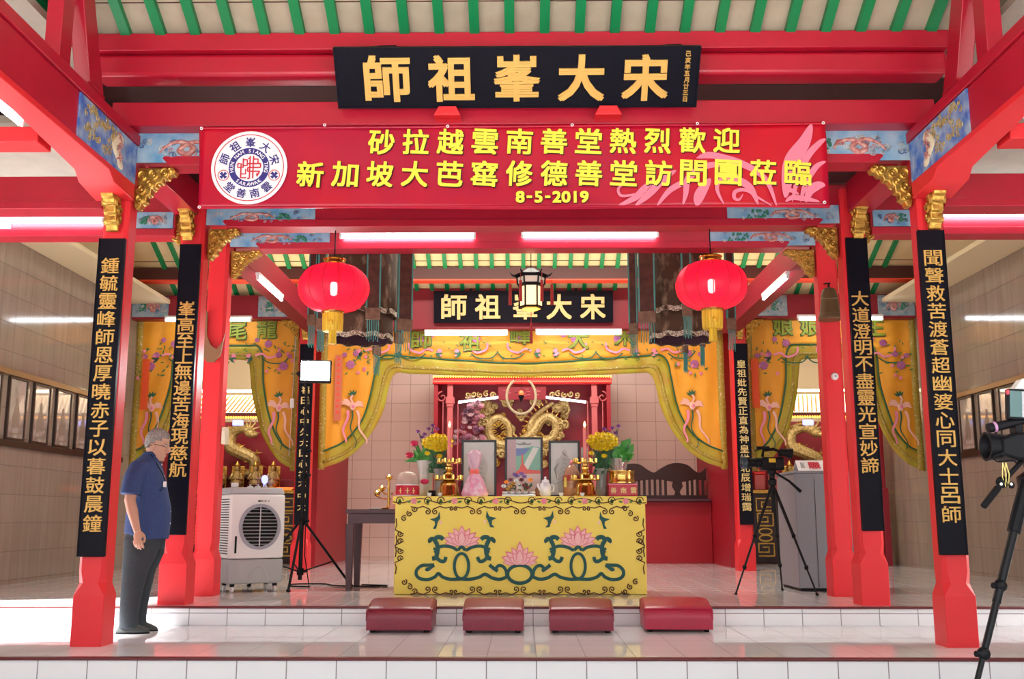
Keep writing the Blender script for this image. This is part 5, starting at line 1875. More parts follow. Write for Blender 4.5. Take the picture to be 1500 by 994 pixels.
# red box with censer
p = at(911, 720, 10.56)
o = thing('red_box', 'crimson lettered box at the right end of the altar, under the brass censer', 'box', (p.x, 10.56, ZT), 0, local=False)
MB().box(p.x - .145, p.x + .145, 10.44, 10.70, ZT + .001, ZT + .125).build('box_body', M['red_box'], o, bevel=.008)
m = MB()
for k, c in enumerate('善南雲'):
    glyph(m, c, .018, p.x - .095 + .10 * k, ZT + .06, .058, 10.437, .004, None, 1, 0, True)
m.build('lettering', M['gold_flat'], o, smooth=0)
MB().box(p.x - .148, p.x + .148, 10.436, 10.704, ZT + .116, ZT + .128).build('lid_rim', M['silk_pink'], o, bevel=.003)
t = thing('incense_censer', 'round brass censer standing on the crimson box', 'censer', (p.x, 10.57, ZT + .129), 0, local=False)
MB().lathe([(.118, .001), (.135, .006), (.136, .02), (.130, .03), (.130, .11), (.138, .122), (.138, .132), (.125, .132), (.118, .10), (.02, .10)], (p.x, 10.57, ZT + .129), 36).build('bowl', M['brass'], t)
m = MB()
for k in range(8):
    m.tube([(p.x + rnd.uniform(-.06, .06), 10.57 + rnd.uniform(-.05, .05), ZT + .22), (p.x + rnd.uniform(-.09, .09), 10.57 + rnd.uniform(-.06, .06), ZT + .129 + rnd.uniform(.19, .26))], .0022, 5)
m.build('incense_stick', M['red_box'], t)

# ------------------------------------------------------------------ side table with candlestick
t = thing('side_table', 'dark plum wooden side table left of the altar', 'table', (-1.3, 11.35, ZU), 0, local=False)
MB().box(-1.885, -.75, 11.04, 11.66, .945, .99).build('tabletop', M['purple_wood'], t, bevel=.006)
MB().box(-1.86, -.78, 11.06, 11.64, .84, .944).build('apron', M['purple_wood'], t, bevel=.004)
for x in (-1.835, -.80):
    for y in (11.085, 11.615):
        MB().loft([sq(x, y, ZU, .030, .004), sq(x, y, .839, .045, .004)]).build('leg', M['purple_wood'], t, smooth=20)
p = at(569, 740, 11.2)
t = thing('branched_candlestick', 'small brass candlestick with branching arms on the plum side table', 'candlestick', (p.x, 11.2, .99), 0, local=False)
MB().lathe([(.075, .001), (.078, .012), (.03, .02), (.016, .03), (.012, .34), (.02, .35)], (p.x, 11.2, .99), 20).build('stem', M['brass'], t)
for u, v in ((570, 700), (559.5, 716), (552.5, 723), (578, 724)):
    c = at(u, v, 11.2 if u != 578 else 11.28)
    o = MB().lathe([(.008, -.03), (.022, -.02), (.036, -.005), (.040, .02), (.03, .02), (.01, -.005)], c, 16).build('candle_cup', M['brass'], t)
    m = MB().tube([(p.x, 11.2, c.z - .02 - (.0 if u == 570 else .03)), ((p.x + c.x) / 2, (11.2 + c.y) / 2, c.z - .055), (c.x, c.y, c.z - .025)], .007, 8)
    m.build('arm', M['brass'], o)
    MB().lathe([(.006, .012), (.010, .022), (.004, .04)], c, 8).build('flame', M['flame'], o)
p = at(579, 740, 11.12)
p.x = at(573, 740, 11.12).x
o = MB().lathe([(.055, .001), (.05, .03), (.03, .12), (.010, .19), (.004, .20)], (p.x + .035, 11.085, .99), 18).build('incense_cone', nmat('salmon_paper_cone', (.72, .34, .30), .6))
tag(o, 'salmon pink cone standing on the plum side table beside the altar', 'cone')
p = at(549, 742, 11.15)
o = MB().lathe([(.05, .001), (.065, .008), (.06, .014), (.02, .006)], (p.x, 11.15, .99), 18).build('saucer', M['grey_white'])
tag(o, 'small pale saucer at the front of the plum side table', 'saucer')

# ------------------------------------------------------------------ central shrine
YS = 17.75
t = thing('shrine_cabinet', 'crimson shrine cabinet with amber bulb trim and carved interior behind the altar', 'shrine', (0, YS + .4, ZU), 0, local=False)
MB().box(-1.50, 1.50, YS, YBACK - .01, ZU, 1.12).build('cabinet_base', M['shrine_red'], t, bevel=.01)
MB().box(-1.54, 1.54, YBACK - .10, YBACK - .02, 1.13, 3.30).build('back_panel', M['shrine_red'], t, smooth=0)
for e in (-1, 1):
    MB().box(min(e * 1.54, e * 1.47), max(e * 1.54, e * 1.47), YS, YBACK - .11, 1.13, 3.28).build('side_panel', M['red_skirt'], t, smooth=0)
    x = e * 1.26
    c = MB().box(x - .05, x + .05, YS + .02, YS + .12, 1.13, 3.22).build('pillar', M['shrine_pink'], t, bevel=.012)
    m = MB().box(x - .075, x + .075, YS, YS + .14, 2.86, 2.98)
    m.box(x - .06, x + .06, YS + .005, YS + .135, 2.80, 2.855)
    m.build('pillar_capital', M['shrine_pink'], c, bevel=.008)
    m = MB()
    for q in (-.12, .14):
        m.box(e * 1.26 - .008 + q * 1.0, e * 1.26 + .008 + q * 1.0, YS + .03, YS + .05, 1.13, 2.9)
    m.build('pillar_moulding', M['shrine_pink'], t, smooth=0)
    m = MB()
    m.tube([(p_, YS + .06, q) for p_, q in spiral(e * 1.40, 2.98, .10, 1.2, 16, PI / 2 if e > 0 else PI / 2, -e)], .014, 6)
    m.build('scroll_ornament', M['shrine_pink'], t)
MB().box(-1.56, 1.56, YS - .05, YS + .1, 3.20, 3.29).build('top_beam', M['red_bright'], t, bevel=.006)
MB().box(-1.54, 1.54, YS - .02, YBACK - .02, 3.291, 3.33).build('top_panel', M['shrine_red'], t, smooth=0)
m = MB()
for k in range(74):
    m.ball((-1.54 + 3.08 * k / 73, YS - .065, 3.325), (.016, .016, .02), 6, 4)
m.build('bulb_string', M['led'], t)
MB().box(-1.55, 1.55, YS - .075, YS - .052, 3.225, 3.25).build('red_light_strip', M['led_red'], t, smooth=0)
pb = MB().box(-.42, .42, YS + .04, YS + .06, 2.93, 3.19).build('name_plate', M['red_dark'], t, bevel=.004)
m = MB()
for k in range(4):
    for q in range(5):
        a, b = -.26 + .17 * k + rnd.uniform(-.05, .05), 3.06 + rnd.uniform(-.06, .06)
        m.box(a - .03, a + .03, YS + .034, YS + .039, b - .005, b + .005)
m.build('gilt_marks', M['shrine_pink'], pb, smooth=0)
m = MB()
for e in (-1, 1):
    for k in range(5):
        m.tube([(p_, YS + .10, q) for p_, q in spiral(e * (.52 + .11 * k), 3.02 + .02 * (k % 2), .055, 1.2, 12, k)], .014, 5)
m.build('cloud_fretwork', M['gold_pale'], t)
for e in (-1, 1):
    m = MB().tube([(e * 1.12, YS + .16, 2.90), (e * .42, YS + .16, 2.985)], .020, 10)
    m.build('lit_tube', M['tube_soft'], t)
    m = MB().tube([(e * .40, YS + .18, 2.985), (e * .06, YS + .18, 2.98)], .018, 10)
    m.build('lit_tube', M['tube_soft'], t)

# gilded dragon relief
YDR = 18.30
t = thing('dragon_carving', 'gilded dragon relief carving in the middle of the central shrine', 'carving', (0, YDR, 1.13), 0, local=False)
DP = lambda pts: [(*P(u, v, YDR)[:1], YDR, P(u, v, YDR)[1]) for u, v in pts]
m = MB()
body = smooth_pts([(708, 668, 0), (722, 664, 0), (740, 656, 0), (747, 640, 0), (744, 622, 0), (732, 612, 0), (719, 618, 0), (716, 634, 0), (726, 648, 0), (744, 652, 0), (764, 646, 0), (782, 632, 0), (792, 616, 0), (804, 611, 0), (814, 620, 0), (813, 636, 0), (800, 645, 0), (784, 642, 0), (776, 628, 0), (782, 612, 0), (796, 600, 0), (810, 590, 0)], 6)
pts = [Vector((P(u, v, YDR)[0], YDR - .03, P(u, v, YDR)[1])) for u, v, _ in body]
n = len(pts)
m.tube(pts, [.035 + .055 * math.sin(PI * (i + 1) / (n + 1)) for i in range(n)], 10)
m.build('dragon_body', M['gold_pale'], t)
m = MB()
for i in range(3, n - 3, 2):
    d = (pts[i + 1] - pts[i - 1]).normalized()
    nn = Vector((-d.z, 0, d.x))
    c = pts[i] + nn * .09 + Vector((0, -.02, 0))
    m.tube([c - nn * .03, c + nn * .06], [.022, .003], 5)
m.build('spine_fin', M['gold'], t)
m = MB()
h = Vector((P(764, 652, YDR)[0], YDR - .12, P(764, 652, YDR)[1]))
m.ball(h, (.10, .09, .10), 12, 8)
m.ball(h + Vector((0, -.07, -.09)), (.07, .08, .06), 10, 7)
for e in (-1, 1):
    m.ball(h + Vector((e * .05, -.08, .03)), .026, 8, 6)
    m.tube([h + Vector((e * .05, 0, .08)), h + Vector((e * .14, .02, .20)), h + Vector((e * .12, .02, .28))], [.022, .015, .005], 6)
    m.tube([h + Vector((e * .05, -.12, -.08)), h + Vector((e * .2, -.12, -.04)), h + Vector((e * .3, -.1, -.14))], [.010, .008, .003], 5)
    for k in range(4):
        m.tube([h + Vector((e * .07, -.02, -.02 - .04 * k)), h + Vector((e * (.2 + .03 * k), 0, -.05 - .06 * k))], [.026, .004], 5)
m.build('dragon_head', M['gold_pale'], t)
for k, (u, v, r) in enumerate(((700, 592, 9), (712, 606, 7), (707, 618, 6), (823, 596, 10), (822, 622, 8), (816, 636, 8), (742, 588, 7), (786, 588, 7), (718, 650, 9), (806, 652, 9), (735, 662, 8), (790, 662, 8), (764, 610, 6), (704, 660, 7), (822, 652, 6), (764, 674, 8))):
    m = MB()
    for q in range(3):
        x, z = P(u + r * .6 * math.cos(q * 2.1 + k), v + r * .5 * math.sin(q * 2.1 + k), YDR)
        rr = r * .0125
        m.tube([(a, YDR - .04 - .02 * q, b) for a, b in spiral(x, z, rr * .8, 1.3, 14, q + k)], .022, 6)
        m.ball((x, YDR, z), (rr * .75, .05, rr * .7), 8, 6)
    m.build('cloud_scroll', M['gold_pale'], t)
rnd = random.Random(31)
for k in range(46):
    u, v = rnd.uniform(702, 828), rnd.uniform(590, 684)
    x, z = P(u, v, YDR)
    rr = rnd.uniform(.05, .095)
    m = MB().tube([(a, YDR + .02, b) for a, b in spiral(x, z, rr, 1.4, 16, rnd.uniform(0, 6))], [.022 - .010 * i / 15 for i in range(16)], 6)
    m.ball((x, YDR + .05, z), (rr * 1.1, .05, rr), 8, 6)
    m.build('cloud_scroll', M['gold_pale'] if k % 3 else M['gold'], t)
for e in (-1, 1):
    m = MB()
    for k in range(6):
        a = at(764 + e * (18 + 7 * k), 640 + 5 * k, YDR)
        m.tube([a, a + Vector((e * .12, -.03, .08)), a + Vector((e * .2, -.02, -.02)), a + Vector((e * .26, 0, .06))], [.028, .024, .016, .004], 6)
    m.build('dragon_limb', M['gold'], t)

# bouquet inside the shrine
t = thing('flower_arrangement', 'tall arrangement of dusky pink and purple flowers inside the shrine, left of the dragon', 'flowers', (at(690, 650, 18.0).x, 18.0, 1.13), 0, local=False)
rnd = random.Random(12)
cols3 = [nmat('dusky_pink_petal', (.46, .17, .22), .6), nmat('pale_mauve_petal', (.52, .33, .36), .6), nmat('deep_plum_petal', (.10, .03, .06), .6), nmat('mid_mauve_petal', (.30, .10, .17), .6)]
ms = [MB() for _ in cols3]
for k in range(95):
    v = rnd.uniform(585, 655)
    hw_ = 7 + 17 * (v - 580) / 70
    u = 690 + rnd.uniform(-hw_, hw_) - (v - 620) * .18
    c = at(u, v, 18.0 - rnd.uniform(0, .12))
    i = rnd.choice((0, 0, 1, 1, 2, 3, 3))
    flower_head(ms[i], c, rnd.uniform(.045, .085), 9, rnd.uniform(0, 3), .3)
for mb_2, c_, nm in zip(ms, cols3, ('pink_blossoms', 'pale_blossoms', 'plum_blossoms', 'mauve_blossoms')):
    mb_2.build(nm, c_, t)
MB().lathe([(.09, .001), (.12, .05), (.14, .3), (.10, .5), (.12, .58), (.09, .58)], (at(686, 680, 18.0).x, 18.05, 1.13), 20).build('vase', nmat('dark_glazed_vase', (.05, .03, .04), .3), t)

# hoop with a small red lamp, hung before the shrine
c = at(763.5, 580, 17.2)
t = thing('hanging_hoop', 'pale hoop ring hanging in front of the shrine trim', 'hoop', (c.x, 17.2, c.z), 0, local=False)
hp_ = [(c.x + .245 * math.cos(a), 17.2, c.z + .30 * math.sin(a)) for a in [math.radians(q) for q in range(118, 423, 8)]]
MB().tube(hp_, .022, 8).build('hoop_ring', nmat('pale_straw_hoop', (.42, .34, .22), .7), t)
for q in (hp_[0], hp_[-1]):
    MB().tube([q, (q[0] * .6 + c.x * .4, 17.2, 4.33)], .006, 5).build('hanging_cord', M['black'], t)
m = MB().lathe([(.004, -.10), (.045, -.02), (.05, .01), (.02, .03), (.006, .06)], (c.x, 17.2, c.z), 12)
m.build('lamp_holder', M['black'], t)
MB().lathe([(.03, .02), (.045, .05), (.03, .09), (.006, .10)], (c.x, 17.2, c.z), 12).build('red_lamp', nmat('lit_red_bulb', (1, .1, .03), .4, emit=(1, .07, .02), estr=2.5), t)
MB().tube([(c.x, 17.2, c.z + .09), (c.x, 17.2, c.z + .5), (c.x, 17.2, 4.33)], .004, 5).build('lamp_cord', M['black'], t)

# ------------------------------------------------------------------ red plinth and carved bench behind the altar
o = MB().box(1.56, 3.155, 17.35, YBACK - .005, ZU, 1.165).build('shrine_plinth', M['red_skirt'], bevel=.006)
tag(o, 'plain crimson plinth right of the altar, under the dark carved bench', 'plinth')
t = thing('carved_bench', 'dark carved bench with humped slatted back on the crimson plinth', 'bench', (2.5, 17.6, 1.166), 0, local=False)
YBE = 17.55
bp_ = lambda pts: [P(u, v, YBE) for u, v in pts]
bx_ = 3.12
top = smooth_pts([(1.62, 1.74), (1.78, 1.80), (1.98, 1.80), (2.14, 1.70), (2.24, 1.66), (2.34, 1.72), (2.50, 1.80), (2.66, 1.82), (2.82, 1.78), (2.94, 1.68), (3.02, 1.66), (3.12, 1.74)], 4)
bot = [(3.12, 1.52), (2.95, 1.54), (2.72, 1.50), (2.64, 1.46), (2.56, 1.50), (2.35, 1.54), (2.2, 1.54), (1.96, 1.52), (1.85, 1.47), (1.74, 1.52), (1.62, 1.54)]
MB().prism(top + bot, YBE, YBE + .05).build('crest_rail', M['dark_wood'], t, bevel=.006)
MB().box(1.62, 3.12, YBE - .02, YBE + .06, 1.22, 1.275).build('lower_rail', M['dark_wood'], t, bevel=.005)
MB().box(1.60, 3.13, YBE - .30, YBE + .08, 1.168, 1.215).build('seat', M['purple_wood'], t, bevel=.005)
for x in (1.70, 1.98, 2.07, 2.16, 2.25, 2.34, 2.43, 2.80, 2.88, 2.97, 3.06):
    MB().box(x - .022, x + .022, YBE + .005, YBE + .035, 1.276, 1.56).build('slat', M['dark_wood'], t, bevel=.003)
for x in (1.84, 2.63):
    MB().prism([(x - .06, 1.276), (x + .06, 1.276), (x + .035, 1.33), (x + .09, 1.42), (x + .08, 1.48), (x + .05, 1.55), (x - .05, 1.55), (x - .08, 1.48), (x - .09, 1.42), (x - .035, 1.33)], YBE + .002, YBE + .04).build('vase_splat', M['dark_wood'], t, bevel=.004)

# ------------------------------------------------------------------ side shrines
M['ribs'] = nmat('glowing_cream_eave_tile', (.9, .85, .7), .4, emit=(1.0, .86, .58), estr=1.6)  # tiles given their own glow for the light falling on them
M['amber_rib'] = nmat('amber_eave_rib', (.62, .22, .02), .5)
M['roof_dark'] = nmat('dark_eave_edge', (.10, .02, .02), .5)


def fret(m, x0, x1, z0, z1, y, w=.022):
    """square meander and scroll fretwork in relief"""
    h = (z1 - z0) / 4
    cx = (x0 + x1) / 2
    W = (x1 - x0) * .42
    for k in range(4):
        b = z0 + h * k
        s_ = 1 if k % 2 else -1
        if k == 1:
            for e in (-1, 1):
                m.strip([(cx + W * .8 * math.cos(a), b + h * .5 + e * h * .22 + h * .20 * math.sin(a)) for a in [2 * PI * i / 14 for i in range(15)]], w, y - .012, y)
            continue
        m.strip([(cx - s_ * W, b + h * .08), (cx - s_ * W, b + h * .92), (cx + s_ * W * .9, b + h * .92)], w, y - .012, y)
        m.strip([(cx + s_ * W * .9, b + h * .95), (cx + s_ * W * .9, b + h * .35), (cx - s_ * W * .35, b + h * .35)], w, y - .012, y)
        m.strip([(cx - s_ * W * .35, b + h * .32), (cx - s_ * W * .35, b + h * .68), (cx + s_ * W * .4, b + h * .68)], w, y - .012, y)
        m.strip([(cx - s_ * W, b + h * .1), (cx + s_ * W * .9, b + h * .1)], w, y - .012, y)


for s in (-1, 1):
    n = SIDE[s]
    a, b = sorted((s * 3.42, s * 5.82))
    cab = thing('shrine_cabinet', 'dark cabinet with gold fretwork front below the %s side shrine' % n, 'shrine', ((a + b) / 2, 17.9, ZU), 0, local=False)
    MB().box(a, b, 17.45, YBACK - .07, ZU, 1.30).build('cabinet_body', M['dark_wood'], cab, bevel=.01)
    MB().box(a - .02, b + .02, 17.40, YBACK - .07, 1.301, 1.36).build('cabinet_top', M['gold'], cab, bevel=.006)
    MB().box(a + .1, b - .1, 18.05, YBACK - .07, 1.361, 1.56).build('upper_tier', M['maroon'], cab, bevel=.008)
    k = 0
    x = a + .08
    while x < b - .3:
        m = MB()
        fret(m, x, x + .32, .25, 1.24, 17.449)
        m.build('fretwork', M['gold'], cab, smooth=0)
        x += .40
    e_ = thing('shrine_eave', 'eave of slanting cream tiles made to glow, with amber bulbs over the %s side shrine' % n, 'eave', ((a + b) / 2, 16.6, 2.5), 0, local=False)
    sl_ = lambda z: 16.45 + (z - 2.58) * 1.2
    m = MB()
    pr = [(sl_(2.58), 2.58), (sl_(2.90), 2.90), (sl_(2.90) + .05, 2.90), (sl_(2.58) + .05, 2.56)]
    m.loft([[(x, y, z) for y, z in pr] for x in (a, b)])
    m.build('tile_slope', M['ribs'], e_, smooth=0)
    nr = 34
    for k in range(nr):
        x = a + .05 + (b - a - .1) * k / (nr - 1)
        m = MB().tube([(x, sl_(2.585) - .012, 2.585), (x + .10, sl_(2.885) - .012, 2.885)], .014, 5)
        m.build('tile_rib', M['amber_rib'], e_)
    MB().box(a, b, 16.40, 16.50, 2.50, 2.565).build('eave_board', M['roof_dark'], e_, smooth=0)
    m = MB()
    for k in range(60):
        m.ball((a + .03 + (b - a - .06) * k / 59, 16.385, 2.49), (.016, .016, .02), 6, 4)
    m.build('bulb_string', M['led'], e_)
    MB().tube([(a + .05, 16.80, 2.965), (b - .05, 16.80, 2.965)], .02, 8).build('lit_tube', nmat('lit_warm_tube', (1, .9, .7), .4, emit=(1, .86, .55), estr=9.0), e_)
    for x in (a + .05, b - .05):
        MB().box(x - .03, x + .03, 16.55, 16.62, 1.37, 2.6).build('eave_post', M['shrine_red'], e_, bevel=.008)
        MB().box(x - .05, x + .05, 16.5, 16.67, ZU, 1.37).build('post_foot', M['shrine_red'], e_, bevel=.008)
    m = MB().box(s * 4.58 - .09, s * 4.58 + .09, 16.42, 16.46, 2.36, 2.45)
    bl = m.build('blue_lamp', M['led_blue'], e_, bevel=.02)
    # coiled dragon
    du = 350 if s < 0 else 1180
    dc = at(du, 650, 17.95)
    dx = dc.x
    dz = 1.561
    d = thing('dragon_statue', 'gilded coiled dragon statue in the %s side shrine' % n, 'statue', (dx, 18.2, dz), 0, local=False)
    pts = smooth_pts([(dx - .05, 18.2, dz + .10), (dx + .20, 18.15, dz + .12), (dx + .24, 18.1, dz + .34), (dx + .02, 18.1, dz + .46), (dx - .20, 18.15, dz + .58), (dx - .18, 18.15, dz + .82), (dx + .02, 18.08, dz + .90), (dx + .16, 18.0, dz + .82)], 6)
    nn_ = len(pts)
    MB().tube(pts, [.055 + .06 * math.sin(PI * (i + 2) / (nn_ + 2)) for i in range(nn_)], 10).build('dragon_body', M['gold_pale'], d)
    hd = Vector(pts[-1])
    m = MB().ball(hd + Vector((.03, -.05, -.02)), (.10, .09, .08), 10, 8)
    m.ball(hd + Vector((.10, -.10, -.05)), (.08, .06, .05), 10, 7)
    for k in range(9):
        m.tube([hd + Vector((-.02, 0, .02)), hd + Vector((.12 * math.cos(k * .7), .02, .12 * math.sin(k * .7) + .08)), hd + Vector((.20 * math.cos(k * .7 + .3), .0, .18 * math.sin(k * .7) + .10))], [.03, .02, .004], 5)
    m.build('dragon_head', M['gold_pale'], d)
    m = MB()
    for k in range(22):
        q = pts[3 + k * (nn_ - 6) // 22]
        m.tube([Vector(q), Vector(q) + Vector((.16 * math.cos(k * 1.9), -.06, .10 * abs(math.sin(k * 1.9)))), Vector(q) + Vector((.24 * math.cos(k * 1.9 + .4), -.02, .16 * abs(math.sin(k * 1.9 + .4))))], [.03, .02, .003], 5)
    m.build('dragon_fin', M['gold'], d)
    MB().lathe([(.30, .001), (.32, .02), (.26, .05), (.22, .08)], (dx + .02, 18.2, dz), 20).build('plinth', M['dark_wood'], d)
    # seated figures
    for k, (u, lab) in enumerate(((348, 'below the dragon'), (375, 'right of the dragon'), (401, 'nearest the hall'), (322, 'farthest left')) if s < 0 else ((1156, 'left of the dragon'), (1181, 'just below the dragon'), (1206, 'farthest right, behind the lectern'))):
        fc = at(u, 690, 17.75)
        f = thing('deity_statue', 'small gilded seated statue in the %s side shrine, %s' % (n, lab), 'statue', (fc.x, 17.72, 1.361), 0, 'small gilded statues', local=False)
        c3 = (fc.x, 17.72, 1.361)
        MB().lathe([(.10, .001), (.11, .02), (.09, .06), (.10, .09)], c3, 16).build('pedestal', M['dark_wood'] if k % 2 else M['gold'], f)
        MB().lathe([(.095, .091), (.11, .13), (.08, .20), (.075, .27), (.05, .315), (.025, .33)], c3, 16).build('robe', M['gold_pale'], f)
        hd_ = MB().ball((fc.x, 17.71, 1.361 + .375), (.038, .04, .05), 12, 8).build('head', M['gold_pale'], f)
        MB().lathe([(.045, .40), (.05, .43), (.03, .46), (.012, .50)], c3, 12).build('crown', M['gold'], f)
        m = MB()
        for e in (-1, 1):
            m.tube([(fc.x + e * .07, 17.72, 1.361 + .28), (fc.x + e * .10, 17.66, 1.361 + .20), (fc.x + e * .02, 17.62, 1.361 + .20)], [.028, .026, .018], 7)
        m.build('arms', M['gold_pale'], f)
        MB().box(fc.x - .11, fc.x + .11, 17.78, 17.80, 1.37, 1.361 + .42).build('throne_back', M['gold'], f, bevel=.01)
# small offerings seen on the left shrine table
c = at(388, 697, 17.5)
m = MB().lathe([(.05, .001), (.02, .02), (.018, .10), (.05, .14), (.058, .19), (.04, .24), (.006, .255)], (c.x, 17.5, 1.361), 16)
o = m.build('lotus_lamp', M['led_blue'])
tag(o, 'small glowing blue lamp on the left shrine cabinet', 'lamp')
c = at(418, 702, 17.5)
o = MB().lathe([(.09, .001), (.14, .03), (.15, .045), (.10, .03)], (c.x, 17.5, 1.361), 18).build('offering_plate', nmat('lit_orange_plate', (1, .3, .1), .4, emit=(1, .16, .03), estr=1.2))
tag(o, 'glowing orange plate on the left shrine cabinet', 'plate')
for k, u in enumerate((1110, 1130)):
    c = at(u, 705, 17.6)
    t = thing('offering_box', ('rose red lidded box on the right shrine cabinet, beside the couplet board', 'rose red lidded box on the right shrine cabinet, nearer the camcorder')[k], 'box', (c.x, 17.55, 1.361), 0, 'rose red offering boxes', local=False)
    MB().box(c.x - .085, c.x + .085, 17.46, 17.64, 1.362, 1.62 + .06 * k).build('box_body', M['shrine_pink'], t, bevel=.01)
    MB().box(c.x - .095, c.x + .095, 17.45, 17.65, 1.621 + .06 * k, 1.66 + .06 * k).build('lid', M['red_bright'], t, bevel=.008)
    MB().ball((c.x, 17.55, 1.68 + .06 * k), (.03, .03, .025), 10, 6).build('knob', M['gold'], t)

# ------------------------------------------------------------------ grey lectern with a paper sign
t = thing('lectern', 'tall plain grey box lectern beside the third right column', 'lectern', (3.1, 11.2, ZU), 0, local=False)
lg = nmat('slate_grey_laminate', (.19, .19, .22), .45)
MB().box(2.85, 3.45, 10.84, 11.6, ZU + .03, 1.36).build('body', lg, t, bevel=.008)
MB().box(2.84, 3.46, 10.83, 11.61, 1.361, 1.385).build('top', lg, t, bevel=.004)
MB().box(2.87, 3.43, 10.86, 11.58, ZU, ZU + .029).build('plinth', M['black'], t, smooth=0)
MB().box(3.05, 3.053, 10.836, 10.839, .2, 1.3).build('panel_joint', M['black'], t, smooth=0)
t = thing('paper_sign', 'white folded sign with a red character lying on the grey lectern', 'sign', (3.1, 10.98, 1.386), 0, local=False)
m = MB()
m.loft([[(x, y, z) for y, z in ((10.86, 1.388), (10.97, 1.50), (10.975, 1.498), (11.08, 1.388), (11.075, 1.386), (10.97, 1.494), (10.865, 1.386))] for x in (2.90, 3.42)])
m.build('folded_card', nmat('white_card', (.82, .80, .78), .5), t, smooth=0)
m = MB()
bs = Matrix.Translation((0, 10.912, 1.443)) @ Matrix.Rotation(-math.atan2(.11, .112), 4, 'X')
glyph(m, '賑', .018, 3.08, 0, .10, -.004, .004, bs, 1.2, 0, True)
m.build('lettering', M['logo_red'], t, smooth=0)
m = MB()
m.M = bs
for k in range(3):
    m.box(2.94 + .014 * k, 2.947 + .014 * k, -.004, -.002, -.04, .045)
m.build('small_marks', M['inkgrey'], t, smooth=0)

# ------------------------------------------------------------------ small wall fittings
c = at(1221, 445, 9.97)
t = thing('bronze_bell', 'dull bronze bell hanging between the second and third right columns', 'bell', (c.x - .03, 9.9, 2.83), 0, local=False)
bxx = c.x - .045
MB().lathe([(.115, 0), (.118, .02), (.100, .06), (.088, .16), (.078, .26), (.06, .31), (.02, .33)], (bxx, 9.95, 2.82), 24).build('bell_body', nmat('dull_bronze', (.16, .11, .05), .5, .5), t)
MB().tube([(bxx, 9.95, 3.14), (bxx, 9.95, 3.19), (bxx + .02, 9.98, 3.2), (bxx, 10.09, 3.22)], .010, 6).build('hanger', M['black_metal'], t)
m = MB()
for z in (.05, .20):
    m.lathe([(.103 - z * .1, z + .0), (.108 - z * .1, z + .008), (.101 - z * .1, z + .016)], (bxx, 9.95, 2.82), 24, cap=False)
m.build('raised_band', nmat('dull_bronze_band', (.20, .14, .07), .45, .5), t)
c = at(305, 490, YC)
m = MB()
out = [(-3.17, 2.95), (-3.165, 2.70), (-3.12, 2.60), (-3.06, 2.56), (-3.00, 2.64), (-2.985, 2.72), (-3.02, 2.50), (-3.08, 2.43), (-3.15, 2.43), (-3.19, 2.48), (-3.20, 2.7), (-3.195, 2.95)]
o = m.prism([(x + .005, z) for x, z in out], YC - .03, YC - .002).build('crescent_plaque', nmat('tan_wood', (.26, .13, .06), .6), bevel=.004)
tag(o, 'tan wooden crescent plaque on the face of the third left column', 'plaque')
c = at(326, 640, YC)
t = thing('wall_switch', 'cream switch box on the inner edge of the third left column', 'switch', (c.x + .03, YC + .08, 1.62), 0, local=False)
xs2 = -3.095 + .104
MB().box(xs2, xs2 + .05, YC + .05, YC + .16, 1.62, 1.79).build('box', nmat('cream_plastic', (.70, .62, .45), .5), t, bevel=.006)
MB().box(xs2 + .008, xs2 + .042, YC + .044, YC + .0495, 1.66, 1.75).build('cover', nmat('cream_cover', (.74, .68, .54), .5), t, bevel=.002)
c = at(1223, 551, YC)
t = thing('door_bell', 'small round white knob on the third right column', 'knob', (c.x, YC - .02, c.z - .03), 0, local=False)
m = MB()
m.M = Matrix.Translation((c.x, YC + .012, c.z)) @ Matrix.Rotation(PI / 2, 4, 'X')
m.lathe([(.036, .0), (.038, .012), (.03, .03), (.012, .036)], (0, 0, 0), 20)
m.build('round_cover', M['white'], t)
m = MB()
m.M = Matrix.Translation((c.x, YC - .022, c.z)) @ Matrix.Rotation(PI / 2, 4, 'X')
m.lathe([(.010, .0), (.010, .008), (.004, .010)], (0, 0, 0), 12)
m.build('push_button', M['grey_plastic'], t)

# ------------------------------------------------------------------ kneeling stools
def stool(name, u0, u1, yf, mat, label, rz=0.0):
    a, b = at(u0, 926, yf), at(u1, 926, yf)
    w = b.x - a.x
    t = thing('kneeling_stool', label, 'stool', ((a.x + b.x) / 2, yf + .22, 0.0), rz, 'padded kneeling stools')
    m = MB()
    pr = [(-.22, .022), (-.222, .10), (-.215, .165), (-.19, .188), (-.14, .200), (.0, .228), (.12, .245), (.19, .243), (.212, .225), (.22, .12), (.22, .022)]
    rings = []
    for x, k in ((-w / 2, .90), (-w / 2 + .006, .96), (-w / 2 + .02, 1.0), (0, 1.015), (w / 2 - .02, 1.0), (w / 2 - .006, .96), (w / 2, .90)):
        rings.append([(x, y * (.98 + .02 * k), .022 + (z - .022) * (k if z > .15 else (1 + k) / 2)) for y, z in pr])
    m.loft(rings)
    c = m.build('padded_cushion', mat, t, smooth=50)
    m = MB()
    for e in (-1, 1):
        m.tube([(e * (w / 2 + .001), y, .022 + (z - .022) * .93) for y, z in pr[1:-1]], .004, 5)
    m.tube([(-w / 2 + .01, -.200, .181), (0, -.203, .184), (w / 2 - .01, -.200, .181)], .003, 5)
    m.build('seam_piping', mat, c)
    for x in (-w / 2 + .045, w / 2 - .045):
        for y in (-.17, .17):
            MB().lathe([(.018, 0), (.022, .004), (.022, .021)], (x, y, 0), 12).build('foot', M['black'], t)


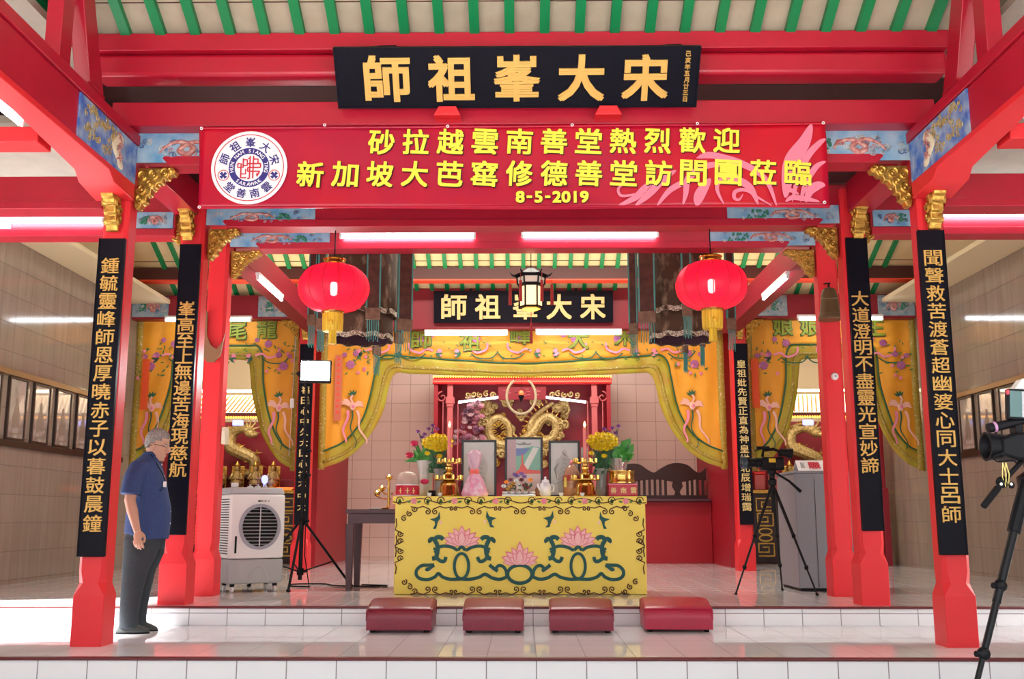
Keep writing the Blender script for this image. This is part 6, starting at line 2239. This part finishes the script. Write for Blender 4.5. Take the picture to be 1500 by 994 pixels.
stool('s', 536, 632, 8.38, M['vinyl'], 'maroon vinyl padded kneeling stool, leftmost of the row before the altar')
stool('s', 678, 767, 8.36, M['vinyl'], 'maroon vinyl padded kneeling stool, second from the left')
stool('s', 806, 900, 8.36, M['vinyl'], 'maroon vinyl padded kneeling stool, third from the left', math.radians(-1.5))
stool('s', 946, 1046, 8.46, M['vinyl_red'], 'brighter crimson padded kneeling stool at the right end of the row', math.radians(-2))

# ------------------------------------------------------------------ standing man
M['skin'] = nmat('warm_skin', (.56, .30, .21), .5)
M['hair'] = add_noise(nmat('cropped_grey_hair', (.20, .17, .16), .8), (.36, .32, .31), 90, .4, .65)
M['shirt'] = add_noise(nmat('navy_cotton_shirt', (.022, .045, .155), .8), (.030, .060, .19), 60)
M['trousers'] = add_noise(nmat('charcoal_trousers', (.028, .036, .047), .85), (.034, .043, .055), 50)
M['shoe'] = nmat('dark_grey_shoe', (.045, .055, .055), .6)
px_, py_ = at(201, 922, 8.42).x, 8.42
man = thing('person', 'man in navy short sleeved shirt and charcoal trousers standing in profile at left', 'person', (px_, py_, 0.0), math.radians(6))


def ell(z, xc, rx, ry, yc=0.0, n=22, xb=None):
    return [(xc + (rx if math.cos(a) >= 0 else (xb if xb else rx)) * math.cos(a), yc + ry * math.sin(a), z) for a in [2 * PI * i / n for i in range(n)]]


HEAD = Matrix.Translation((.045, 0, 1.375)) @ Matrix.Rotation(math.radians(13), 4, 'Y')
hp2 = [(-.012, .045, -.01, .028), (0.0, .072, -.02, .040), (.02, .084, -.045, .053), (.05, .087, -.07, .064), (.08, .085, -.085, .070), (.105, .083, -.094, .074), (.125, .086, -.098, .076), (.155, .088, -.100, .077), (.185, .082, -.095, .073), (.215, .064, -.078, .062), (.238, .034, -.05, .042), (.250, .0, -.018, .018)]


def hring(f, b, w, z, n=26, off=0.0):
    c = (f + b) / 2
    out = []
    for i in range(n):
        a = 2 * PI * i / n
        ca, sa = math.cos(a), math.sin(a)
        out.append(Vector((c + ((f - b) / 2 + off) * math.copysign(abs(ca) ** .9, ca), (w + off) * math.copysign(abs(sa) ** .9, sa), z + (off if z > .2 else 0))))
    return out


b_ = MB()
b_.M = HEAD
b_.loft([hring(f, b, w, z) for z, f, b, w in hp2])
b_.tube([(.084, 0, .132), (.098, 0, .108), (.113, 0, .086)], [.010, .014, .017], 10)
for e in (-1, 1):
    b_.ball((.097, e * .012, .080), (.012, .010, .010), 8, 6)
    b_.ball((-.008, e * .076, .10), (.018, .010, .032), 10, 7)
    b_.ball((.070, e * .034, .145), (.018, .026, .008), 8, 6)
    b_.ball((.055, e * .045, .075), (.028, .022, .022), 8, 6)
b_.ball((.086, 0, .052), (.010, .022, .006), 10, 6)
b_.ball((.083, 0, .040), (.010, .020, .007), 10, 6)
b_.ball((.076, 0, .012), (.016, .022, .016), 10, 6)
b_.M = None
b_.loft([ell(1.28, .0, .075, .085), ell(1.36, .022, .060, .062), ell(1.43, .045, .056, .058), ell(1.48, .05, .05, .055)])
b_.loft([ell(.74, .02, .13, .14), ell(.95, .02, .14, .15), ell(1.15, .01, .12, .17), ell(1.28, .0, .10, .17), ell(1.33, .005, .07, .10)])
for e in (-1, 1):
    sh, el, wr = Vector((-.035, e * .185, 1.27)), Vector((-.055, e * .245, 1.035)), Vector((.012, e * .255, .815))
    b_.tube([Vector((-.02, e * .12, 1.28)), sh, sh.lerp(el, .5), el, el.lerp(wr, .35), wr.lerp(el, .1), wr, wr + Vector((.008, 0, -.02))], [.06, .055, .05, .043, .044, .031, .028, .028], 14)
    # palm and fingers
    pl_ = wr + Vector((.014, 0, -.055))
    b_.ball(pl_, (.036, .017, .050), 12, 8)
    for k, (dx, L) in enumerate(((.033, .062), (.011, .074), (-.011, .070), (-.032, .054))):
        r0 = pl_ + Vector((dx * .85, 0, -.034))
        r1 = r0 + Vector((dx * .10 + .004, -e * .006, -L * .45))
        r2 = r1 + Vector((.004, -e * .014, -L * .32))
        r3 = r2 + Vector((.002, -e * .014, -L * .22))
        b_.tube([r0, r1, r2, r3], [.0098, .0092, .0086, .0070], 8)
    b_.tube([pl_ + Vector((.022, -e * .004, .026)), pl_ + Vector((.045, -e * .012, .0)), pl_ + Vector((.050, -e * .018, -.032)), pl_ + Vector((.044, -e * .02, -.055))], [.012, .011, .0095, .007], 8)
    b_.loft([ell(.04, -.035, .045, .045, e * .09), ell(.30, -.03, .055, .055, e * .09), ell(.48, -.015, .06, .06, e * .09), ell(.76, .015, .09, .08, e * .08)])
body = b_.build('body', M['skin'], man, smooth=180)
rm = body.modifiers.new('join', 'REMESH')
rm.mode = 'VOXEL'
rm.voxel_size = 0.0045
rm.use_smooth_shade = True
smo = body.modifiers.new('soften', 'SMOOTH')
smo.factor = 0.5
smo.iterations = 3
# hair: offset shell over crown, sides and nape
m = MB()
rows_ = [hring(f, b, w, z, 40, .007) for z, f, b, w in hp2[4:]]
m.M = HEAD
vv = [[m._v(p) for p in r] for r in rows_]
for i in range(len(rows_) - 1):
    for k in range(40):
        j2 = (k + 1) % 40
        c = (rows_[i][k] + rows_[i + 1][j2]) / 2
        if (c.z > .195 and c.x < .075) or (c.z > .15 and c.x < .045) or (c.z > .115 and c.x < -.012) or (c.x < -.045):
            m._f([vv[i][k], vv[i][j2], vv[i + 1][j2], vv[i + 1][k]])
m._f(vv[-1])
for v in [v for v in m.bm.verts if not v.link_faces]:
    m.bm.verts.remove(v)
hr = m.build('hair', M['hair'], man, smooth=180)
s2 = hr.modifiers.new('thickness', 'SOLIDIFY')
s2.thickness = 0.008
for nm, r, mat, dx in (('eye', .0075, M['white'], .0),):
    for e in (-1, 1):
        m = MB()
        m.M = HEAD
        m.ball((.079, e * .032, .122), (.008, .011, .006), 10, 6)
        ey2 = m.build('eye', M['white'], man)
        m = MB()
        m.M = HEAD
        m.ball((.0845, e * .032, .122), (.004, .005, .005), 8, 6)
        m.build('iris', M['black'], ey2)
        m = MB()
        m.M = HEAD
        m.tube([(.086, e * .018, .139), (.088, e * .034, .143), (.078, e * .052, .138)], .004, 6)
        m.build('eyebrow', M['hair'], man)
m = MB()
m.M = HEAD
m.tube([(.0, .080, .118), (-.05, .082, .11), (-.085, .05, .06), (-.09, 0, .04), (-.085, -.05, .06), (-.05, -.082, .09), (-.0, -.082, .118), (.06, -.070, .120), (.092, -.05, .118)], .0022, 6)
m.build('spectacle_cord', M['black'], man)
# shirt
n2 = 30
rg = [ell(1.425, .030, .062, .066, n=n2), ell(1.395, .018, .075, .082, n=n2), ell(1.375, .008, .090, .115, n=n2), ell(1.345, .0, .105, .168, n=n2), ell(1.30, .0, .120, .198, n=n2), ell(1.22, .012, .135, .205, n=n2), ell(1.10, .022, .155, .198, n=n2, xb=.15), ell(.98, .030, .178, .192, n=n2, xb=.165), ell(.88, .030, .182, .188, n=n2, xb=.172), ell(.80, .028, .178, .187, n=n2, xb=.172), ell(.755, .026, .176, .187, n=n2, xb=.172)]
rg[-1] = [(x, y, z - .025 * (1 if x > 0.03 else -.8)) for x, y, z in rg[-1]]
m = MB().loft(rg)
for e in (-1, 1):
    m.tube([(-.005, e * .10, 1.30), (-.025, e * .165, 1.285), (-.042, e * .215, 1.215), (-.050, e * .238, 1.15), (-.055, e * .248, 1.08)], [.070, .080, .079, .076, .077], 20)
shirt = m.build('shirt', M['shirt'], man, smooth=60)
rm = shirt.modifiers.new('join', 'REMESH')
rm.mode = 'VOXEL'
rm.voxel_size = 0.008
rm.use_smooth_shade = True
smo = shirt.modifiers.new('soften', 'SMOOTH')
smo.iterations = 5
m = MB().loft([[(.032 + (.068 + q) * math.cos(a), (.072 + q) * math.sin(a), z) for a in [2 * PI * i / 24 for i in range(24)]] for z, q in ((1.40, .004), (1.432, -.004))], cap=False)
cl2 = m.build('collar', M['shirt'], shirt)
s2 = cl2.modifiers.new('thickness', 'SOLIDIFY')
s2.thickness = 0.006
m = MB()
for k in range(6):
    zz = 1.33 - .095 * k
    xx = (.118, .142, .165, .188, .208, .212)[k]
    m.ball((xx - .002, 0, zz), (.005, .008, .008), 8, 5)
m.build('shirt_button', M['grey_white'], shirt)
m = MB()
m.box(.115, .165, -.13, -.05, 1.12, 1.125)
m.build('pocket_edge', M['shirt'], shirt, smooth=0)
m = MB().tube([(.04, -.075, 1.41), (.10, -.085, 1.33), (.145, -.07, 1.25), (.165, -.06, 1.19)], .004, 6)
ln = m.build('lanyard', M['black'], man)
MB().box(.155, .175, -.085, -.045, 1.145, 1.19).build('badge', M['white'], ln, bevel=.003)
# trousers
m = MB()
m.loft([ell(.86, .02, .150, .165), ell(.76, .022, .158, .172), ell(.68, .020, .155, .172), ell(.655, .020, .150, .168)], cap=True)
for e, fx in ((-1, 0.0), (1, .018)):
    m.loft([ell(.74, .02, .145, .085, e * .082), ell(.62, .008 + fx, .132, .088, e * .085), ell(.48, -.022 + fx, .100, .080, e * .088), ell(.34, -.036 + fx, .086, .076, e * .09), ell(.20, -.046 + fx, .076, .070, e * .09), ell(.10, -.048 + fx, .072, .068, e * .09), ell(.055, -.044 + fx, .076, .070, e * .09), ell(.038, -.042 + fx, .073, .068, e * .09)])
tr = m.build('trousers', M['trousers'], man, smooth=60)
rm = tr.modifiers.new('join', 'REMESH')
rm.mode = 'VOXEL'
rm.voxel_size = 0.009
rm.use_smooth_shade = True
smo = tr.modifiers.new('soften', 'SMOOTH')
smo.iterations = 4
for e, fx in ((-1, 0.0), (1, .022)):
    m = MB()
    yc = e * .09
    m.loft([[(fx + x0 + sx * math.cos(a), yc + sy * math.sin(a), z) for a in [2 * PI * i / 20 for i in range(20)]] for z, x0, sx, sy in ((.001, -.012, .128, .046), (.018, -.012, .130, .048), (.035, -.016, .122, .046), (.055, -.03, .095, .042), (.075, -.05, .06, .036))])
    s_ = m.build('shoe', M['shoe'], man, smooth=60)
    m = MB()
    m.loft([[(fx - .012 + .132 * math.cos(a), yc + .050 * math.sin(a), z) for a in [2 * PI * i / 20 for i in range(20)]] for z in (.0, .012)])
    m.build('sole', M['black'], s_)

# ------------------------------------------------------------------ evaporative air cooler
t = thing('air_cooler', 'white and grey portable air cooler with a round grille beside the third left column', 'air cooler', (-2.83, 10.85, ZU), math.radians(31))
W2, D2 = .285, .21
m = MB()
m.loft([[(-W2, -D2, .085), (W2, -D2, .085), (W2, D2, .085), (-W2, D2, .085)], [(-W2, -D2 - .0, .33), (W2, -D2 - .0, .33), (W2, D2, .33), (-W2, D2, .33)]])
tank = m.build('water_tank', nmat('light_grey_plastic', (.40, .41, .42), .45), t, bevel=.02, seg=3)
m = MB()
m.tube([(.03 + .10 * math.cos(a), -D2 - .002, .10 + .16 * math.sin(a)) for a in [PI * i / 12 for i in range(13)]], .006, 6)
m.build('moulded_arch', nmat('light_grey_plastic_arch', (.44, .45, .46), .45), tank)
m = MB()
m.loft([[(-W2, -D2, .335), (W2, -D2, .335), (W2, D2, .335), (-W2, D2, .335)], [(-W2 * 1.0, -D2 - .012, .62), (W2, -D2 - .012, .62), (W2, D2, .62), (-W2, D2, .62)], [(-W2, -D2, .985), (W2, -D2, .985), (W2, D2, .985), (-W2, D2, .985)]])
bdy = m.build('cabinet', M['white'], t, bevel=.022, seg=3)
m = MB()
m.loft([[(-W2 * .99, -D2 + .005, .986), (W2 * .99, -D2 + .005, .986), (W2 * .99, D2, .986), (-W2 * .99, D2, .986)], [(-W2 * .95, -D2 + .05, 1.055), (W2 * .95, -D2 + .05, 1.055), (W2 * .97, D2 - .01, 1.055), (-W2 * .97, D2 - .01, 1.055)]])
tp2 = m.build('control_panel', M['grey_plastic'], t, bevel=.015, seg=3)
for x in (-.08, .0, .08):
    m = MB()
    m.lathe([(.030, .0), (.030, .012), (.022, .016)], (x + .03, -.06, 1.055), 16)
    m.box(x + .026, x + .034, -.085, -.035, 1.068, 1.09)
    m.build('control_knob', M['grey_white'], tp2, smooth=30)
MB().box(-.22, -.15, .02, .05, 1.056, 1.105).build('note_card', M['white'], tp2, smooth=0)
GZ, GR, GX = .655, .215, .02
m = MB()
yf = -D2 - .014
m.strip([(GX + (GR * .93) * math.cos(a), GZ + GR * math.sin(a)) for a in [2 * PI * i / 48 for i in range(49)]], .032, yf - .016, yf + .01)
m.build('grille_ring', nmat('blue_grey_plastic_ring', (.33, .34, .40), .4), t)
m = MB()
m.prism([(GX + GR * .88 * math.cos(a), GZ + GR * .95 * math.sin(a)) for a in [2 * PI * i / 48 for i in range(48)]], yf + .002, yf + .006)
m.build('grille_recess', M['black'], t, smooth=0)
for k in range(11):
    z = GZ - GR * .82 + GR * 1.64 * k / 10
    hw2 = math.sqrt(max((GR * .93) ** 2 - (z - GZ) ** 2, 0)) * .93
    m = MB()
    m.obox((GX, yf - .004, z), (2 * hw2, .018, .0045), (math.radians(25), 0, 0))
    m.build('louver', M['grey_white'] if k % 1 else nmat('louver_grey', (.34, .35, .37), .4), t, smooth=0)
MB().box(GX - .004, GX + .004, yf - .014, yf - .004, GZ - GR * .92, GZ + GR * .92).build('grille_bar', M['grey_white'], t, smooth=0)
MB().box(-W2 + .055, -W2 + .075, -D2 - .014, -D2 - .006, .39, .56).build('level_gauge', M['black'], bdy, bevel=.003)
MB().box(W2 - .001, W2 + .018, -.15, -.08, .60, .80).build('side_handle', M['grey_white'], bdy, bevel=.008)
m = MB()
for k in range(22):
    z = .38 + .026 * k
    m.box(-W2 - .002, -W2 + .004, -D2 + .05, D2 - .07, z, z + .010)
m.build('side_vent', M['black'], bdy, smooth=0)
m = MB()
for k, c in enumerate('Morgan'):
    glyph(m, c, .02, .02 + .017 * k, .915, .024, -D2 - .0115, .004)
m.box(-.005, .008, -D2 - .0135, -D2 - .009, .907, .924)
m.build('lettering', M['black'], bdy, smooth=0)
for x in (-.22, .22):
    for y in (-.15, .15):
        m = MB()
        m.cyl((x - .012, y, .032), (x + .012, y, .032), .032, seg=16)
        w_ = m.build('caster_wheel', M['white'], t)
        MB().box(x - .02, x + .02, y - .02, y + .02, .055, .086).build('caster_fork', M['black'], w_, bevel=.003)

# ------------------------------------------------------------------ floodlight on its stand
fx_, fy_ = at(441, 800, 11.06).x, 11.06
t = thing('floodlight', 'bright floodlight on a tall black tripod stand in front of the left couplet board', 'floodlight', (fx_, fy_, ZU), 0, local=False)
hz = .86
for ang, L in ((-1.60, .47), (-1.65 + 2.35, .62), (-1.65 - 2.0, .72)):
    q = Vector((math.cos(ang), math.sin(ang), 0))
    foot = Vector((fx_, fy_, ZU + .02)) + q * L
    m = MB().tube([Vector((fx_, fy_, hz)) + q * .03, foot], .014, 8)
    lg_ = m.build('leg', M['black_metal'], t)
    m = MB().tube([Vector((fx_, fy_, .34)) + q * .02, Vector((fx_, fy_, hz)).lerp(foot, .62)], .009, 6)
    m.build('brace', M['black_metal'], lg_)
    MB().ball(foot, (.025, .025, .018), 10, 6).build('rubber_foot', M['black'], lg_)
MB().cyl((fx_, fy_, ZU + .10), (fx_, fy_, 1.35), .022, seg=12).build('lower_pole', M['black_metal'], t)
MB().cyl((fx_, fy_, 1.34), (fx_, fy_, 2.30), .015, seg=12).build('upper_pole', M['black_metal'], t)
for z in (.34, hz, 1.34, 1.60):
    m = MB().cyl((fx_, fy_, z - .035), (fx_, fy_, z + .035), .036, seg=14)
    m.tube([(fx_ + .03, fy_ - .01, z), (fx_ + .075, fy_ - .03, z + .01)], [.012, .018], 8)
    m.build('clamp_collar', M['black'], t)
hc_ = at(462, 543, 10.85)
rotm = Matrix.Translation(hc_) @ Euler((math.radians(-8), 0, math.radians(10))).to_matrix().to_4x4()
m = MB()
m.M = rotm
m.box(-.17, .17, -.0, .06, -.125, .125)
m.box(-.12, .12, .06, .10, -.09, .09)
hd2 = m.build('lamp_head', M['black_metal'], t, bevel=.012)
m = MB()
m.M = rotm
m.box(-.150, .150, -.006, -.0005, -.105, .105)
m.build('lit_panel', nmat('lit_flood_panel', (1, 1, 1), .4, emit=(.86, 1.0, .98), estr=60.0), hd2, bevel=.002)
MB().tube([(fx_, fy_, 2.28), (fx_, fy_ - .05, 2.34), (hc_.x - .2, hc_.y + .03, hc_.z - .02), (hc_.x - .165, hc_.y + .03, hc_.z)], .014, 8).build('bracket', M['black_metal'], t)
MB().tube([(hc_.x - .02, hc_.y + .1, hc_.z), (fx_ + .02, fy_ + .05, 2.2), (fx_ - .02, fy_ + .03, 1.8), (fx_ + .03, fy_ + .03, 1.2), (fx_ + .03, fy_ + .06, .5), (fx_ + .05, fy_ + .25, ZU + .01)], .006, 6).build('power_cord', M['black'], t)
m = MB().tube(smooth_pts([(fx_ + .05, fy_ + .3, ZU + .009), (fx_ - .18, fy_ + .42, ZU + .009), (fx_ - .22, fy_ + .75, ZU + .009), (fx_ + .1, fy_ + .8, ZU + .009), (fx_ + .3, fy_ + .5, ZU + .009), (fx_ + .7, fy_ + .42, ZU + .009), (fx_ + .85, fy_ + .55, ZU + .009), (fx_ + .55, fy_ + .68, ZU + .009)], 8), .008, 6)
tag(m.build('power_cable', M['black']), 'black cable looping over the floor between the floodlight and the plum table', 'cable')
# switch hanging on the curtain cord
sc2 = at(427, 590, 15.1)
t = thing('pull_switch', 'small white switch hanging on a long cord before the left shrine curtain', 'switch', (sc2.x, 15.14, 1.8), 0, local=False)
MB().box(sc2.x - .03, sc2.x + .03, 15.125, 15.155, sc2.z - .07, sc2.z + .07).build('switch_body', M['white'], t, bevel=.008)
MB().tube([(sc2.x + .02, 15.14, 3.83), (sc2.x, 15.14, sc2.z), (sc2.x - .02, 15.14, 1.8)], .004, 5).build('cord', M['grey_white'], t)

# ------------------------------------------------------------------ camcorder on a tripod
cx_, cy_ = at(1131, 700, 10.66).x, 10.66
t = thing('camera_tripod', 'thin black camcorder tripod standing between the altar and the grey lectern', 'tripod', (cx_, cy_, ZU), 0, local=False)
za = 1.30
for u, v in ((1078, 869), (1197, 870), (1146, 863)):
    d = _F * F_PX + _R * (u - 750) + _U * (497 - v)
    k = (ZU + .012 - EYE) / d.z
    foot = Vector((d.x * k, d.y * k, ZU + .012))
    top_ = Vector((cx_, cy_, za - .05))
    dr = (foot - top_)
    l_ = MB().tube([top_ + dr * .02, top_ + dr * .5], .016, 8).build('leg', M['black_metal'], t)
    MB().tube([top_ + dr * .48, top_ + dr * .78], .012, 8).build('leg_section', M['black_metal'], l_)
    MB().tube([top_ + dr * .76, foot], .009, 8).build('leg_section', M['black_metal'], l_)
    for q in (.49, .77):
        MB().ball(top_ + dr * q, (.022, .022, .026), 10, 6).build('leg_lock', M['black'], l_)
    MB().ball(foot, (.018, .018, .012), 8, 6).build('rubber_foot', M['black'], l_)
MB().lathe([(.02, -.35), (.02, -.08), (.04, -.07), (.045, -.02), (.03, .0), (.03, .03), (.045, .05), (.045, .08)], (cx_, cy_, za), 16).build('tripod_head', M['black_metal'], t)
MB().tube([(cx_ + .03, cy_, za + .06), (cx_ + .16, cy_ - .05, za - .03), (cx_ + .27, cy_ - .08, za - .14)], [.012, .012, .018], 8).build('pan_handle', M['black'], t)
t = thing('camcorder', 'black video camcorder pointing left on the tripod beside the grey lectern', 'camera', (cx_, cy_, za + .081), 0, local=False)
zc = za + .16
MB().box(cx_ - .11, cx_ + .12, cy_ - .06, cy_ + .06, zc - .078, zc + .055).build('camera_body', M['black'], t, bevel=.015, seg=3)
m = MB()
m.M = Matrix.Translation((cx_ - .10, cy_, zc)) @ Matrix.Rotation(-PI / 2, 4, 'Y')
m.lathe([(.05, 0), (.052, .06), (.045, .065), (.045, .12), (.055, .125), (.058, .15)], (0, 0, 0), 24)
l_ = m.build('lens_barrel', M['black'], t)
m = MB()
m.M = Matrix.Translation((cx_ - .25, cy_, zc)) @ Matrix.Rotation(-PI / 2, 4, 'Y')
m.lathe([(.052, 0), (.066, .03), (.066, .06), (.056, .06), (.045, .02)], (0, 0, 0), 24)
m.build('lens_hood', nmat('blue_black_hood', (.03, .06, .08), .3), l_)
MB().tube([(cx_ - .09, cy_, zc + .06), (cx_ - .08, cy_, zc + .125), (cx_ + .02, cy_, zc + .14), (cx_ + .08, cy_, zc + .12), (cx_ + .09, cy_, zc + .06)], .016, 8).build('top_handle', M['black'], t)
MB().tube([(cx_ - .15, cy_ - .02, zc + .15), (cx_ - .02, cy_ - .02, zc + .15)], .018, 10).build('microphone', M['black'], t)
m = MB()
m.M = Matrix.Translation((cx_ + .15, cy_ - .02, zc + .10)) @ Matrix.Rotation(math.radians(100), 4, 'Y')
m.lathe([(.035, -.06), (.04, .0), (.05, .03), (.056, .06), (.04, .065)], (0, 0, 0), 20)
m.build('eyecup', M['black'], t)
MB().box(cx_ - .04, cx_ + .03, cy_ - .064, cy_ - .0605, zc + .0, zc + .04).build('yellow_sticker', nmat('yellow_sticker', (.75, .50, .02), .5), t, smooth=0)
MB().box(cx_ + .03, cx_ + .10, cy_ - .068, cy_ - .0605, zc - .06, zc + .03).build('side_screen', M['black_metal'], t, bevel=.003)

# ------------------------------------------------------------------ broadcast camera close to the viewer
YF = 4.2
ha = at(1521, 690, YF)
t = thing('camera_tripod', 'heavy black tripod close to the viewer at the right picture edge', 'tripod', (ha.x, YF, -.14), 0, local=False)
tp3 = at(1503, 705, YF)
lo = at(1432, 994, YF - .12)
dr = (lo - tp3)
k_ = (-.13 - tp3.z) / dr.z
ft = tp3 + dr * k_
cc = Vector((ha.x + .03, YF + .05, tp3.z))
legs = [(tp3, ft)]
for dx, dy in ((.62, -.05), (.28, .62)):
    a = cc + Vector((dx, dy, 0)).normalized() * .07
    legs.append((a, Vector((cc.x + dx, cc.y + dy, -.13))))
for a, b in legs:
    l_ = MB().tube([a, a.lerp(b, .10), a.lerp(b, .17)], [.024, .026, .026], 10).build('leg', M['black'], t)
    MB().tube([a.lerp(b, .15), a.lerp(b, .40)], .017, 10).build('leg_section', M['black_metal'], l_)
    MB().tube([a.lerp(b, .38), a.lerp(b, .56)], .014, 10).build('leg_section', M['black_metal'], l_)
    MB().tube([a.lerp(b, .54), b], .011, 10).build('leg_section', M['black_metal'], l_)
    for q in (.345, .56):
        m = MB().ball(a.lerp(b, q), (.026, .024, .026), 10, 6)
        m.tube([a.lerp(b, q), a.lerp(b, q) + Vector((-.035, -.01, 0))], [.010, .012], 8)
        m.build('leg_lock', M['black'], l_)
    MB().ball(b, (.02, .02, .012), 8, 6).build('rubber_foot', M['black'], l_)
MB().lathe([(.085, -.03), (.09, .02), (.05, .05), (.05, .06), (.06, .065), (.06, .075)], cc, 20).build('fluid_head', M['black_metal'], t)
p0, p1 = at(1500, 672, YF - .02), at(1468, 706, YF - .08)
p2 = at(1441, 741, YF - .13)
MB().tube([cc + Vector((0, 0, .08)), p0, p0.lerp(p1, .5), p1], [.012, .010, .010, .010], 8).build('handle_arm', M['black_metal'], t)
g_ = MB().tube([p1.lerp(p2, .25), p2], [.014, .013], 10).build('pan_handle', M['black'], t)
m = MB()
m.ball(p1, (.026, .022, .024), 10, 7)
m.ball(p1 + Vector((-.018, -.02, -.012)), (.014, .012, .014), 8, 6)
m.ball(p1 + Vector((.026, -.02, -.012)), (.014, .012, .014), 8, 6)
m.build('handle_clamp', M['black'], t)
m = MB()
for q in (-.018, .022):
    m.ball(p1 + Vector((q, -.03, -.008)), (.006, .005, .006), 8, 6)
m.build('bolt_head', M['white'], t)
c5 = at(1473, 694, YF - .1)
for q in (-.008, .004):
    MB().tube([c5 + Vector((q, 0, .045)), c5 + Vector((q + .008, -.005, .0)), c5 + Vector((q + .004, 0, -.05)), c5 + Vector((q - .004, .003, -.01)), c5 + Vector((q, 0, .045))], .0022, 5).build('cable_tie', nmat('yellow_cable_tie', (.62, .52, .16), .5), t)
t = thing('broadcast_camera', 'black broadcast camera with microphone and side screen at the right picture edge', 'camera', (ha.x, YF, cc.z + .161), 0, local=False)
c6 = at(1458, 653, YF)
zb2 = c6.z
bd2 = MB()
x0 = at(1462, 653, YF).x
bd2.loft([[(x0, YF - .03, zb2 - .035), (x0, YF + .08, zb2 - .035), (x0, YF + .08, zb2 + .03), (x0, YF - .03, zb2 + .03)], [(x0 + .05, YF - .06, zb2 - .06), (x0 + .05, YF + .11, zb2 - .06), (x0 + .05, YF + .11, zb2 + .05), (x0 + .05, YF - .06, zb2 + .05)], [(x0 + .36, YF - .06, zb2 - .055), (x0 + .36, YF + .11, zb2 - .055), (x0 + .36, YF + .11, zb2 + .06), (x0 + .36, YF - .06, zb2 + .06)]])
bd2.build('camera_body', M['black'], t, bevel=.012)
m = MB()
m.M = Matrix.Translation((x0 + .01, YF + .025, zb2)) @ Matrix.Rotation(-PI / 2, 4, 'Y')
m.lathe([(.05, -.02), (.055, .02), (.06, .05), (.05, .05), (.04, .02)], (0, 0, 0), 20)
m.build('lens_hood', M['black'], t)
MB().box(x0 + .08, x0 + .2, YF - .064, YF - .0605, zb2 + .0, zb2 + .012).build('side_stripe', nmat('blue_grey_stripe', (.10, .13, .2), .3), t, smooth=0)
ma, mb3 = at(1447, 627, YF - .02), at(1510, 614, YF - .02)
mc = MB().tube([ma, ma.lerp(mb3, .18), mb3], [.019, .020, .014], 12).build('microphone', M['black'], t)
q1, q2 = ma.lerp(mb3, .12), ma.lerp(mb3, .18)
MB().tube([q1, q2], .0222, 14).build('pink_ring', nmat('mauve_ring', (.42, .20, .36), .4), mc)
MB().box(at(1484, 640, YF).x, at(1484, 640, YF).x + .03, YF - .03, YF + .03, zb2 + .04, at(1480, 607, YF).z).build('accessory_post', M['black'], t, bevel=.004)
s0, s1 = at(1479, 613, YF - .04), at(1512, 572, YF - .04)
m = MB()
m.M = Matrix.Translation(((s0.x + s1.x) / 2, YF - .03, (s0.z + s1.z) / 2)) @ Euler((0, math.radians(4), 0)).to_matrix().to_4x4()
m.box(-.055, .055, -.015, .015, -.062, .062)
sc4 = m.build('side_screen', M['black'], t, bevel=.005)
for nm, xa, xb, mt in (('screen_left', -.048, .0, nmat('teal_grey_screen', (.08, .15, .15), .3)), ('screen_right', .0005, .05, nmat('pale_grey_screen', (.42, .42, .45), .3))):
    m = MB()
    m.M = Matrix.Translation(((s0.x + s1.x) / 2, YF - .03, (s0.z + s1.z) / 2)) @ Euler((0, math.radians(4), 0)).to_matrix().to_4x4()
    m.box(xa, xb, -.0185, -.0155, -.052, .054)
    m.build(nm, mt, sc4, smooth=0)
q = at(1492, 562, YF - .02)
m = MB()
m.prism([(q.x - .025, q.z - .022), (q.x + .05, q.z - .022), (q.x + .05, q.z + .02), (q.x + .01, q.z + .02)], YF - .04, YF + .02)
m.build('white_diffuser', M['white'], t, bevel=.004)
q = at(1476, 574, YF - .04)
MB().ball(q, (.008, .01, .012), 10, 6).build('record_lamp', nmat('red_tally_lamp', (.55, .05, .08), .4), t)
a = at(1462, 668, YF - .05)
MB().tube(smooth_pts([tuple(at(1475, 662, YF - .03)), tuple(at(1456, 668, YF - .04)), tuple(at(1462, 676, YF - .05)), tuple(at(1484, 674, YF - .05)), tuple(at(1492, 684, YF - .03))], 5), .003, 5).build('loose_cable', M['black'], t)
